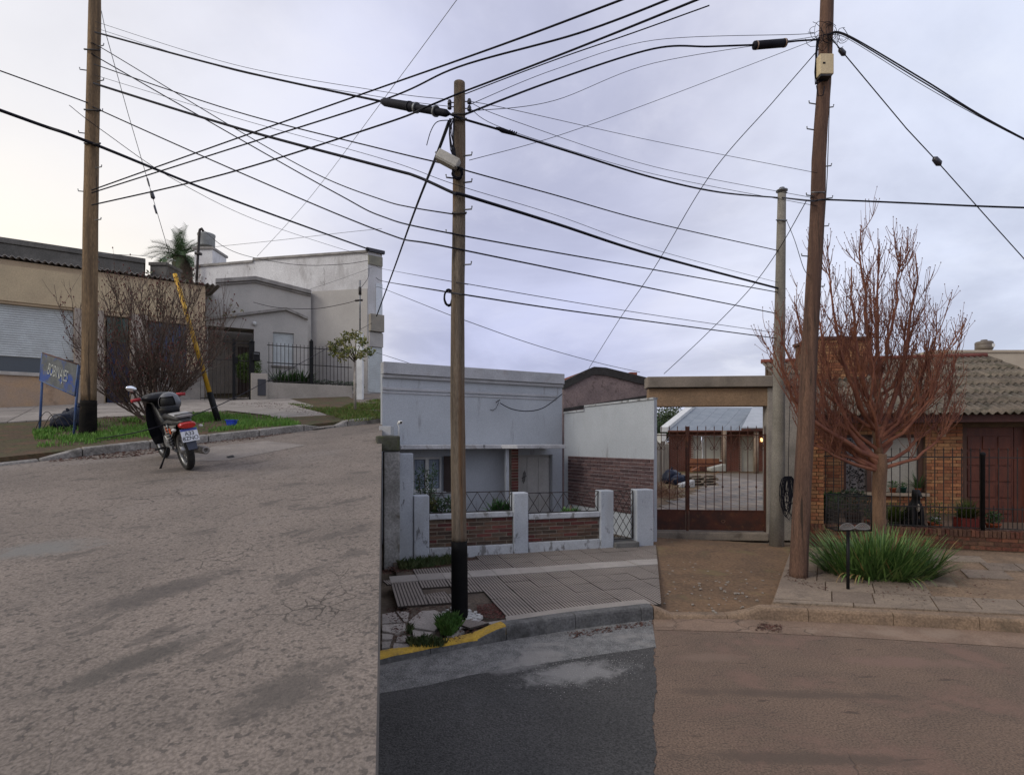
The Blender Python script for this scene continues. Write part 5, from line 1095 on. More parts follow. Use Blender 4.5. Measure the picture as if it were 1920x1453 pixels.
# ---------------------------------------------------------------- gabled house behind
ga, gbb = ray(1054, 760, 17.0), ray(1227, 760, 17.6); gf = Frame(ga, gbb)
gh = thing('gabled_house', 'old pink rendered gable with blackened rim behind the white wall', 'house', gf.p(0, 0, 0))
G = [gf.uv(x, y) for x, y in ((1056, 717), (1072, 709), (1098, 696), (1113, 689.5), (1135, 691), (1226, 713))]; uL_, uR_ = G[0][0], G[-1][0]
pink = M('pink_render', (.22, .165, .155), (.17, .13, .125), 2, .95, .5, 25, fine=.2, stain=((.10, .075, .07), 5, .55, .64, .7), stain2=((.06, .052, .05), 1.4, .52, .72, .6))
MB().prism([(uL_, 0), (uR_, 0)]+list(reversed(G)), -.3, 0, gf).build('gable_wall', pink, gh)
soot = M('sooty_rim', (.045, .042, .04), (.03, .028, .027), 4, .95, .5, 30, stain=((.10, .09, .08), 4, .6, .7, .5))
strip_along(gf, [(u, z+.04) for u, z in G], .24, -.34, .05).build('gable_rim', soot, gh)
m2 = strip_along(gf, [(uL_, gf.uv(1056, 765)[1]), (uR_, gf.uv(1226, 738)[1])], .08, .003, .04); m2.build('wall_ledge', soot, gh)
rt = M('clay_tile', (.20, .06, .04), (.14, .045, .032), 6, .9, .3, 40, rnd=.2); a, b = G[3], G[5]
me = MB(); 
for i in range(9): me.add([(math.cos(math.pi*i/8)*.1, -.5, math.sin(math.pi*i/8)*.06), (math.cos(math.pi*i/8)*.1, .5, math.sin(math.pi*i/8)*.06)], [])
me.f = [(2*i, 2*i+2, 2*i+3, 2*i+1) for i in range(8)]; me.sm = [True]*8; RT = me.mesh('clay_tile'); RT.materials.append(rt)
MB().prism([(a[0], a[1]-.1), (b[0]+.0, b[1]-.1), (b[0]+.0, b[1]+.02), (a[0], a[1]+.02)], -5, -.35, gf).build('roof', rt, gh)
sl_ = math.atan2(b[1]-a[1], b[0]-a[0])
for i in range(12):
    for j in range(2):
        t = .42+.58*(i+.5)/12; u = a[0]+(b[0]-a[0])*t; z = a[1]+(b[1]-a[1])*t+.05
        piece('roof_tile', RT, None, gh, gf.p(u, -.55-j*.42, z), gf.rot(), (.75, .42, 1))
cq = gf.uv(1203, 694); MB().box((cq[0]-.12, -.9, cq[1]-.6), (cq[0]+.12, -.6, cq[1]+.02), gf).build('chimney', rt, gh)
# ---------------------------------------------------------------- plants in the front garden
gd_m = leafmat('garden_green', (.025, .06, .018), (.05, .085, .03))
c = ff2.p(ff2.uv(797, 905, -.5)[0], -.5, 1.15)
b1 = thing('conifer_shrub', 'feathery upright shrub before the white framed window', 'shrub', (c.x, c.y, .11)); r = random.Random(17); m = MB()
for px, h in ((780, 885), (790, 872), (800, 880), (812, 866), (806, 892), (784, 900), (818, 880)):
    top_ = ray(px, h, c.y+r.uniform(-.15, .15)); bot = Vector((c.x+r.uniform(-.1, .1), c.y+r.uniform(-.1, .1), .3)); 
    for _ in range(150):
        t = .35+.65*r.random(); q = bot.lerp(top_, t); w = .14*(1.1-t); q += Vector((r.gauss(0, w), r.gauss(0, w), r.gauss(0, .03))); leaf(m, r, q, .075, .22, .9)
m.build('foliage', gd_m, b1); m = MB()
for px in (785, 797, 812): m.tube([(c.x, c.y, .08), ray(px, 890, c.y)], [.015, .006], 5)
m.build('stem', bark, b1)
m = MB(); c2 = ff2.p(ff2.uv(795, 925, -.35)[0], -.35, 1.02); r = random.Random(3); scatter_leaves(m, r, c2, (.28, .2, .14), 700, .05); o = m.build('small_bush', leafmat('yellow_bush', (.12, .11, .02), (.06, .07, .02))); tag(o, 'low yellowish bush between pillar and feathery shrub', 'bush'); MB().tube([(c2.x, c2.y, .1), c2], .015, 5).build('stem', bark, o)
c3 = ff2.p(ff2.uv(835, 945, -.35)[0], -.35, .95); m = MB(); scatter_leaves(m, r, c3, (.3, .2, .22), 700, .07); o = m.build('small_bush', gd_m); tag(o, 'dark green bush half hidden by the tall pole', 'bush'); MB().tube([(c3.x, c3.y, .1), c3], .015, 5).build('stem', bark, o)
for px, w, h, lab in ((938, 24, 34, 'dark broad-leaved bush behind the left lattice'), (1070, 20, 18, 'bright green low plant behind the right lattice')):
    cc = ff2.p(ff2.uv(px, 950, -.4)[0], -.4, .98 if w > 22 else .92); m = MB()
    for _ in range(240):
        a = r.uniform(0, 6.283); e = r.uniform(.1, 1.2); strap(m, cc+Vector((r.uniform(-.15, .15), r.uniform(-.1, .1), -.2)), (math.cos(a)*math.sin(e), math.sin(a)*math.sin(e), math.cos(e)), (h/100)*r.uniform(.5, 1.1), .02, r, .9)
    o = m.build('leafy_plant', leafmat('leafy_'+str(px), (.025, .07, .02), (.045, .10, .03)) if w > 22 else leafmat('leafy_b', (.06, .15, .03), (.09, .18, .05))); tag(o, lab, 'plant'); MB().tube([(cc.x, cc.y, .1), cc], .02, 5).build('stem', bark, o)
# ---------------------------------------------------------------- pole in the middle
P2 = flat(862, 1157, .1); d2 = P2.y; p2 = thing('utility_pole', 'tall weathered timber pole with glossy black painted foot', 'utility pole', P2)
c2l = [(862, 1166), (861, 1013), (859, 900), (858, 760), (858, 600), (860.5, 400), (861.5, 250), (861.5, 155)]; w2 = [14.8, 14.2, 13.8, 13.4, 12.9, 12.0, 11.2, 10.5]
pts = [ray(x, y, d2) for x, y in c2l]
pw2 = wood_mat('pole_wood_mid', (.175, .14, .103), (.115, .09, .066), (.165, .09, .042))
rough_pole(pts[1:], [w*px2m(d2) for w in w2[1:]], 14, 22, 5, .05).build('shaft', pw2, p2)
rough_pole([pts[0], pts[1]], [(w+.9)*px2m(d2) for w in w2[:2]], 8, 20, 5, .02).build('painted_foot', M('pole_black', (.004, .004, .0045), (.006, .006, .006), 5, .6, .15, 30, spec=.08), p2)
for x, y, s in ((872, 292, 1), (872, 342, 1), (872, 393, 1), (871, 496, 1), (850, 334, -1), (850, 437, -1)): peg(p2, ray(x-s*3, y, d2-.04), s, .1)
ins = M('insulator', (.02, .02, .03), (.03, .03, .04), 5, .2, spec=.6)
for x, y, s in ((843, 192, -1), (843, 200, -1), (880, 190, 1), (880, 203, 1)):
    q = ray(x, y, d2-.02); t = MB().lathe([(.012, -.03), (.026, -.022), (.014, -.008), (.026, .006), (.014, .018), (.02, .03)], q, 12, (0, .3, 1)).build('insulator', ins, p2); MB().tube([q, ray(861+s*8, y, d2)], .007, 5).build('bracket', galv, t)
for y in (212, 222, 398): MB().tube([ray(849, y, d2+.02), ray(850, y+1, d2-.09), ray(873, y+2, d2-.09), ray(874, y, d2+.02)], .012, 6).build('pole_band', iron, p2)
jb = thing('junction_box', 'tilted cream cable box with open ends near the middle pole top', 'cable box', ray(840, 300, d2-.15)); cr = M('cream_plastic', (.40, .38, .33), (.34, .32, .28), 4, .5, .03)
u_ = (ray(863, 312, d2-.15)-ray(818, 288, d2-.15)).normalized(); up2 = Vector((-u_.z, 0, u_.x)); c_ = ray(840, 299, d2-.16); fx = lambda a, b, c: c_+u_*a+up2*b+Vector((0, c, 0))
MB().hexa([fx(-.135, -.05, -.06), fx(.135, -.05, -.06), fx(.135, -.05, .06), fx(-.135, -.05, .06), fx(-.135, .06, -.05), fx(.135, .06, -.05), fx(.135, .06, .05), fx(-.135, .06, .05)]).build('box_body', cr, jb, bev=.012)
MB().hexa([fx(-.125, -.068, -.064), fx(.125, -.068, -.064), fx(.125, -.068, .05), fx(-.125, -.068, .05), fx(-.125, -.052, -.064), fx(.125, -.052, -.064), fx(.125, -.052, .05), fx(-.125, -.052, .05)]).build('box_lid', M('cream_lid', (.30, .285, .25), (.26, .245, .215), 4), jb, bev=.006)  # lid in one even cream, darker than the box body
MB().tube([fx(-.135, 0, 0), fx(-.17, .01, 0)], .012, 6).build('cable_gland', galv, jb)
def coil(name, label, c, rx, rzz, n, rad, seed):
    rr = random.Random(seed); m = MB()
    for k in range(n):
        o = Vector((rr.gauss(0, .006), rr.gauss(0, .015), rr.gauss(0, .006))); ph = rr.uniform(0, 6.28); m.tube([c+o+Vector((math.cos(a/18*6.283+ph)*rx*rr.uniform(.92, 1.08), math.sin(a/18*6.283)*.02, math.sin(a/18*6.283+ph)*rzz*rr.uniform(.95, 1.05))) for a in range(19)], rad, 5, False)
    return tag(m.build(name, cable), label, 'cable coil')
coil('cable_coil', 'black cable coil tied under the tilted cream box', ray(857, 324, d2-.13), .055, .06, 9, .006, 2)
coil('cable_coil', 'black cable loop hung behind the middle pole half way up', ray(841, 557, d2-.0), .05, .09, 7, .007, 3)
m = MB(); r = random.Random(4)
for k in range(9): m.tube([ray(846+r.uniform(-4, 6), 222, d2-.1), ray(845+r.uniform(-4, 7), 250, d2-.11), ray(846+r.uniform(-4, 8), 280, d2-.11), ray(852+r.uniform(-4, 8), 318, d2-.12)], .0055, 5)
tag(m.build('cable_bundle', cable), 'bundle of thin black leads running down to the tilted box', 'cables')
# ================================================================ RIGHT: gate, brick house, tree
dirt = M('packed_dirt', (.165, .10, .055), (.125, .078, .045), 1.8, .95, .6, 22, fine=.3, stain=((.10, .07, .042), 2.4, .52, .68, .6), stain2=((.16, .13, .055), 1.2, .55, .7, .6))
m = MB(); nx, ny = 26, 14; vs = []
la, lb = flat(1224, 1152, .02), flat(1475, 1153, .02); ra, rb = flat(1200, 1004, .12), flat(1520, 1022, .12)
for j in range(ny+1):
    for i in range(nx+1):
        a = la.lerp(lb, i/nx); b = ra.lerp(rb, i/nx); p = a.lerp(b, j/ny); p.z = .035+.085*min(1, j/ny*1.15)+.02*mnoise.noise(Vector((p.x*1.3, p.y*1.3, 5)))+.01*mnoise.noise(p*5); vs.append(p)
m.add(vs, [(j*(nx+1)+i, j*(nx+1)+i+1, (j+1)*(nx+1)+i+1, (j+1)*(nx+1)+i) for j in range(ny) for i in range(nx)], True); tag(m.build('dirt_driveway', dirt), kind='structure')
m = MB(); r = random.Random(2)
for _ in range(160):
    q = la.lerp(lb, r.random()).lerp(ra.lerp(rb, r.random()), r.random()); s = r.uniform(.006, .02); z = .05+.07*(q.y-7)/6
    m.hexa([(q.x+dx*s*r.uniform(.6, 1.2), q.y+dy*s*r.uniform(.6, 1.2), z+dz*s*.6) for dz in (-.6, .9) for dx, dy in ((-1, -1), (1, -1), (1, 1), (-1, 1))])
tag(m.build('pebbles', M('pebble', (.3, .26, .21), (.2, .17, .14), 30, .9, .2)), 'small pebbles scattered over the dirt driveway', 'pebbles', None, 'stuff')
# kerbs: nearly flush across the driveway, raised along the pavement
tan_k = M('tan_kerb', (.225, .155, .10), (.165, .115, .077), 3, .92, .4, 40, fine=.3, stain=((.10, .075, .05), 3.5, .54, .68, .7))
kerb3 = tag(bpy.data.objects.new('kerb', None), kind='structure'); COL.objects.link(kerb3)
kz3 = lambda x: lerp_tab([(1, .155), (1.77, .15), (2.0, .045), (2.72, .045), (2.93, .09), (3.08, .15), (20, .155)], x)
kp3 = along(KB[6:], .12); kerb_sweep(kp3, kz3, tan_k, 'kerb_stone', kerb3, .16, .03)
gut3 = M('tan_gutter', (.215, .145, .10), (.17, .115, .08), 2, .92, .3, 50, fine=.2, cracks=((.07, .05, .035), 1.6, .02, .5, .45, .6), stain=((.27, .2, .145), 1.5, .5, .68, .6))
a = [p+Vector((0, .05, 0)) for p in KB[6:]]; b = [flat(x, y) for x, y in ((1228, 1180), (1320, 1182), (1410, 1185), (1560, 1192), (1700, 1200), (1862, 1210), (2000, 1220), (2400, 1255))]
strip('gutter', a, b, gut3, .004)
# pavement
PZ = .14
m = MB(); pv = [p+Vector((0, .12, 0)) for p in KB[8:]]; left = [flat(1446, 1130, PZ), flat(1484, 1024, PZ)]; back = [flat(1484, 1024, PZ), Vector((20, 11.3, PZ)), Vector((20, 6.0, PZ))]
P = [Vector((p.x, p.y, PZ-.02)) for p in ([left[0]]+[q for q in pv if q.x > 3.15]+[Vector((20, 6.6, 0)), Vector((20, 12.4, 0)), left[1]])]
m.slab(P, .2); pv3m = M('pavement_bed', (.215, .145, .09), (.17, .115, .073), 2, .95, .5, 30, fine=.3, stain=((.11, .08, .055), 2.5, .52, .68, .6)); pave3 = tag(m.build('pavement', pv3m), kind='structure')
slab3 = M('grey_slab', (.225, .172, .125), (.185, .142, .104), 3, .92, .3, 45, fine=.2, rnd=.12, stain=((.13, .10, .075), 3.5, .54, .68, .6), cracks=((.07, .055, .04), 2.2, .014, .7, .45, .6))
L0, L1 = left[0]+Vector((.04, .05, 0)), left[1]; ax = (L1-L0); ax.z = 0; ay = ax.normalized(); rdir = (pv[-3]-pv[1]); rdir.z = 0; rdir.normalize(); r = random.Random(6)
rows = [(0, .17), (.17, .75), (.75, 1.35), (1.35, 2.0), (2.0, 2.65), (2.65, 3.3), (3.3, 3.9)]
for k, (t0, t1) in enumerate(rows):
    u = 0; n = 0
    while u < 7.5:
        w = .95 if k == 0 else r.choice((.5, .62, .7));
        c = L0+ay*(t0+t1)/2+rdir*(u+w/2)
        if not (u > 1.6 and k > 1 and r.random() < .6):
            ps = [L0+ay*(t0+.008)+rdir*(u+.008), L0+ay*(t0+.008)+rdir*(u+w-.008), L0+ay*(t1-.008)+rdir*(u+w-.008), L0+ay*(t1-.008)+rdir*(u+.008)]
            j = r.uniform(-.004, .004); MB().slab([Vector((p.x, p.y, PZ+j+r.uniform(-.002, .002))) for p in ps], .03).build('paving_slab', slab3, pave3)
        u += w
litter('dead_leaves', ((1425, 1168), (1470, 1172), (1462, 1184), (1415, 1180)), 160, .04, .006, flat, 'dark dead leaves in the gutter below the right pole', leaf_litter, 51)
litter('dead_leaves', ((1480, 1060), (1530, 1085), (1560, 1110), (1520, 1100), (1470, 1085)), 160, .04, .145, flat, 'dead leaves at the foot of the leaning pole', leaf_litter, 52)
litter('dead_leaves', ((1620, 1100), (1760, 1092), (1862, 1075), (1862, 1130), (1640, 1125)), 260, .035, .145, flat, 'scattered litter on the pavement right of the clump', leaf_litter, 53)
# ---------------------------------------------------------------- gateway
gA, gB = flat(1226, 998, .11), flat(1442, 1001, .11); gfr = Frame(gA, gB)
cb = M('rough_beam', (.25, .165, .10), (.195, .13, .08), 1.6, .95, .3, 35, fine=.2, stain=((.13, .095, .07), 1.6, .52, .7, .6, (.5, .5, 2)))
cc_ = M('cement_coping', (.22, .185, .15), (.17, .145, .12), 2, .95, .3, 35, stain=((.12, .1, .08), 2, .53, .7, .6))
gp = thing('gateway', 'rough cement gateway with heavy lintel over the iron gate', 'gateway', gfr.p(0, 0, .1))
gz = lambda y, v=0: gfr.uv(1340, y, v)[1]; GR = gfr.uv(1444, 900)[0]
MB().box((-.12, -.28, gz(761)), (GR, .0, gz(727)), gfr).build('lintel', cb, gp, bev=.015)
MB().box((-.16, -.36, gz(725.5)), (gfr.uv(1520, 720)[0], .1, gz(705)), gfr).build('coping', cc_, gp, bev=.015)
pilm = M('cement_pillar', (.27, .24, .205), (.21, .19, .165), 1.8, .95, .25, 40, fine=.2, stain=((.15, .13, .11), 1.8, .53, .7, .6, (1, 1, .4)))
MB().box((-.4, -.3, -.02), (-.02, -.0, gz(764)), gfr).build('pillar', pilm, gp, bev=.015)
MB().box((GR-.06, -.3, -.02), (gfr.uv(1520, 900)[0], .02, gz(727)), gfr).build('pillar', pilm, gp, bev=.015)
MB().box((-.02, -.25, -.02), (GR-.07, .12, .155), gfr).build('threshold', M('threshold_cement', (.26, .215, .165), (.2, .165, .13), 3, .95, .3, 40, stain=((.1, .08, .06), 3, .55, .68, .7)), gp, bev=.02)
gt3 = thing('iron_gate', 'rusty double gate with spiked bars, scrolls and sheet-steel foot', 'gate', gfr.p(0, 0, .16)); v = -.1
GL, G2 = .0, gfr.uv(1434, 950, v)[0]; um = gfr.uv(1288, 900, v)[0]; zs0, zs1 = gz(993, v), gz(957, v); ztp = gz(815, v)
for a, b in ((GL, um-.03), (um+.05, G2)):
    MB().box((a, v-.012, zs0), (b, v+.012, zs1), gfr).build('sheet_panel', rust, gt3, bev=.004)
    for z in (zs1+.012, ztp, zs0+.02): MB().box((a, v-.02, z-.012), (b, v+.02, z+.012), gfr).build('rail', rust, gt3)
    n = round((b-a)/.175); 
    for i in range(n+1):
        u = a+(b-a)*i/n; piece('bar', BAR_R, rust, gt3, gfr.p(u, v, (zs1+ztp+.16)/2), gfr.rot(), (.014, .014, ztp+.16-zs1)); MB().lathe([(.012, 0), (.012, .01), (0, .07)], gfr.p(u, v, ztp+.16), 6).build('spike', rust, gt3)
        if i % 2 == 1:
            for s_ in (-1, 1):
                k = []
                for q in range(22):
                    t = q/21
                    if t < .55: k.append((u+s_*(.155-.145*t/.55), ztp-.03-.26*(t/.55)**1.2))
                    else: a_ = (t-.55)/.45*5.2; rr = .05*(1-a_/7); k.append((u+s_*(.01+.05-rr*math.cos(a_)), ztp-.29-rr*math.sin(a_)))
                MB().tube([gfr.p(x, v, z) for x, z in k], .007, 5, False).build('scroll', rust, gt3)
        if i % 2 == 0: MB().ell(gfr.p(u, v, zs1+.55), (.022, .022, .03), 8, 6).build('collar', rust, gt3)
for u, w in ((um+.01, .05), (G2, .03)): MB().box((u-w/2, v-.03, zs0-.02), (u+w/2, v+.03, ztp+.2 if w > .04 else ztp+.03), gfr).build('stile', rust, gt3)
q = gfr.uv(1356, 977, v+.02); k = MB()
for s_ in (-1, 1): k.tube([gfr.p(q[0]+.05*math.cos(t*.35)*(1-t*.03)*s_, v+.02, q[1]+.04*math.sin(t*.35)*(1-t*.03)) for t in range(18)], .006, 5)
k.build('rosette', M('rosette_rust', (.22, .11, .07), (.16, .08, .05), 5), gt3)
# ---------------------------------------------------------------- yard behind the gate
def yp(px, py, z=.11): return flat(px, py, z)
yard = M('yard_soil', (.15, .095, .055), (.10, .07, .04), .8, .95, .5, 12, fine=.3, stain=((.10, .09, .03), .5, .5, .65, .7))
m = MB(); m.add([Vector((3.4, 13.2, .10)), Vector((9, 13.2, .10)), Vector((26, 60, .10)), Vector((6, 60, .10))], [(0, 1, 2, 3)]); tag(m.build('yard', yard), kind='structure')
pth = [yp(x, y, .115) for x, y in ((1226, 955), (1440, 965), (1443, 886), (1345, 886), (1300, 925))]; m = MB(); m.add(pth, [tuple(range(5))]); yp_o = tag(m.build('yard_path', M('path_bed', (.15, .125, .10), (.12, .1, .08), 3)), kind='structure')
pa = [M('paver_pale', (.235, .195, .16), (.195, .163, .135), 4, .9, .2, rnd=.12), M('paver_grey', (.185, .165, .15), (.15, .135, .12), 4, .9, .2, rnd=.12)]
PV = unit_box('paver'); PV.materials.append(pa[0]); y0 = pth[0].y-.4
for i in range(34):
    for j in range(14):
        x, y = 4.4+j*.6, 14.0+i*.72
        if in_poly(x, y, pth):
            o = piece('paver', PV, None, yp_o, (x, y, .12), rot=(0, 0, .02), scale=(.57, .69, .03)); o.material_slots[0].link = 'OBJECT'; o.material_slots[0].material = pa[(i+j) % 2]
# far house at the end of the yard
hd_ = 38.0; X = lambda px, d=hd_: (px-CX)/F*d; Zp = lambda py, d=hd_: CAMH+(HY-py)/F*d
yh = thing('yard_house', 'low brick house with blue-grey metal roof at the end of the yard', 'house', (X(1350), hd_, .1))
bwall = M('far_brick', (.21, .075, .045), (.16, .06, .038), 3, .9, .3, 20, fine=.25); yfr = Frame(Vector((X(1256), hd_, 0)), Vector((X(1470), hd_, 0)))
win3 = (X(1301)-yfr.o.x, X(1352)-yfr.o.x, Zp(862), Zp(818)); dor3 = (X(1391)-yfr.o.x, X(1413)-yfr.o.x, .1, Zp(818)); zw = Zp(806)
holes_wall(MB(), yfr, 0, yfr.len, .0, zw, [win3, dor3], -.2, 0).build('wall', mort, yh); wl = bpy.data.objects['wall'] if False else yh
bfar = [M('far_brick_red', (.20, .07, .042), (.15, .055, .036), 8, .9, .3, 40, rnd=.2), M('far_brick_dark', (.15, .052, .035), (.12, .045, .03), 8, .9, .3, 40, rnd=.2)]
m = MB(); r = random.Random(3); z = .12; i = 0
while z < zw-.08:
    u = -.12*(i % 2)
    while u < yfr.len:
        c = u+.11
        if not any(h[0]-.1 < c < h[1]+.1 and h[2]-.06 < z+.03 < h[3]+.06 for h in (win3, dor3)): m.box((u, .001, z), (u+.225, .012, z+.062), yfr)
        u += .24
    z += .076; i += 1
tag(m.build('brickwork', bfar[0], yh), kind='stuff')
pf_ = M('cream_panel', (.42, .40, .33), (.36, .34, .28), 2, .6); wf3 = MB()
for a, b in ((0, .3), (.35, 1)): wf3.box((win3[0]+(win3[1]-win3[0])*a+.03, -.12, win3[2]), (win3[0]+(win3[1]-win3[0])*b-.03, -.08, win3[3]), yfr)
wf3.build('window_blind', pf_, yh); MB().box((win3[0]-.05, .013, win3[2]-.06), (win3[1]+.05, .06, win3[2]), yfr).box((win3[0]-.05, .013, win3[3]), (win3[1]+.05, .06, win3[3]+.06), yfr).box((win3[0]+(win3[1]-win3[0])*.31, -.08, win3[2]), (win3[0]+(win3[1]-win3[0])*.34, .0, win3[3]), yfr).build('window_frame', white_wood, yh)
MB().box((dor3[0], -.12, .1), (dor3[1], -.08, dor3[3]), yfr).build('door', pf_, yh)
metal_roof = M('blue_grey_roof', (.20, .225, .25), (.165, .19, .215), 1.5, .55, .1, 20, stain=((.20, .22, .25), 1, .55, .7, .5))
# roof slopes back from the eave
e0, e1 = Vector((X(1252, 37.2), 37.2, Zp(806, 37.2))), Vector((X(1480, 37.2), 37.2, Zp(806, 37.2))); rd = 43.0; t0, t1 = Vector((X(1304, rd), rd, Zp(763, rd))), Vector((X(1500, rd), rd, Zp(763, rd)))
nS = 9
for i in range(nS):
    a, b, c, d = e0.lerp(e1, i/nS), e0.lerp(e1, (i+1)/nS-.002), t0.lerp(t1, (i+1)/nS-.002), t0.lerp(t1, i/nS); dz = Vector((0, 0, .05)); MB().hexa([a-dz, b-dz, c-dz, d-dz, a, b, c, d]).build('roof_sheet', metal_roof, yh)
MB().hexa([e0+Vector(q) for q in ((-.5, -.05, -.1), (0, -.05, -.1))]+[t0+Vector(q) for q in ((0, 0, -.1), (-.5, 0, -.1))]+[e0+Vector(q) for q in ((-.5, -.05, .22), (0, -.05, .22))]+[t0+Vector(q) for q in ((0, 0, .22), (-.5, 0, .22))]).build('rake', white_wood, yh)
MB().box((e0.x-.4, 37.2, 0), (e0.x-.1, 43, Zp(812)), None).build('end_wall', white_wood, yh)
MB().tube([e0+Vector((0, -.05, -.06)), e1+Vector((0, -.05, -.06))], .07, 6).build('gutter_pipe', M('rust_gutter', (.12, .05, .035), None, 4), yh)
pe = [ray(1391, 803, 35.2), ray(1480, 803, 35.2), ray(1500, 763, 41.0), ray(1412, 763, 41.0)]; dz = Vector((0, 0, .07)); MB().hexa([p-dz+Vector((0, 0, .1)) for p in pe]+[p+Vector((0, 0, .1)) for p in pe]).build('porch_roof', M('pale_roof', (.36, .38, .40), (.31, .33, .35), 2, .6), yh)
MB().box((X(1391, 35.2), 35.15, Zp(807, 35.2)), (X(1480, 35.2), 35.3, Zp(802.5, 35.2))).build('porch_beam', rust, yh)
pwm = M('porch_post_wood', (.24, .18, .13), (.18, .135, .10), 6, .9, .2)
for px, d in ((1358, 36.6), (1418, 35.4), (1436, 35.4)): MB().lathe([(.15, 0), (.15, Zp(806, d)-.12)], (X(px, d), d, .11), 10).build('porch_post', pwm, yh)
lq = (X(1427, 37.9), 37.85, Zp(824)); lm = bpy.data.materials.new('lit_lamp'); lm.use_nodes = True; bb_ = lm.node_tree.nodes['Principled BSDF']; bb_.inputs['Emission Color'].default_value = (1, .55, .2, 1); bb_.inputs['Emission Strength'].default_value = 3
lo = MB().ell(lq, (.09, .09, .14), 10, 8).build('porch_lamp', lm); tag(lo, 'small lit orange lamp on the far porch wall', 'lamp')
bo = thing('bench', 'long orange-brown wooden bench against the far brick house', 'bench', (X(1325), 37, .11)); bw_ = M('bench_wood', (.22, .09, .042), (.17, .07, .036), 4, .6, .1)
x0, x1 = X(1292, 37), X(1352, 37); 
MB().box((x0, 37.3, .68), (x1, 37.36, 1.0)).build('backrest', bw_, bo, bev=.02); MB().box((x0, 36.85, .5), (x1, 37.3, .56)).build('seat', bw_, bo, bev=.02)
for x in (x0+.2, x1-.2): MB().box((x-.05, 36.9, .11), (x+.05, 37.3, .5)).build('leg', bw_, bo)
# pallets and sacks
pal_m = M('pallet_wood', (.26, .21, .16), (.19, .155, .12), 6, .9, .3, 30, rnd=.2); pc = yp(1316, 909)
def pallet(c, k, label):
    t = thing('pallet', label, 'pallet', c, 'stacked pallets in the yard')
    for i in range(6): MB().box(c+Vector((-.62, -.45+.165*i, .10)), c+Vector((.62, -.35+.165*i, .122))).build('deck_board', pal_m, t)
    for i in range(3): MB().box(c+Vector((-.62+.57*i, -.48, .02)), c+Vector((-.52+.57*i, .48, .098))).build('bearer', pal_m, t)
    for i in range(3): MB().box(c+Vector((-.62, -.45+.4*i, .0)), c+Vector((.62, -.35+.4*i, .019))).build('base_board', pal_m, t)
for k, lab in enumerate(('lowest pallet of the stack seen through the gate', 'second pallet from the ground in the yard stack', 'third pallet from the ground in the yard stack', 'topmost pallet of the stack seen through the gate')): pallet(pc+Vector((.06*(-1)**k, .2, .125*k)), k, lab)
for k, (px, py, rad, lab) in enumerate(((1262, 906, (.45, .4, .42), 'black sack at the left of the yard debris heap'), (1278, 909, (.4, .35, .3), 'black sack leaning on the pallets in the yard'))):
    c = yp(px, py); o_ = bag((c.x, c.y+.3, c.z), rad, 30+k, lab)
for k, (px, py, s, col) in enumerate(((1297, 908, .22, (.45, .43, .4)), (1286, 912, .25, (.4, .4, .4)), (1303, 884, .15, (.2, .08, .04)), (1343, 882, .3, (.33, .32, .27)))):
    c = yp(px, max(py, 900)); top_ = .5 if py < 890 else 0
    o_ = MB().hexa([c+Vector((dx*s*1.3, dy*s, top_+dz*s*.9+.1*dx*dz)) for dz in (0, 1) for dx, dy in ((-1, -1), (1, -1), (1, 1), (-1, 1))]).build('crate_scrap', M('scrap_%d' % k, col, None, 5), None, bev=.02); tag(o_, ('pale scrap block before the pallets', 'grey scrap block beside the black sack', 'orange box lying on the pallets', 'cream box at the right end of the pallets')[k], 'scrap')
# old board fence at the left of the yard, trees behind
bfn = thing('board_fence', 'grey weathered board fence at the left of the yard', 'fence', yp(1232, 900)); bw3 = M('grey_boards', (.22, .195, .165), (.15, .135, .115), 4, .9, .4, 30, rnd=.25, stretch=(5, 5, .4))
for i in range(9):
    q = yp(1222+i*3.6, 906-i*1.3); MB().box((q.x-.1, q.y, .05), (q.x+.1, q.y+.04, 2.05+.12*math.sin(i*2.3))).build('board', bw3, bfn)
def leafy_tree(name, label, base, h, crown, n, size, mat, seed, cat='tree'):
    t = thing(name, label, cat, base); r = random.Random(seed); base = Vector(base); top = base+Vector((0, 0, h))
    MB().tube([base-Vector((0, 0, .1)), base+Vector((.05, 0, h*.5)), top], [.16, .12, .04], 8).build('trunk', bark, t); m = MB(); lm_ = MB()
    for k in range(16):
        d = Vector((r.gauss(0, 1), r.gauss(0, 1), r.gauss(0, .8))).normalized()*r.uniform(.4, .85); e = Vector((base.x+d.x*crown[0], base.y+d.y*crown[1], base.z+h*.78+d.z*crown[2])); lm_.tube([base+Vector((0, 0, h*.5)), e], [.04, .012], 5)
        scatter_leaves(m, r, e, (crown[0]*.42, crown[1]*.42, crown[2]*.42), n//16, size, shell=.2)
    lm_.build('branch', bark, t); m.build('crown', mat, t); return t
tl_ = [leafmat('tree_dark', (.03, .055, .02), (.05, .075, .03)), leafmat('tree_mid', (.05, .075, .025), (.08, .10, .04))]
for k, (px, d, h, lab) in enumerate(((1236, 45, 4.3, 'dense dark tree behind the board fence'), (1262, 49, 4.9, 'paler tree left of the blue-grey roof'), (1214, 40, 3.6, 'lower bushy tree at the left yard corner'))):
    leafy_tree('garden_tree', lab, (X(px, d), d, .1), h, (1.9, 1.6, 1.7), 5200, .2, tl_[k % 2], 40+k)
bs = yp(1250, 925); o_ = thing('brush_pile', 'heap of dry brown brush behind the gate', 'brush', bs); m = MB(); r = random.Random(9)
for _ in range(420):
    p = bs+Vector((r.gauss(-.5, .45), r.gauss(0, 1.0), 0)); e = p+Vector((r.gauss(0, .3), r.gauss(0, .3), abs(r.gauss(.15, .2)))); m.tube([p, e], .008, 3, False)
tag(m.build('twigs', M('brush_brown', (.16, .085, .05), (.11, .06, .04), 9), o_), kind='stuff')
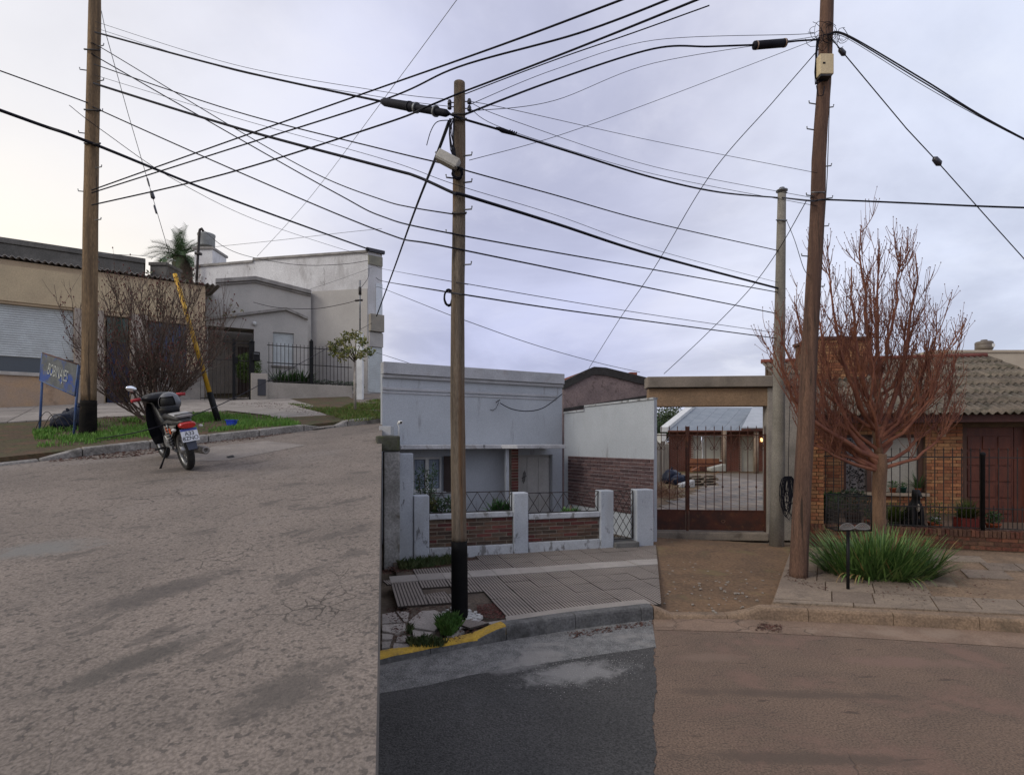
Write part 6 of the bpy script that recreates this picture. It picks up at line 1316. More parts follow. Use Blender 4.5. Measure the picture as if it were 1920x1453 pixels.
leafy_tree('far_tree', 'far tree showing above the gateway beside the concrete pole', (X(1446, 60), 60, .1), Zp(697, 60)-.4, (1.4, 1.2, 1.1), 2500, .25, tl_[0], 60)
# ---------------------------------------------------------------- poles
cp = flat(1457, 1023, .12); dc = cp.y; cpole = thing('concrete_pole', 'slim round concrete lamp pole in front of the gateway pillar', 'utility pole', cp)
pts = [ray(x, y, dc) for x, y in ((1456, 1028), (1459, 870), (1462, 600), (1465, 420), (1466, 362))]; MB().tube(pts, [w*px2m(dc) for w in (13.2, 11.8, 9.6, 7.9, 7.3)], 20).build('shaft', M('spun_concrete', (.225, .205, .175), (.18, .165, .14), 2.5, .9, .25, 45, fine=.2, stain=((.12, .115, .07), 1.6, .55, .7, .5, (1, 1, .5))), cpole)
q = ray(1466, 361, dc); MB().lathe([(.075, 0), (.075, .02), (.11, .03), (.11, .05), (.06, .07), (.05, .1), (0, .12)], q, 14).build('pole_cap', galv, cpole)
MB().tube([ray(1457, 360, dc), ray(1476, 361, dc)], .012, 6).build('cap_bracket', galv, cpole)
for y in (412,): MB().tube([ray(1456, y, dc+.03), ray(1457, y, dc-.1), ray(1474, y+1, dc-.1), ray(1475, y, dc+.03)], .016, 6).build('pole_band', galv, cpole)
P3 = flat(1498, 1079, PZ); d3 = P3.y; p3 = thing('utility_pole', 'tall reddish timber pole leaning right with cream box at top', 'utility pole', P3)
c3l = [(1497, 1086), (1502, 960), (1509, 830), (1521, 600), (1528, 480), (1534, 370), (1535, 300), (1540, 220), (1545, 160), (1549, 60), (1551, -10)]; w3 = [16.5, 15.4, 14.8, 13.6, 13.0, 12.6, 12.2, 11.8, 12, 11.8, 11.2]
rough_pole([ray(x, y, d3) for x, y in c3l], [w*px2m(d3) for w in w3], 8, 20, 9, .04).build('shaft', wood_mat('pole_wood_right', (.17, .095, .062), (.125, .072, .05), (.075, .042, .032)), p3)
for x, y, s in ((1526, 195, -1), (1550, 202, 1), (1522, 243, -1), (1546, 312, 1), (1521, 367, -1), (1548, 372, 1), (1541, 424, 1), (1512, 480, -1), (1533, 537, 1)): peg(p3, ray(x-s*4, y, d3-.05), s, .12)
MB().tube([ray(1520, 372, d3+.03), ray(1521, 360, d3-.1), ray(1546, 360, d3-.1), ray(1548, 372, d3+.03)], .01, 6).build('wire_band', galv, p3)
bx3 = thing('cable_box', 'cream rectangular cable box strapped near the top of the leaning pole', 'cable box', ray(1547, 120, d3-.16)); z0, z1 = ray(1547, 141, d3-.2).z, ray(1547, 103, d3-.2).z; xa, xb = ray(1535, 120, d3-.2).x, ray(1561, 120, d3-.2).x
MB().box((xa, d3-.24, z0), (xb, d3-.1, z1)).build('box_body', M('cream_box', (.52, .42, .26), (.46, .37, .23), 3, .6, .03), bx3, bev=.012)
MB().box((xa+.04, d3-.246, (z0+z1)/2-.005), (xa+.075, d3-.24, (z0+z1)/2+.02)).build('label', black, bx3); MB().box((xa+.01, d3-.24, z0-.03), (xb-.03, d3-.11, z0-.002)).build('gland_plate', iron, bx3)
m = MB(); r = random.Random(14)
for k in range(7): m.tube([ray(1534+r.uniform(-3, 3), 70, d3-.1), ray(1531+r.uniform(-3, 3), 100, d3-.13), ray(1530+r.uniform(-3, 3), 135, d3-.13), ray(1531+r.uniform(-3, 2), 158, d3-.13), ray(1542+r.uniform(-2, 6), 150-r.uniform(0, 8), d3-.14)], .007, 5)
m.tube([ray(1531, 160, d3-.13), ray(1534, 180, d3-.14), ray(1543, 178, d3-.15), ray(1546, 162, d3-.14)], .008, 5)
tag(m.build('cable_bundle', cable), 'black leads dropping to the cream box on the leaning pole', 'cables')
m = MB()
for k in range(14):
    c = ray(1556+r.uniform(-32, 28), 66+r.uniform(-10, 16), d3-.12); rr = r.uniform(.05, .14); a0 = r.uniform(0, 6); m.tube([c+Vector((math.cos(a0+a*.45)*rr, .02*math.sin(a), math.sin(a0+a*.45)*rr*1.3)) for a in range(11)], .004, 4, False)
tag(m.build('wire_tangle', cable), 'tangle of thin wire loops around the top of the leaning pole', 'cables')
m = MB(); m.tube([ray(1556, 170, d3-.05), ray(1551, 330, d3-.06), ray(1541, 480, d3-.06), ray(1527, 600, d3-.07)], .006, 5); tag(m.build('earth_wire', cable), 'thin earth wire running down the right side of leaning pole', 'cable')
coil3 = MB()
for k in range(26):
    c = ray(1478+r.uniform(-6, 7), 892, d3+2.2); L = r.uniform(.3, .85); w = r.uniform(.04, .12); coil3.tube([c+Vector((w*math.sin(a/10*6.283), .02*r.random(), -L/2+L/2*math.cos(a/10*6.283))) for a in range(11)], .0055, 4, False)
coil3.tube([ray(1478, 892, d3+2.2), ray(1479, 830, d3+2.3), ray(1483, 700, d3+2.4)], .006, 4); tag(coil3.build('cable_coil', cable), 'loose bunch of black cable hanging on the gateway pillar', 'cable coil')
# ---------------------------------------------------------------- brick house
brk_m = [M('brick_ochre', (.30, .15, .07), (.24, .12, .057), 10, .9, .3, 60, fine=.2, rnd=.22), M('brick_orange', (.31, .13, .06), (.25, .105, .05), 10, .9, .3, 60, fine=.2, rnd=.2), M('brick_sienna', (.27, .105, .05), (.21, .082, .04), 10, .9, .3, 60, fine=.2, rnd=.2)]
mort3 = M('mortar_dark', (.12, .08, .05), (.09, .06, .04), 6, .95, .4, 50)
bA, bB = ray(1519, 771, 13.3), ray(1862, 780, 12.5); bf3 = Frame(bA, bB); bh = thing('brick_house', 'ochre brick house with mossy corrugated roof and panelled door', 'house', bf3.p(0, 0, .1))
zE = CAMH+(HY-781)/F*12.7; U = lambda px, py=900, v=0: bf3.uv(px, py, v)[0]; Zb = lambda px, py, v=0: bf3.uv(px, py, v)[1]
uW0, uW1 = U(1582), U(1734); zW0, zW1 = Zb(1660, 922), Zb(1660, 815); uD0, uD1 = U(1805), U(1930)
UE = U(2100)
wl3 = holes_wall(MB(), bf3, 0, UE, -.02, zE-.12, [[uW0, uW1, zW0, zW1], [uD0, uD1, .1, Zb(1830, 800)]], -.25, 0).build('wall', mort3, bh)
ins_ = lambda u, z: (uW0-.1 < u < uW1+.1 and zW0-.05 < z < zW1+.03) or (uD0-.1 < u < uD1+.1 and z < Zb(1830, 800)+.03) or u > U(1990)
def no_win(a0, a1, z0, z1): brickfield(wl3, bf3, a0, a1, z0, z1, .016, .235, .062, .013, brk_m, .03)
zB = .55
no_win(0.0, uW0, zB+.25, zE-.14); no_win(uW1, uD0, zB, zE-.14); no_win(uD1, U(1985), 1.3, zE-.14)
brickfield(wl3, bf3, uW0, uW1, zW0-.32, zW0-.02, .016, .235, .062, .013, brk_m, .03); brickfield(wl3, bf3, uW0, uW1, zW1+.01, zE-.14, .016, .235, .062, .013, brk_m, .03)
MB().box((uW0-.06, -.2, zW0-.075), (uW1+.06, .1, zW0-.003), bf3).build('window_sill', M('sill_stone', (.30, .24, .18), (.25, .2, .15), 4), bh, bev=.01)
brown = M('brown_timber', (.085, .042, .028), (.06, .03, .02), 5, .6, .2, 40, stretch=(4, 4, .5))
wfm = MB()
for a, b in ((uW0, uW0+.07), (U(1632)-.05, U(1632)+.05), (uW1-.1, uW1)): wfm.box((a, -.18, zW0), (b, -.06, zW1), bf3)
wfm.box((uW0+.07, -.18, zW1-.06), (uW1-.1, -.06, zW1), bf3); wo3 = wfm.build('window', brown, bh)
bl3 = M('roller_blind', (.36, .335, .29), (.31, .29, .25), 3, .7, .03); rb_ = MB().box((U(1632)+.051, -.16, zW0), (uW1-.101, -.14, zW1-.061), bf3).build('blind', bl3, wo3)
BS = unit_box('blind_slat'); BS.materials.append(bl3)
for i in range(26): piece('blind_slat', BS, None, rb_, bf3.p((U(1632)+.05+uW1-.1)/2, -.135, zW0+(zW1-.06-zW0)*(i+.5)/26), bf3.rot(), (uW1-U(1632)-.18, .014, (zW1-zW0-.06)/26-.008))
MB().box((uW0+.071, -.16, zW0), (U(1632)-.051, -.14, zW1-.061), bf3).build('pane', glass('lace_pane', (.16, .14, .13), .3), wo3)
m = MB(); r = random.Random(77)
for _ in range(420): leaf(m, r, bf3.p(r.uniform(uW0+.1, U(1632)-.07), -.13, r.uniform(zW0+.05, zW1-.1)), .055, .6)
tag(m.build('lace_pattern', black, wo3), kind='stuff')
# door with raised panels
dm = M('door_mahogany', (.11, .033, .018), (.08, .025, .015), 4, .45, .15, 40, stretch=(3, 3, .5)); dz1 = Zb(1830, 800)+.02
MB().box((uD0, -.2, .1), (uD0+.09, -.02, dz1), bf3).build('door_jamb', brown, bh)
do = MB().box((uD0+.1, -.18, .12), (uD0+1.05, -.13, dz1-.02), bf3).build('door', dm, bh)
for i in range(6):
    for j in range(3): MB().box((uD0+.15+j*.3, -.13, .2+i*.36), (uD0+.40+j*.3, -.108, .2+i*.36+.3), bf3).build('door_panel', dm, do, bev=.02)
MB().box((uD0+1.06, -.2, .1), (uD1, -.12, dz1), bf3).build('side_light', dm, bh)
# eaves, fascia, corrugated roof in lapped sheets
MB().box((-.1, -.05, zE-.12), (UE, .42, zE-.05), bf3).build('soffit', brown, bh); MB().box((-.15, .42, zE-.13), (UE, .47, zE+.03), bf3).build('fascia', M('fascia_red', (.075, .028, .022), (.055, .022, .018), 4, .6), bh)
zR = CAMH+(HY-676)/F*17.2; vR = -4.3; rm = M('mossy_cement_roof', (.155, .125, .095), (.115, .094, .072), 2.2, .95, .35, 35, fine=.25, rnd=.12, stain=((.05, .045, .03), 3.4, .48, .62, .75), stain2=((.19, .175, .135), 2, .56, .7, .6))
nrow, ncol = 7, 5; ua, ub_ = -.2, U(2080)
for j in range(nrow):
    for i in range(ncol):
        a, b = ua+(ub_-ua)*i/ncol, ua+(ub_-ua)*(i+1)/ncol+.02; t0, t1 = j/nrow, (j+1)/nrow+.02; lift = .028*(1-0)
        f = lambda t: (.62+(vR-.62)*t, zE+.03+(zR-zE-.03)*t)
        v1_, z1_ = f(t0); v0_, z0_ = f(min(1, t1)); corrugated(bf3, a, b, v0_, v1_, z0_+.004*(i % 2), z1_+lift+.004*(i % 2), .15, .03, .012, 8).build('roof_sheet', rm, bh)
MB().tube([bf3.p(ua, vR, zR+.03), bf3.p(ub_, vR, zR+.03)], .07, 10).build('ridge', M('ridge_red', (.22, .07, .05), (.17, .055, .04), 4), bh)
MB().prism([(-.02, zE), (UE, zE), (UE, zR-.1), (-.02, zR-.1)], vR-.3, vR-.1, bf3).build('gable_wall', mort3, bh)
m = MB(); 
for s_ in (0, UE-.25): m.add([bf3.p(s_+d, v_, z_) for d in (0, .25) for v_, z_ in ((-.02, zE-.1), (vR, zE-.1), (vR, zR-.06))], [(0, 1, 2), (5, 4, 3), (0, 3, 4, 1), (1, 4, 5, 2), (2, 5, 3, 0)])
m.build('gable', mort3, bh)
MB().box((0, vR, -.02), (.25, -.26, zE-.1), bf3).build('wall', mort3, bh)
# square brick chimney stack at the left
chd = 15.2; c0, c1 = ray(1533, 632, chd), ray(1627, 632, chd); cf = Frame(c0, c1); ck = thing('brick_chimney', 'square ochre brick tower rising behind the roof left end', 'chimney', (c0.x, c0.y, 2))
body = MB().box((0, -1.2, zE-.6), (cf.len, 0, c0.z-.06), cf).build('stack', mort3, ck); brickfield(body, cf, 0, cf.len, ray(1580, 690, chd).z-.3, c0.z-.07, .014, .235, .062, .013, [brk_m[0], brk_m[2]], .03)
MB().box((-.06, -1.26, c0.z-.058), (cf.len+.06, .06, c0.z+.02), cf).build('stack_cap', brown, ck, bev=.01)
# beige parapet house and tank beyond the ridge
bg_ = ray(1752, 660, 24); be = ray(2100, 660, 24); o_ = MB().box((bg_.x, 24, 0), (be.x, 28, bg_.z)).box((bg_.x-.05, 23.95, bg_.z+.002), (be.x, 28.05, bg_.z+.1)).build('flat_roofed_house', M('beige_far', (.42, .36, .28), (.38, .32, .25), 2, .9, .05)); tag(o_, 'beige flat-roofed house just showing over the roof ridge', 'house')
q = ray(1845, 660, 25); k = 14/F*25
tk = MB().lathe([(k*.9, .1), (k, .16), (k, .3), (k*.97, .31), (k, .33), (k, .44), (k*.85, .48), (k*.4, .5), (k*.35, .56), (0, .56)], q, 24).build('water_tank', M('brown_tank', (.13, .11, .09), (.11, .09, .075), 4, .5, .05)); tag(tk, 'dark round plastic water tank on the beige flat roof', 'water tank')
MB().box(q+Vector((.08, -k-.01, .2)), q+Vector((.2, -k+.03, .34))).build('tank_label', white_wood, tk)
# emblem plaque
e0_ = bf3.rect(1759, 800, 1774, 818, .05); pq = MB().box((e0_[0], .018, e0_[2]), (e0_[1], .045, e0_[3]), bf3).build('wall_plaque', M('plaque_tan', (.34, .24, .15), (.3, .21, .13), 4, .6), None, bev=.004); tag(pq, 'tan square plaque with round black emblem on the brick wall', 'plaque')
ec = bf3.p((e0_[0]+e0_[1])/2, .046, (e0_[2]+e0_[3])/2); MB().lathe([(.075, 0), (.075, .012), (0, .013)], ec, 20, bf3.n).build('emblem', black, pq); MB().lathe([(.042, 0), (.042, .004), (.025, .005)], ec+bf3.n*.012, 16, bf3.n).build('emblem_ring', M('emblem_gold', (.4, .28, .12), None, 4, .5), pq); MB().lathe([(.016, 0), (.022, .03), (.012, .05), (0, .055)], ec+bf3.n*.014+Vector((0, 0, -.025)), 10).build('emblem_bell', bpy.data.materials['emblem_gold'], pq)
# ---------------------------------------------------------------- low brick wall and iron fence
nA, nB = flat(1519, 1014, PZ), flat(1862, 1031, PZ); nf = Frame(nA, nB); lwz = CAMH+(HY-988)/F*10.9; NE = nf.uv(2040, 1000)[0]
lw3 = thing('brick_garden_wall', 'low brick wall with row of upright header bricks under fence', 'wall', nf.p(0, 0, PZ))
core = MB().box((0, -.2, -.02), (NE, -.012, lwz-.1), nf).build('core', mort3, lw3); MB().box((0, -.2, lwz-.1), (NE, -.03, lwz-.025), nf).build('mortar_bed', mort3, lw3)
lowb = [M('low_brick_red', (.17, .065, .038), (.125, .05, .032), 8, .92, .4, 50, fine=.25, rnd=.25, stain=((.06, .05, .03), 5, .52, .66, .6)), M('low_brick_brown', (.135, .07, .042), (.10, .052, .034), 8, .92, .4, 50, fine=.25, rnd=.25)]
u_end = nf.uv(1985, 1000)[0]
brickfield(core, nf, 0, u_end, PZ, lwz-.13, .0, .235, .06, .012, lowb, .03)
u = .01; r = random.Random(19)
while u < u_end:
    o = piece('header_brick', BRICK, None, core, nf.p(u+.03, -.09, lwz-.065+r.uniform(-.005, .005)), nf.rot()+r.uniform(-.05, .05), (.056, .22, .125)); o.material_slots[0].link = 'OBJECT'; o.material_slots[0].material = r.choice(lowb); u += .068
# brick pier carrying the left end
u0, u1 = nf.uv(1520, 920)[0], nf.uv(1545, 920)[0]; pr3 = thing('brick_pier', 'narrow ochre brick pier at the left end of the iron fence', 'pier', nf.p(u0, 0, PZ)); zt3 = zE-.2
co = MB().box((u0+.01, -.26, lwz-.02), (u1-.01, -.02, zt3), nf).build('core', mort3, pr3); brickfield(co, nf, u0, u1, lwz+.0, zt3, .0, .135, .062, .013, brk_m, .03, odd=.3)
f3 = thing('iron_railing', 'black iron railing of thin spear bars before the brick house', 'fence', nf.p(u1, 0, lwz)); v = -.1
zT = CAMH+(HY-842)/F*10.9; zRl = CAMH+(HY-856)/F*10.9; zLo = CAMH+(HY-949)/F*10.9
u = u1+.05; i = 0
while u < u_end:
    piece('bar', BAR, iron, f3, nf.p(u, v, (lwz+.02+zT)/2), nf.rot(), (.013, .013, zT-lwz-.02)); MB().lathe([(.006, -.02), (.014, 0), (0, .05)], nf.p(u, v, zT), 5).build('spear', iron, f3)
    if i: piece('short_bar', BAR, iron, f3, nf.p(u-.0725, v, (lwz+.02+zLo+.06)/2), nf.rot(), (.011, .011, zLo+.06-lwz-.02))
    u += .145; i += 1
for z in (lwz+.03, zLo, zRl): MB().box((u1, v-.014, z-.01), (u_end, v+.014, z+.01), nf).build('rail', iron, f3)
uq = nf.uv(1840, 900, v)[0]; MB().lathe([(.034, 0), (.034, 1.42), (.042, 1.43), (.042, 1.46), (.03, 1.49), (0, 1.5)], nf.p(uq, v+.06, lwz-.02), 14).build('post', black, f3)
# raised garden bed ground behind the wall
m = MB(); m.slab([nf.p(NE, -.21, lwz-.12), bf3.p(UE, .002, lwz-.12), bf3.p(.26, .002, lwz-.12), nf.p(.2, -.21, lwz-.12)], .3); tag(m.build('garden_ground', M('garden_tiles', (.16, .105, .07), (.12, .08, .055), 3, .9, .2)), kind='structure'); GZ = lwz-.12
# ---------------------------------------------------------------- pots, plants, dog
terra = M('terracotta', (.33, .085, .035), (.27, .07, .03), 5, .8, .15, 40); fern = leafmat('fern_green', (.10, .13, .025), (.06, .09, .02)); dkl = leafmat('pot_green', (.03, .07, .02), (.05, .10, .03))
def pot(px, d, zb, rad, h, label, mat, plant=None, pl=None, square=False):
    x = (px-CX)/F*d; t = thing('plant_pot', label, 'plant pot', (x, d, zb))
    if square: MB().hexa([Vector((x, d, zb))+Vector(q) for q in ((-rad*.85, -.12, 0), (rad*.85, -.12, 0), (rad*.85, .12, 0), (-rad*.85, .12, 0), (-rad, -.14, h), (rad, -.14, h), (rad, .14, h), (-rad, .14, h))]).build('pot', mat, t, bev=.012)
    else: MB().lathe([(rad*.7, 0), (rad*.95, h*.85), (rad*1.08, h*.86), (rad*1.08, h), (rad*.9, h), (rad*.88, h*.9), (0, h*.88)], (x, d, zb), 18).build('pot', mat, t)
    if plant:
        r = random.Random(int(px)); m = MB()
        if plant == 'strap':
            for _ in range(pl[0]):
                a = r.uniform(0, 6.283); e = r.uniform(.1, 1.2); strap(m, (x+r.uniform(-rad, rad)*.5, d, zb+h*.9), (math.cos(a)*math.sin(e), math.sin(a)*math.sin(e), math.cos(e)), pl[1]*r.uniform(.5, 1.1), pl[2], r, 1.3)
        else:
            scatter_leaves(m, r, (x, d, zb+h+pl[1]*.55), (pl[1]*.75, pl[1]*.6, pl[1]*.6), pl[0], pl[2]); m.tube([(x, d, zb+h*.85), (x, d, zb+h+pl[1]*.6)], .01, 5)
        m.build('foliage', pl[3], t)
    return t
ws_ = zW0-.003; dws = lambda px: (lambda p: p.y)(bf3.p(U(px), .03, 0))
pot(1674, dws(1674), ws_, .07, .11, 'small terracotta pot on the window sill left of dog', terra, 'leaf', (120, .16, .05, dkl))
pot(1693, dws(1693), ws_, .075, .13, 'dark green pot on the window sill above the dog', M('green_pot', (.015, .06, .045), None, 5), 'leaf', (60, .1, .05, dkl))
pot(1721, dws(1721), ws_, .06, .11, 'terracotta pot with tall cactus-like plant on sill end', terra, 'strap', (40, .42, .012, dkl))
gy_ = lambda px, v: nf.p(nf.uv(px, 960, v)[0], v, 0).y
pot(1812, gy_(1812, -.45), GZ, .19, .30, 'large red rectangular planter with feathery fern', M('red_planter', (.22, .035, .025), (.18, .03, .022), 4, .6), 'strap', (420, .42, .009, fern), True)
pot(1747, gy_(1747, -.4), GZ, .07, .2, 'small terracotta figure pot right of the dog', terra, 'leaf', (60, .08, .04, dkl))
pot(1757, gy_(1757, -.35), GZ, .08, .16, 'orange pot beside the white pot near the dog', M('orange_pot', (.45, .10, .03), None, 5), 'leaf', (80, .12, .05, fern))
pot(1754, gy_(1754, -.62), GZ, .08, .26, 'white pot standing behind the orange pot', white_wood, 'leaf', (200, .3, .05, fern))
pot(1677, gy_(1677, -.4), GZ, .1, .18, 'green pot with arching yellow-green leaves left of the dog', M('moss_pot', (.05, .06, .03), None, 5), 'strap', (220, .45, .014, fern))
pot(1630, gy_(1630, -.4), GZ, .1, .2, 'orange terracotta pot behind the litter basket', terra, 'leaf', (160, .2, .06, dkl))
pot(1600, gy_(1600, -.45), GZ, .17, .34, 'wide dark pot with bushy dark foliage behind basket', M('dark_pot', (.05, .03, .025), None, 5), 'leaf', (700, .42, .07, leafmat('dark_bush', (.018, .035, .014), (.03, .05, .02))))
pot(1558, gy_(1558, -.4), GZ, .16, .38, 'dark tub with bright green bush at the brick pier', M('tub_dark', (.03, .03, .028), None, 5), 'leaf', (700, .3, .08, leafmat('bright_green', (.05, .13, .025), (.03, .08, .02))))
pot(1862, gy_(1862, -.5), GZ, .12, .2, 'pot with green plant beside the panelled door', terra, 'leaf', (240, .2, .06, dkl))
dogd = gy_(1716, -.38); dx = (1714-CX)/F*dogd; dg = thing('dog', 'black dog with white chest sitting behind the iron railing', 'dog', (dx, dogd, GZ))
S_ = 1.12
J = [((0, .16, .12), .12), ((0, .10, .26), .115), ((.0, .02, .40), .105), ((0, -.04, .50), .075), ((-.02, -.07, .60), .062), ((-.03, -.10, .665), .07), ((-.04, -.19, .635), .038), ((-.045, -.24, .62), .026),
     ((-.075, -.06, .38), .05), ((-.08, -.09, .2), .036), ((-.085, -.10, .04), .03), ((-.09, -.15, .025), .028), ((.075, -.06, .38), .05), ((.08, -.09, .2), .036), ((.085, -.10, .04), .03), ((.09, -.15, .025), .028),
     ((-.12, .08, .14), .08), ((-.14, -.04, .08), .045), ((-.14, -.10, .03), .03), ((.12, .08, .14), .08), ((.14, -.04, .08), .045), ((.14, -.10, .03), .03), ((.02, .30, .05), .03), ((.12, .40, .04), .022), ((-.085, -.075, .735), .016), ((.03, -.075, .735), .016)]
E = [(0, 1), (1, 2), (2, 3), (3, 4), (4, 5), (5, 6), (6, 7), (2, 8), (8, 9), (9, 10), (10, 11), (2, 12), (12, 13), (13, 14), (14, 15), (0, 16), (16, 17), (17, 18), (0, 19), (19, 20), (20, 21), (0, 22), (22, 23), (5, 24), (5, 25)]
me = bpy.data.meshes.new('dog_body'); me.from_pydata([tuple(c*S_*1.02 for c in p) for p, _ in J], E, []); do_ = bpy.data.objects.new('body', me); COL.objects.link(do_); do_.parent = dg; ORG[do_.name] = org(dg)
sk_ = do_.modifiers.new('skin', 'SKIN'); 
if not me.skin_vertices: bpy.context.view_layer.objects.active = do_; me.attributes
for i, (p, rr) in enumerate(J): me.skin_vertices[0].data[i].radius = (rr*S_, rr*S_)
me.skin_vertices[0].data[0].use_root = True; sk_.use_smooth_shade = True; ss = do_.modifiers.new('sub', 'SUBSURF'); ss.levels = 2; ss.render_levels = 2
fur = M('dog_fur', (.008, .008, .009), (.014, .013, .013), 30, .7, .4, 90); me.materials.append(fur)
wpat = M('dog_white', (.38, .33, .26), (.3, .25, .19), 20, .8, .3, 90)
MB().ell((-.005*S_, -.105*S_*1.0, .43*S_), (.035, .03, .085), 12, 8).build('chest_patch', wpat, dg, 0, True); MB().ell((-.043*S_, -.225*S_, .625*S_), (.02, .022, .016), 10, 7).build('muzzle', wpat, dg, 0, True); MB().ell((-.046*S_, -.265*S_, .632*S_), (.011, .01, .009), 8, 6).build('nose', black, dg, 0, True)
for s_ in (-1, 1): MB().ell(((-.03+.028*s_)*S_, -.155*S_, .69*S_), (.007, .006, .007), 8, 6).build('eye', M('eye_amber', (.12, .06, .02), None, 5, .1), dg, 0, True)
# ---------------------------------------------------------------- strap-leaved clump and litter basket
cb_ = flat(1647, 1074, PZ); irism = [leafmat('iris_dark', (.045, .095, .022), (.06, .12, .03)), leafmat('iris_light', (.12, .20, .05), (.15, .23, .07)), leafmat('iris_dry', (.23, .17, .06), (.18, .11, .05))]
cl_o = thing('leaf_clump', 'big clump of green sword leaves around the tree foot', 'plant', cb_)
r = random.Random(23); ms_ = [MB(), MB(), MB()]
for _ in range(1050):
    a = r.uniform(0, 6.283); rad = r.random()**.6; p = cb_+Vector((math.cos(a)*rad*.78, math.sin(a)*rad*.55, -.01)); e = (.12+.85*rad)*r.uniform(.6, 1.15); a2 = a+r.gauss(0, .45)
    k = 0 if r.random() < .5 else (1 if r.random() < .9 else 2); L = r.uniform(.42, .82)*(1.0 if e < .8 else .85); strap(ms_[k], p, (math.cos(a2)*math.sin(e), math.sin(a2)*math.sin(e), math.cos(e)), L, r.uniform(.009, .016), r, r.uniform(.3, 1.0), 5)
for _ in range(26):
    a = r.uniform(3.6, 6.2); p = cb_+Vector((math.cos(a)*.7, math.sin(a)*.5, .02)); strap(ms_[2 if r.random() < .4 else 1], p, (math.cos(a), math.sin(a), .55), r.uniform(.35, .6), .014, r, 2.6, 6)
for k, nm in enumerate(('dark_leaves', 'pale_leaves', 'dry_leaves')): ms_[k].build(nm, irism[k], cl_o)
lbp = flat(1590, 1103, PZ); ld = lbp.y; lb_o = thing('litter_basket', 'dark wire litter basket on a post in front of clump', 'litter basket', lbp); zz0, zz1 = ray(1590, 992, ld).z, ray(1590, 927, ld).z
MB().tube([lbp-Vector((0, 0, .05)), (lbp.x, ld, zz0)], .022, 10).build('post', black, lb_o); xa, xb = ray(1561, 960, ld).x, ray(1622, 960, ld).x
k = MB()
for z in (zz0+.01, zz1): k.tube([(xa, ld-.14, z), (xb, ld-.14, z), (xb, ld+.14, z), (xa, ld+.14, z), (xa, ld-.14, z)], .008, 6)
for x, y in ((xa, ld-.14), (xb, ld-.14), (xa, ld+.14), (xb, ld+.14)): k.tube([(x, y, zz0), (x, y, zz1)], .008, 6)
k.build('basket_frame', black, lb_o); k = MB(); n = 13
for i in range(n+1):
    x = xa+(xb-xa)*i/n
    for y in (ld-.14, ld+.14): k.tube([(x, y, zz0), (x, y, zz1)], .0028, 4, False)
    k.tube([(x, ld-.14, zz0), (x, ld+.14, zz0)], .0028, 4, False)
for i in range(9):
    y = ld-.14+.28*i/8
    for x in (xa, xb): k.tube([(x, y, zz0), (x, y, zz1)], .0028, 4, False)
for i in range(1, 9):
    z = zz0+(zz1-zz0)*i/9; k.tube([(xa, ld-.14, z), (xb, ld-.14, z), (xb, ld+.14, z), (xa, ld+.14, z), (xa, ld-.14, z)], .0028, 4, False)
k.build('wire_mesh', iron, lb_o)
wire_w = M('pale_wire', (.20, .19, .18), (.15, .14, .13), 6, .5)
for s_ in (-1, 1):
    k = MB(); c = Vector((lbp.x+.0, ld-.155, ray(1590, 985, ld).z)); out_ = []
    for t in range(25):
        a = t/24*6.283; x = .10*math.cos(a)+.105; z = .042*math.sin(a)*(1 if x > .05 else .8)+.018*math.sin(x/.2*3.14); out_.append(c+Vector((s_*x, 0, z)))
    k.tube(out_, .006, 5, False)
    for t in range(1, 12): k.tube([out_[t], out_[(24-t+4) % 24]], .0035, 4, False)
    for t in range(1, 12): k.tube([out_[t], out_[(24-t-4) % 24]], .0035, 4, False)
    k.build('leaf_ornament', wire_w, lb_o)
# ---------------------------------------------------------------- bare reddish tree
tb3 = flat(1648, 1052, PZ); td = tb3.y; tr = thing('bare_tree', 'leafless tree with reddish upswept branches before the brick house', 'tree', tb3)
tk3 = M('tree_bark', (.19, .11, .065), (.13, .075, .046), 5, .9, .5, 40, fine=.3, stretch=(3, 3, .6)); fk = ray(1650, 872, td)
rough_pole([tb3-Vector((0, 0, .1)), ray(1647, 990, td), ray(1648, 920, td), fk, ray(1651, 850, td)], [.135, .112, .104, .112, .09], 6, 14, 4, .08).build('trunk', tk3, tr)
tgt = [(1615, 422), (1648, 455), (1688, 462), (1716, 474), (1553, 482), (1597, 500), (1490, 565), (1462, 600), (1450, 655), (1456, 690), (1503, 640), (1756, 592), (1776, 630), (1802, 640), (1793, 712), (1640, 520), (1577, 590), (1527, 560), (1738, 680), (1480, 745), (1497, 790), (1790, 770), (1632, 575), (1667, 560), (1700, 600), (1600, 640), (1545, 640), (1720, 560), (1515, 720), (1760, 690)]
br1 = M('branch_red', (.225, .092, .053), (.155, .058, .04), 6, .8, .3, 60); r = random.Random(5); buds = []
lead = (fk, ray(1643, 690, td)); MB().tube([fk, fk.lerp(lead[1], .35)+Vector((-.03, .02, 0)), fk.lerp(lead[1], .7)+Vector((.02, 0, 0)), lead[1]], [.075, .062, .048, .03], 9).build('leader', tk3, tr)
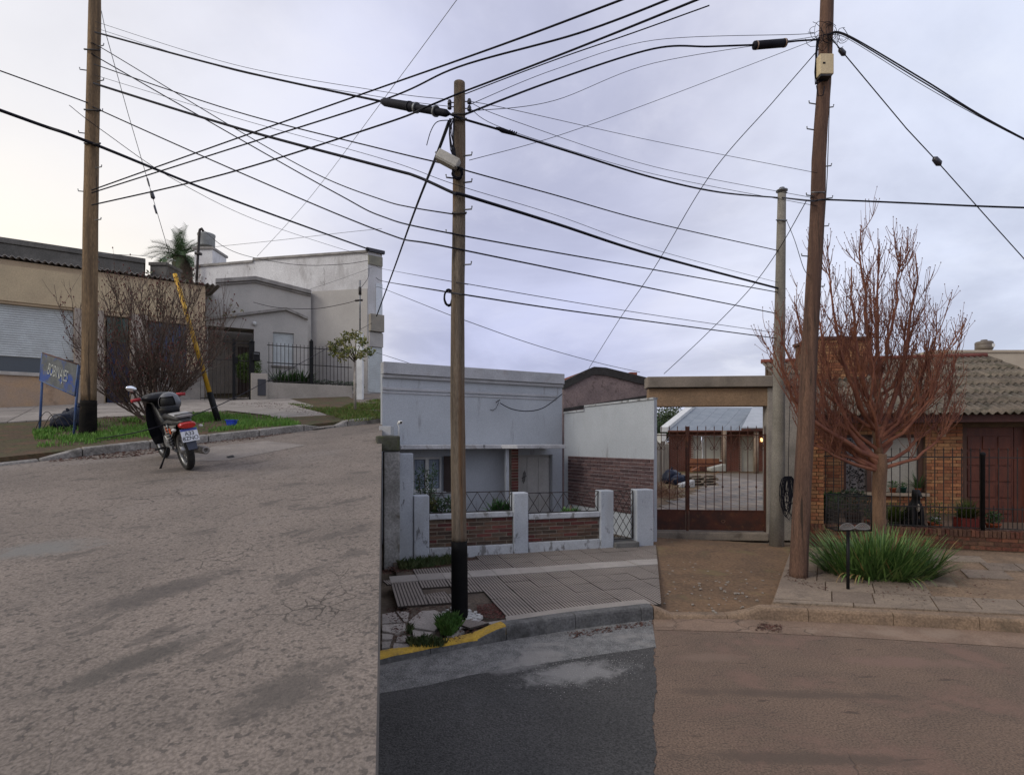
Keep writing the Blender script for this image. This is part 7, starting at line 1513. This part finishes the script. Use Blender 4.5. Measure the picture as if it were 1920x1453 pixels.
for i, (x, y) in enumerate(tgt):
    m = MB(); dd_ = td+r.uniform(-1.15, .9)*(.5+.5*r.random()); e = ray(x, y, td); e = Vector((e.x, dd_, e.z)); e.x = (x-CX)/F*dd_; e.z = CAMH+(HY-y)/F*dd_; st_ = fk+Vector((r.uniform(-.05, .05), r.uniform(-.05, .05), r.uniform(-.12, .14)))
    
    if y < 600 and 1530 < x < 1730:
        k_ = r.uniform(.15, .95); st_ = lead[0].lerp(lead[1], k_)
    elif y < 700:
        st_ = lead[0].lerp(lead[1], r.uniform(-.05, .4))
    L = (e-st_).length; ctl = Vector((e.x+(st_.x-e.x)*r.uniform(.08, .3), e.y+(st_.y-e.y)*.2, st_.z+(e.z-st_.z)*r.uniform(.18, .34))); P = []
    for k in range(10):
        t = k/9; p = st_*(1-t)**2+ctl*2*t*(1-t)+e*t*t; P.append(p+Vector((r.gauss(0, .022), r.gauss(0, .022), r.gauss(0, .015)))*(0 < k < 9))
    r0 = .038+.02*(L > 2.5); m.tube(P, [r0*(1-.86*(k/9)**.8) for k in range(10)], 7, False); twigs(m, r, P, 14, .5, .0086, 1, 1.1, .2, buds); m.build('limb', br1, tr)
m = MB()
for e in buds: m.ell(e, (.0075, .0075, .013), 5, 3)
tag(m.build('buds', M('bud_brown', (.13, .05, .04), (.1, .04, .03), 6), tr), kind='stuff')
# ================================================================ overhead lines
def sagline(a, b, sag, n=24): return [a.lerp(b, i/n)+Vector((0, 0, -4*sag*(i/n)*(1-i/n))) for i in range(n+1)]
def through(pts, n=10):   # smooth line through measured points (px, py, depth)
    P = [ray(*p) for p in pts]
    if len(P) == 2: return P
    out = []
    for i in range(len(P)-1):
        p0, p1, p2, p3 = P[max(i-1, 0)], P[i], P[i+1], P[min(i+2, len(P)-1)]
        for k in range(n):
            t = k/n; out.append(.5*((2*p1)+(p2-p0)*t+(2*p0-5*p1+4*p2-p3)*t*t+(3*p1-p0-3*p2+p3)*t**3))
    return out+[P[-1]]
def wire(pts, rad, label, group='overhead lines', mat=None):
    m = MB().tube(through(pts), rad, 6); o = m.build('overhead_cable', mat or cable); return tag(o, label, 'cable', group)
D1, D2, D3, DC = pdp-.13, d2-.1, d3-.13, dc
g1, g2, g3 = 'lines on the left pole', 'lines on the middle pole', 'lines on the right poles'
# left street
wire([(-260, 112, 7.6), (63, 229, 9.2), (172, 268, D1), (420, 368, 14), (600, 434, 18.5), (692, 467, 20.9)], .026, 'thickest black cable crossing the left pole down to tall house corner', g1)
wire([(-200, 60, 8), (158, 190, D1), (187, 206, D1), (450, 323, 9), (716, 434, 7.9), (848, 464, D2), (1226, 541, 8.6), (1461, 588, DC)], .010, 'medium black cable from left pole past middle pole to concrete pole', g1)
wire([(170, 80, D1), (205, 98, D1), (450, 246, 9), (600, 329, 8.4), (716, 374, 7.9), (770, 388, 7.4), (850, 401, D2)], .008, 'dark cable dropping from left pole top to middle pole band', g1)
wire([(172, 100, D1), (205, 120, D1), (500, 289, 9), (640, 367, 8.2), (716, 405, 7.6), (850, 438, D2), (1226, 505, 8.6), (1462, 548, DC)], .009, 'cable running under the top wires with splice at middle pole', g1)
wire([(130, 197, D1+.2), (190, 243, D1), (330, 338, 12), (480, 412, 16), (640, 466, 20), (692, 478, 20.9)], .006, 'thin sagging wire under the thick left cable', g1)
wire([(482, 480, 24), (560, 395, 22), (620, 320, 20), (716, 190, 16), (790, 90, 14), (900, -60, 12)], .008, 'thin wire rising from behind the grey house to the right', g1, galv)
wire([(384, 433, 22.2), (420, 462, 21), (470, 481, 20.6), (560, 496, 20.4), (640, 495, 20.5), (690, 488, 20.9)], .010, 'service drop from the roof mast to the tall house', g1)
wire([(404, 462, 22.5), (520, 450, 22), (640, 436, 21.5), (716, 428, 21)], .008, 'faint wire from the water tank over the white wall', g1, galv)
wire([(475, 566, 19.0), (520, 576, 18.8), (590, 578, 18.6), (640, 570, 18.5), (668, 563, wp.y+.1)], .009, 'service drop from grey house gable to the crossarm mast', g1)
wire([(676, 540, wp.y+.1), (690, 520, 20), (692, 500, 20.95)], .008, 'short lead from the crossarm mast to the tall house', g1)
wire([(580, 542, 21), (640, 522, 20.9), (700, 500, 20.8)], .006, 'thin wire slanting over the grey painted strip', g1, galv)
wire([(180, 475, 16), (280, 480, 17), (330, 488, 22)], .007, 'faint wire over the dark concrete building', g1, galv)
# guy through the yellow guard, with strain insulators
gw_ = thing('guy_wire', 'thin guy wire with two strain insulators above yellow guard', 'guy wire', ray(330, 516, gd))
MB().tube([ray(190, 20, D1+.05), ray(200, 68, D1+.1), ray(240, 212, (D1+gd)/2-.2), ray(285, 365, gd-.6), ray(329, 514, gd)], .006, 5).build('strand', galv, gw_)
for x, y in ((278, 341), (285.5, 365), (291, 392)):
    q = ray(x, y, gd-.65); MB().lathe([(.012, -.09), (.035 if y == 365 else .018, -.06), (.04 if y == 365 else .016, .06), (.012, .09)], q, 10, (.28, 0, -1)).build('strain_insulator', ins, gw_)
wire([(697, 605, 20.9), (640, 637, 17.5), (580, 671, 14.5), (500, 714, 11.5), (440, 745, 9.7), (380, 771, 8.2), (272, 806, 7.1), (180, 822, 8.6)], .007, 'slanting stay cable from tall house across the motorbike', g1)
# middle pole
tx = ray(872, 175, D2)
for k, (y0, y1, xe, lab, rad) in enumerate(((356, 163, 1000, 'uppermost cable rising from left pole over the middle pole', .010), (361, 188, 1085, 'second cable rising from left pole above the middle pole', .010))):
    wire([(172, y0, D1), (420, (y0+y1)/2+8, 8.6), (716, y1, 7.2), (860, y1-(y1-62)*.5, 6.4), (xe, 62, 5.6), (xe+190, -10, 5.0)], rad, lab, g2)
wire([(172, 384, D1), (420, 326, 8.6), (716, 233, 7.2), (800, 200, D2-.1), (868, 172, D2), (1000, 122, 6.0), (1150, 63, 5.4), (1330, -10, 4.8)], .011, 'cable from left pole touching the top of middle pole', g2)
wire([(872, 176, D2), (960, 142, 6.2), (1060, 105, 5.8), (1185, 62, 5.3), (1330, 10, 4.9)], .0055, 'thin twisted wire leaving middle pole top to the right', g2)
wire([(178, 60, D1), (440, 130, 8.4), (716, 190, 7.2)], .014, 'cable from left pole top to the black splice closure', g2)
cs = thing('splice_closure', 'thick black cable splice closure beside the middle pole top', 'splice closure', ray(780, 203, 6.9)); a, b = ray(716, 190, 7.2), ray(843, 213, D2)
MB().tube([a, a.lerp(b, .05), a.lerp(b, .45), a.lerp(b, .55), a.lerp(b, .95), b], [.03, .05, .055, .045, .042, .015], 14).build('body', cable, cs)
for t in (.42, .52, .8): q = a.lerp(b, t); MB().tube([q, q+(b-a).normalized()*.03], .062, 14).build('clamp', cable if t < .5 else galv, cs)
wire([(843, 213, D2), (860, 220, D2), (900, 232, D2+.1), (940, 244, 6.9), (1080, 288, 7.5), (1226, 333, 8.2), (1350, 360, 9.2), (1458, 370, DC)], .013, 'thick cable leaving the middle pole to the concrete pole', g2)
sp2 = thing('cable_clamp', 'black clamp with ridges on the cable right of middle pole', 'cable clamp', ray(950, 246, 6.9))
MB().tube([ray(930, 239, 6.85), ray(942, 244, 6.88), ray(966, 252, 6.95)], [.012, .03, .016], 8).build('grip', cable, sp2)
for i in range(4): MB().tube([ray(955+i*4, 247+i*1.4, 6.9), ray(957+i*4, 243+i*1.4, 6.9)], .008, 5).build('ridge', cable, sp2)
for k, (y0, ym, y1) in enumerate(((190, 205, 264), (192, 225, 312), (204, 246, 326))):
    wire([(882, y0, D2), (960, ym, 7.2), (1226, y1, 8.8), (1533, y1+60, D3)], .0035, ('upper', 'middle', 'lower')[k]+' thin wire from the right insulators of middle pole', g2, cable)
for k, (y0, ye) in enumerate(((171, 186), (182, 199))):
    wire([(840, ye, D2), (716, y0, 7.4), (440, y0-50, 8.6), (178, 40+12*k, D1)], .0035, ('upper', 'lower')[k]+' thin wire from the left insulators toward left pole', g2, cable)
wire([(176, 120, D1), (440, 208, 8.4), (716, 279, 7.3), (855, 312, D2), (880, 321, D2), (1040, 365, 7.5), (1226, 417, 8.8), (1463, 470, DC)], .0085, 'black cable passing the middle pole below the tilted box', g2)
wire([(176, 140, D1), (440, 220, 8.4), (716, 297, 7.3), (855, 346, D2), (1040, 402, 7.6), (1226, 467, 8.8), (1463, 530, DC)], .0035, 'thin wire just above the thick lashed cable', g2)
wire([(176, 156, D1), (440, 238, 8.4), (716, 312, 7.3), (780, 330, 7.0), (850, 361, D2), (875, 367, D2), (1040, 418, 7.5), (1226, 478, 8.8), (1463, 541, DC)], .019, 'thick lashed cable crossing the upper middle pole', g2)
wire([(705, 498, 20.9), (716, 503, 19), (846, 527, D2+.3), (872, 531, D2+.3), (1040, 560, 7.6), (1226, 590, 8.8), (1460, 624, DC)], .005, 'thin cable above the cable loop of middle pole', g2)
wire([(705, 520, 20.9), (716, 526, 18), (840, 547, D2+.2), (872, 552, D2+.2), (1040, 578, 7.6), (1226, 603, 8.8), (1460, 634, DC)], .010, 'black cable carrying the loop behind middle pole', g2)
wire([(705, 537, 20.9), (720, 541, 18), (846, 591, 12), (872, 600, 11.8), (1000, 645, 13), (1120, 679, 15), (1200, 697, 17)], .007, 'thin wire sloping down to the gabled roof', g2)
wire([(705, 660, 20.9), (730, 668, 14), (770, 681, 12.2)], .006, 'short wire reaching the white parapet corner', g2)
wire([(938, 755, wf2.p(wf2.uv(938, 755)[0], .1, 0).y), (960, 766, 13), (990, 770, 13.2), (1020, 763, 13.4), (1054, 738, 14.1)], .011, 'slack service lead looping from facade hook to house corner', g2)
wire([(1104, 690, 16.9), (1160, 600, 14), (1226, 503, 11), (1330, 330, 9.6), (1450, 190, 9), (1535, 92, D3)], .0075, 'twisted drop wire climbing from gabled roof to right pole', g2)
# steep strut cable of the middle pole
wire([(842, 228, D2), (815, 300, 8.0), (775, 402, 11.5), (740, 500, 16), (706, 592, 20.9)], .021, 'steep cable from middle pole top down to tall house', g2)
wire([(843, 225, D2), (820, 228, D2), (808, 245, D2), (800, 272, D2)], .005, 'loose curled wire end left of middle pole top', g2)
# right poles
wire([(872, 214, D2), (1040, 150, 7.2), (1226, 91, 7.6), (1330, 87, 8.0), (1412, 84, 8.2)], .012, 'thick cable from middle pole to the barrel closure', g3)
bc = thing('barrel_closure', 'black barrel cable closure left of the leaning pole top', 'splice closure', ray(1444, 82, 8.25)); a, b = ray(1413, 85, 8.2), ray(1474, 80, 8.3)
MB().tube([a, a.lerp(b, .02), a.lerp(b, .98), b], [.03, .058, .058, .03], 16).build('barrel', cable, bc)
for t in (.06, .92): q = a.lerp(b, t); MB().tube([q, q+(b-a).normalized()*.02], .061, 16).build('band', M('copper_band', (.35, .25, .18), None, 5, .4, metal=.5), bc)
wire([(1474, 79, 8.3), (1500, 76, 8.35), (1538, 74, D3)], .012, 'short thick cable from barrel closure to leaning pole', g3)
for k, (y0, y1, x1, lab) in enumerate(((75, 62, 1500, 'highest thin wire left of the leaning pole'), (118, 66, 1530, 'second thin wire passing under the barrel closure'), (190, 70, 1535, 'third thin wire fanning left from leaning pole'))):
    wire([(x1+15, y1-2, D3), (x1, y1+2, D3), (1226, y0, 9.0), (1040, y0+(55, 70, 66)[k], 8.0), (880, (196, 208, 300)[k], D2)], .004, lab, g3)
wire([(1466, 370, DC), (1522, 376, D3), (1552, 374, D3), (1700, 380, 8.0), (1862, 387, 7.6), (2050, 392, 7.2)], .014, 'bundled cable over concrete pole, leaning pole and bare tree', g3)
wire([(1475, 413, DC), (1490, 450, 10.4), (1506, 500, 9.2), (1516, 515, D3)], .006, 'short wire from concrete pole clamp to leaning pole', g3)
wire([(1512, 376, D3), (1455, 475, 9.8), (1400, 548, 11), (1320, 630, 12), (1245, 700, 12.8)], .007, 'thin wire slanting from leaning pole down to gateway', g3)
for k, (dy, rad) in enumerate(((0, .010), (5, .008), (11, .004))):
    wire([(1556, 62+dy*.4, D3), (1590, 66+dy*.6, 8.2), (1730, 148+dy, 7.6), (1862, 229+dy*.3, 7.2), (2100, 352, 6.8)], rad, ('upper', 'middle', 'lower thin')[k]+' of three cables leaving the leaning pole to the right', g3)
gw3 = thing('guy_wire', 'long guy wire with dark strain insulator right of leaning pole', 'guy wire', ray(1756, 301, 9.0))
MB().tube([ray(1556, 68, D3), ray(1578, 95, 8.5), ray(1700, 241, 8.8), ray(1756, 301, 9.0), ray(1862, 420, 9.3), ray(2060, 640, 9.9)], .0085, 6).build('strand', cable, gw3)
for x, y, d, s in ((1757, 302, 9.0, 1), (1579, 97, 8.5, .8)): MB().lathe([(.012, -.09*s), (.045*s, -.06*s), (.05*s, .05*s), (.012, .09*s)], ray(x, y, d), 10, (.66, 0, -.75)).build('strain_insulator', ins, gw3)
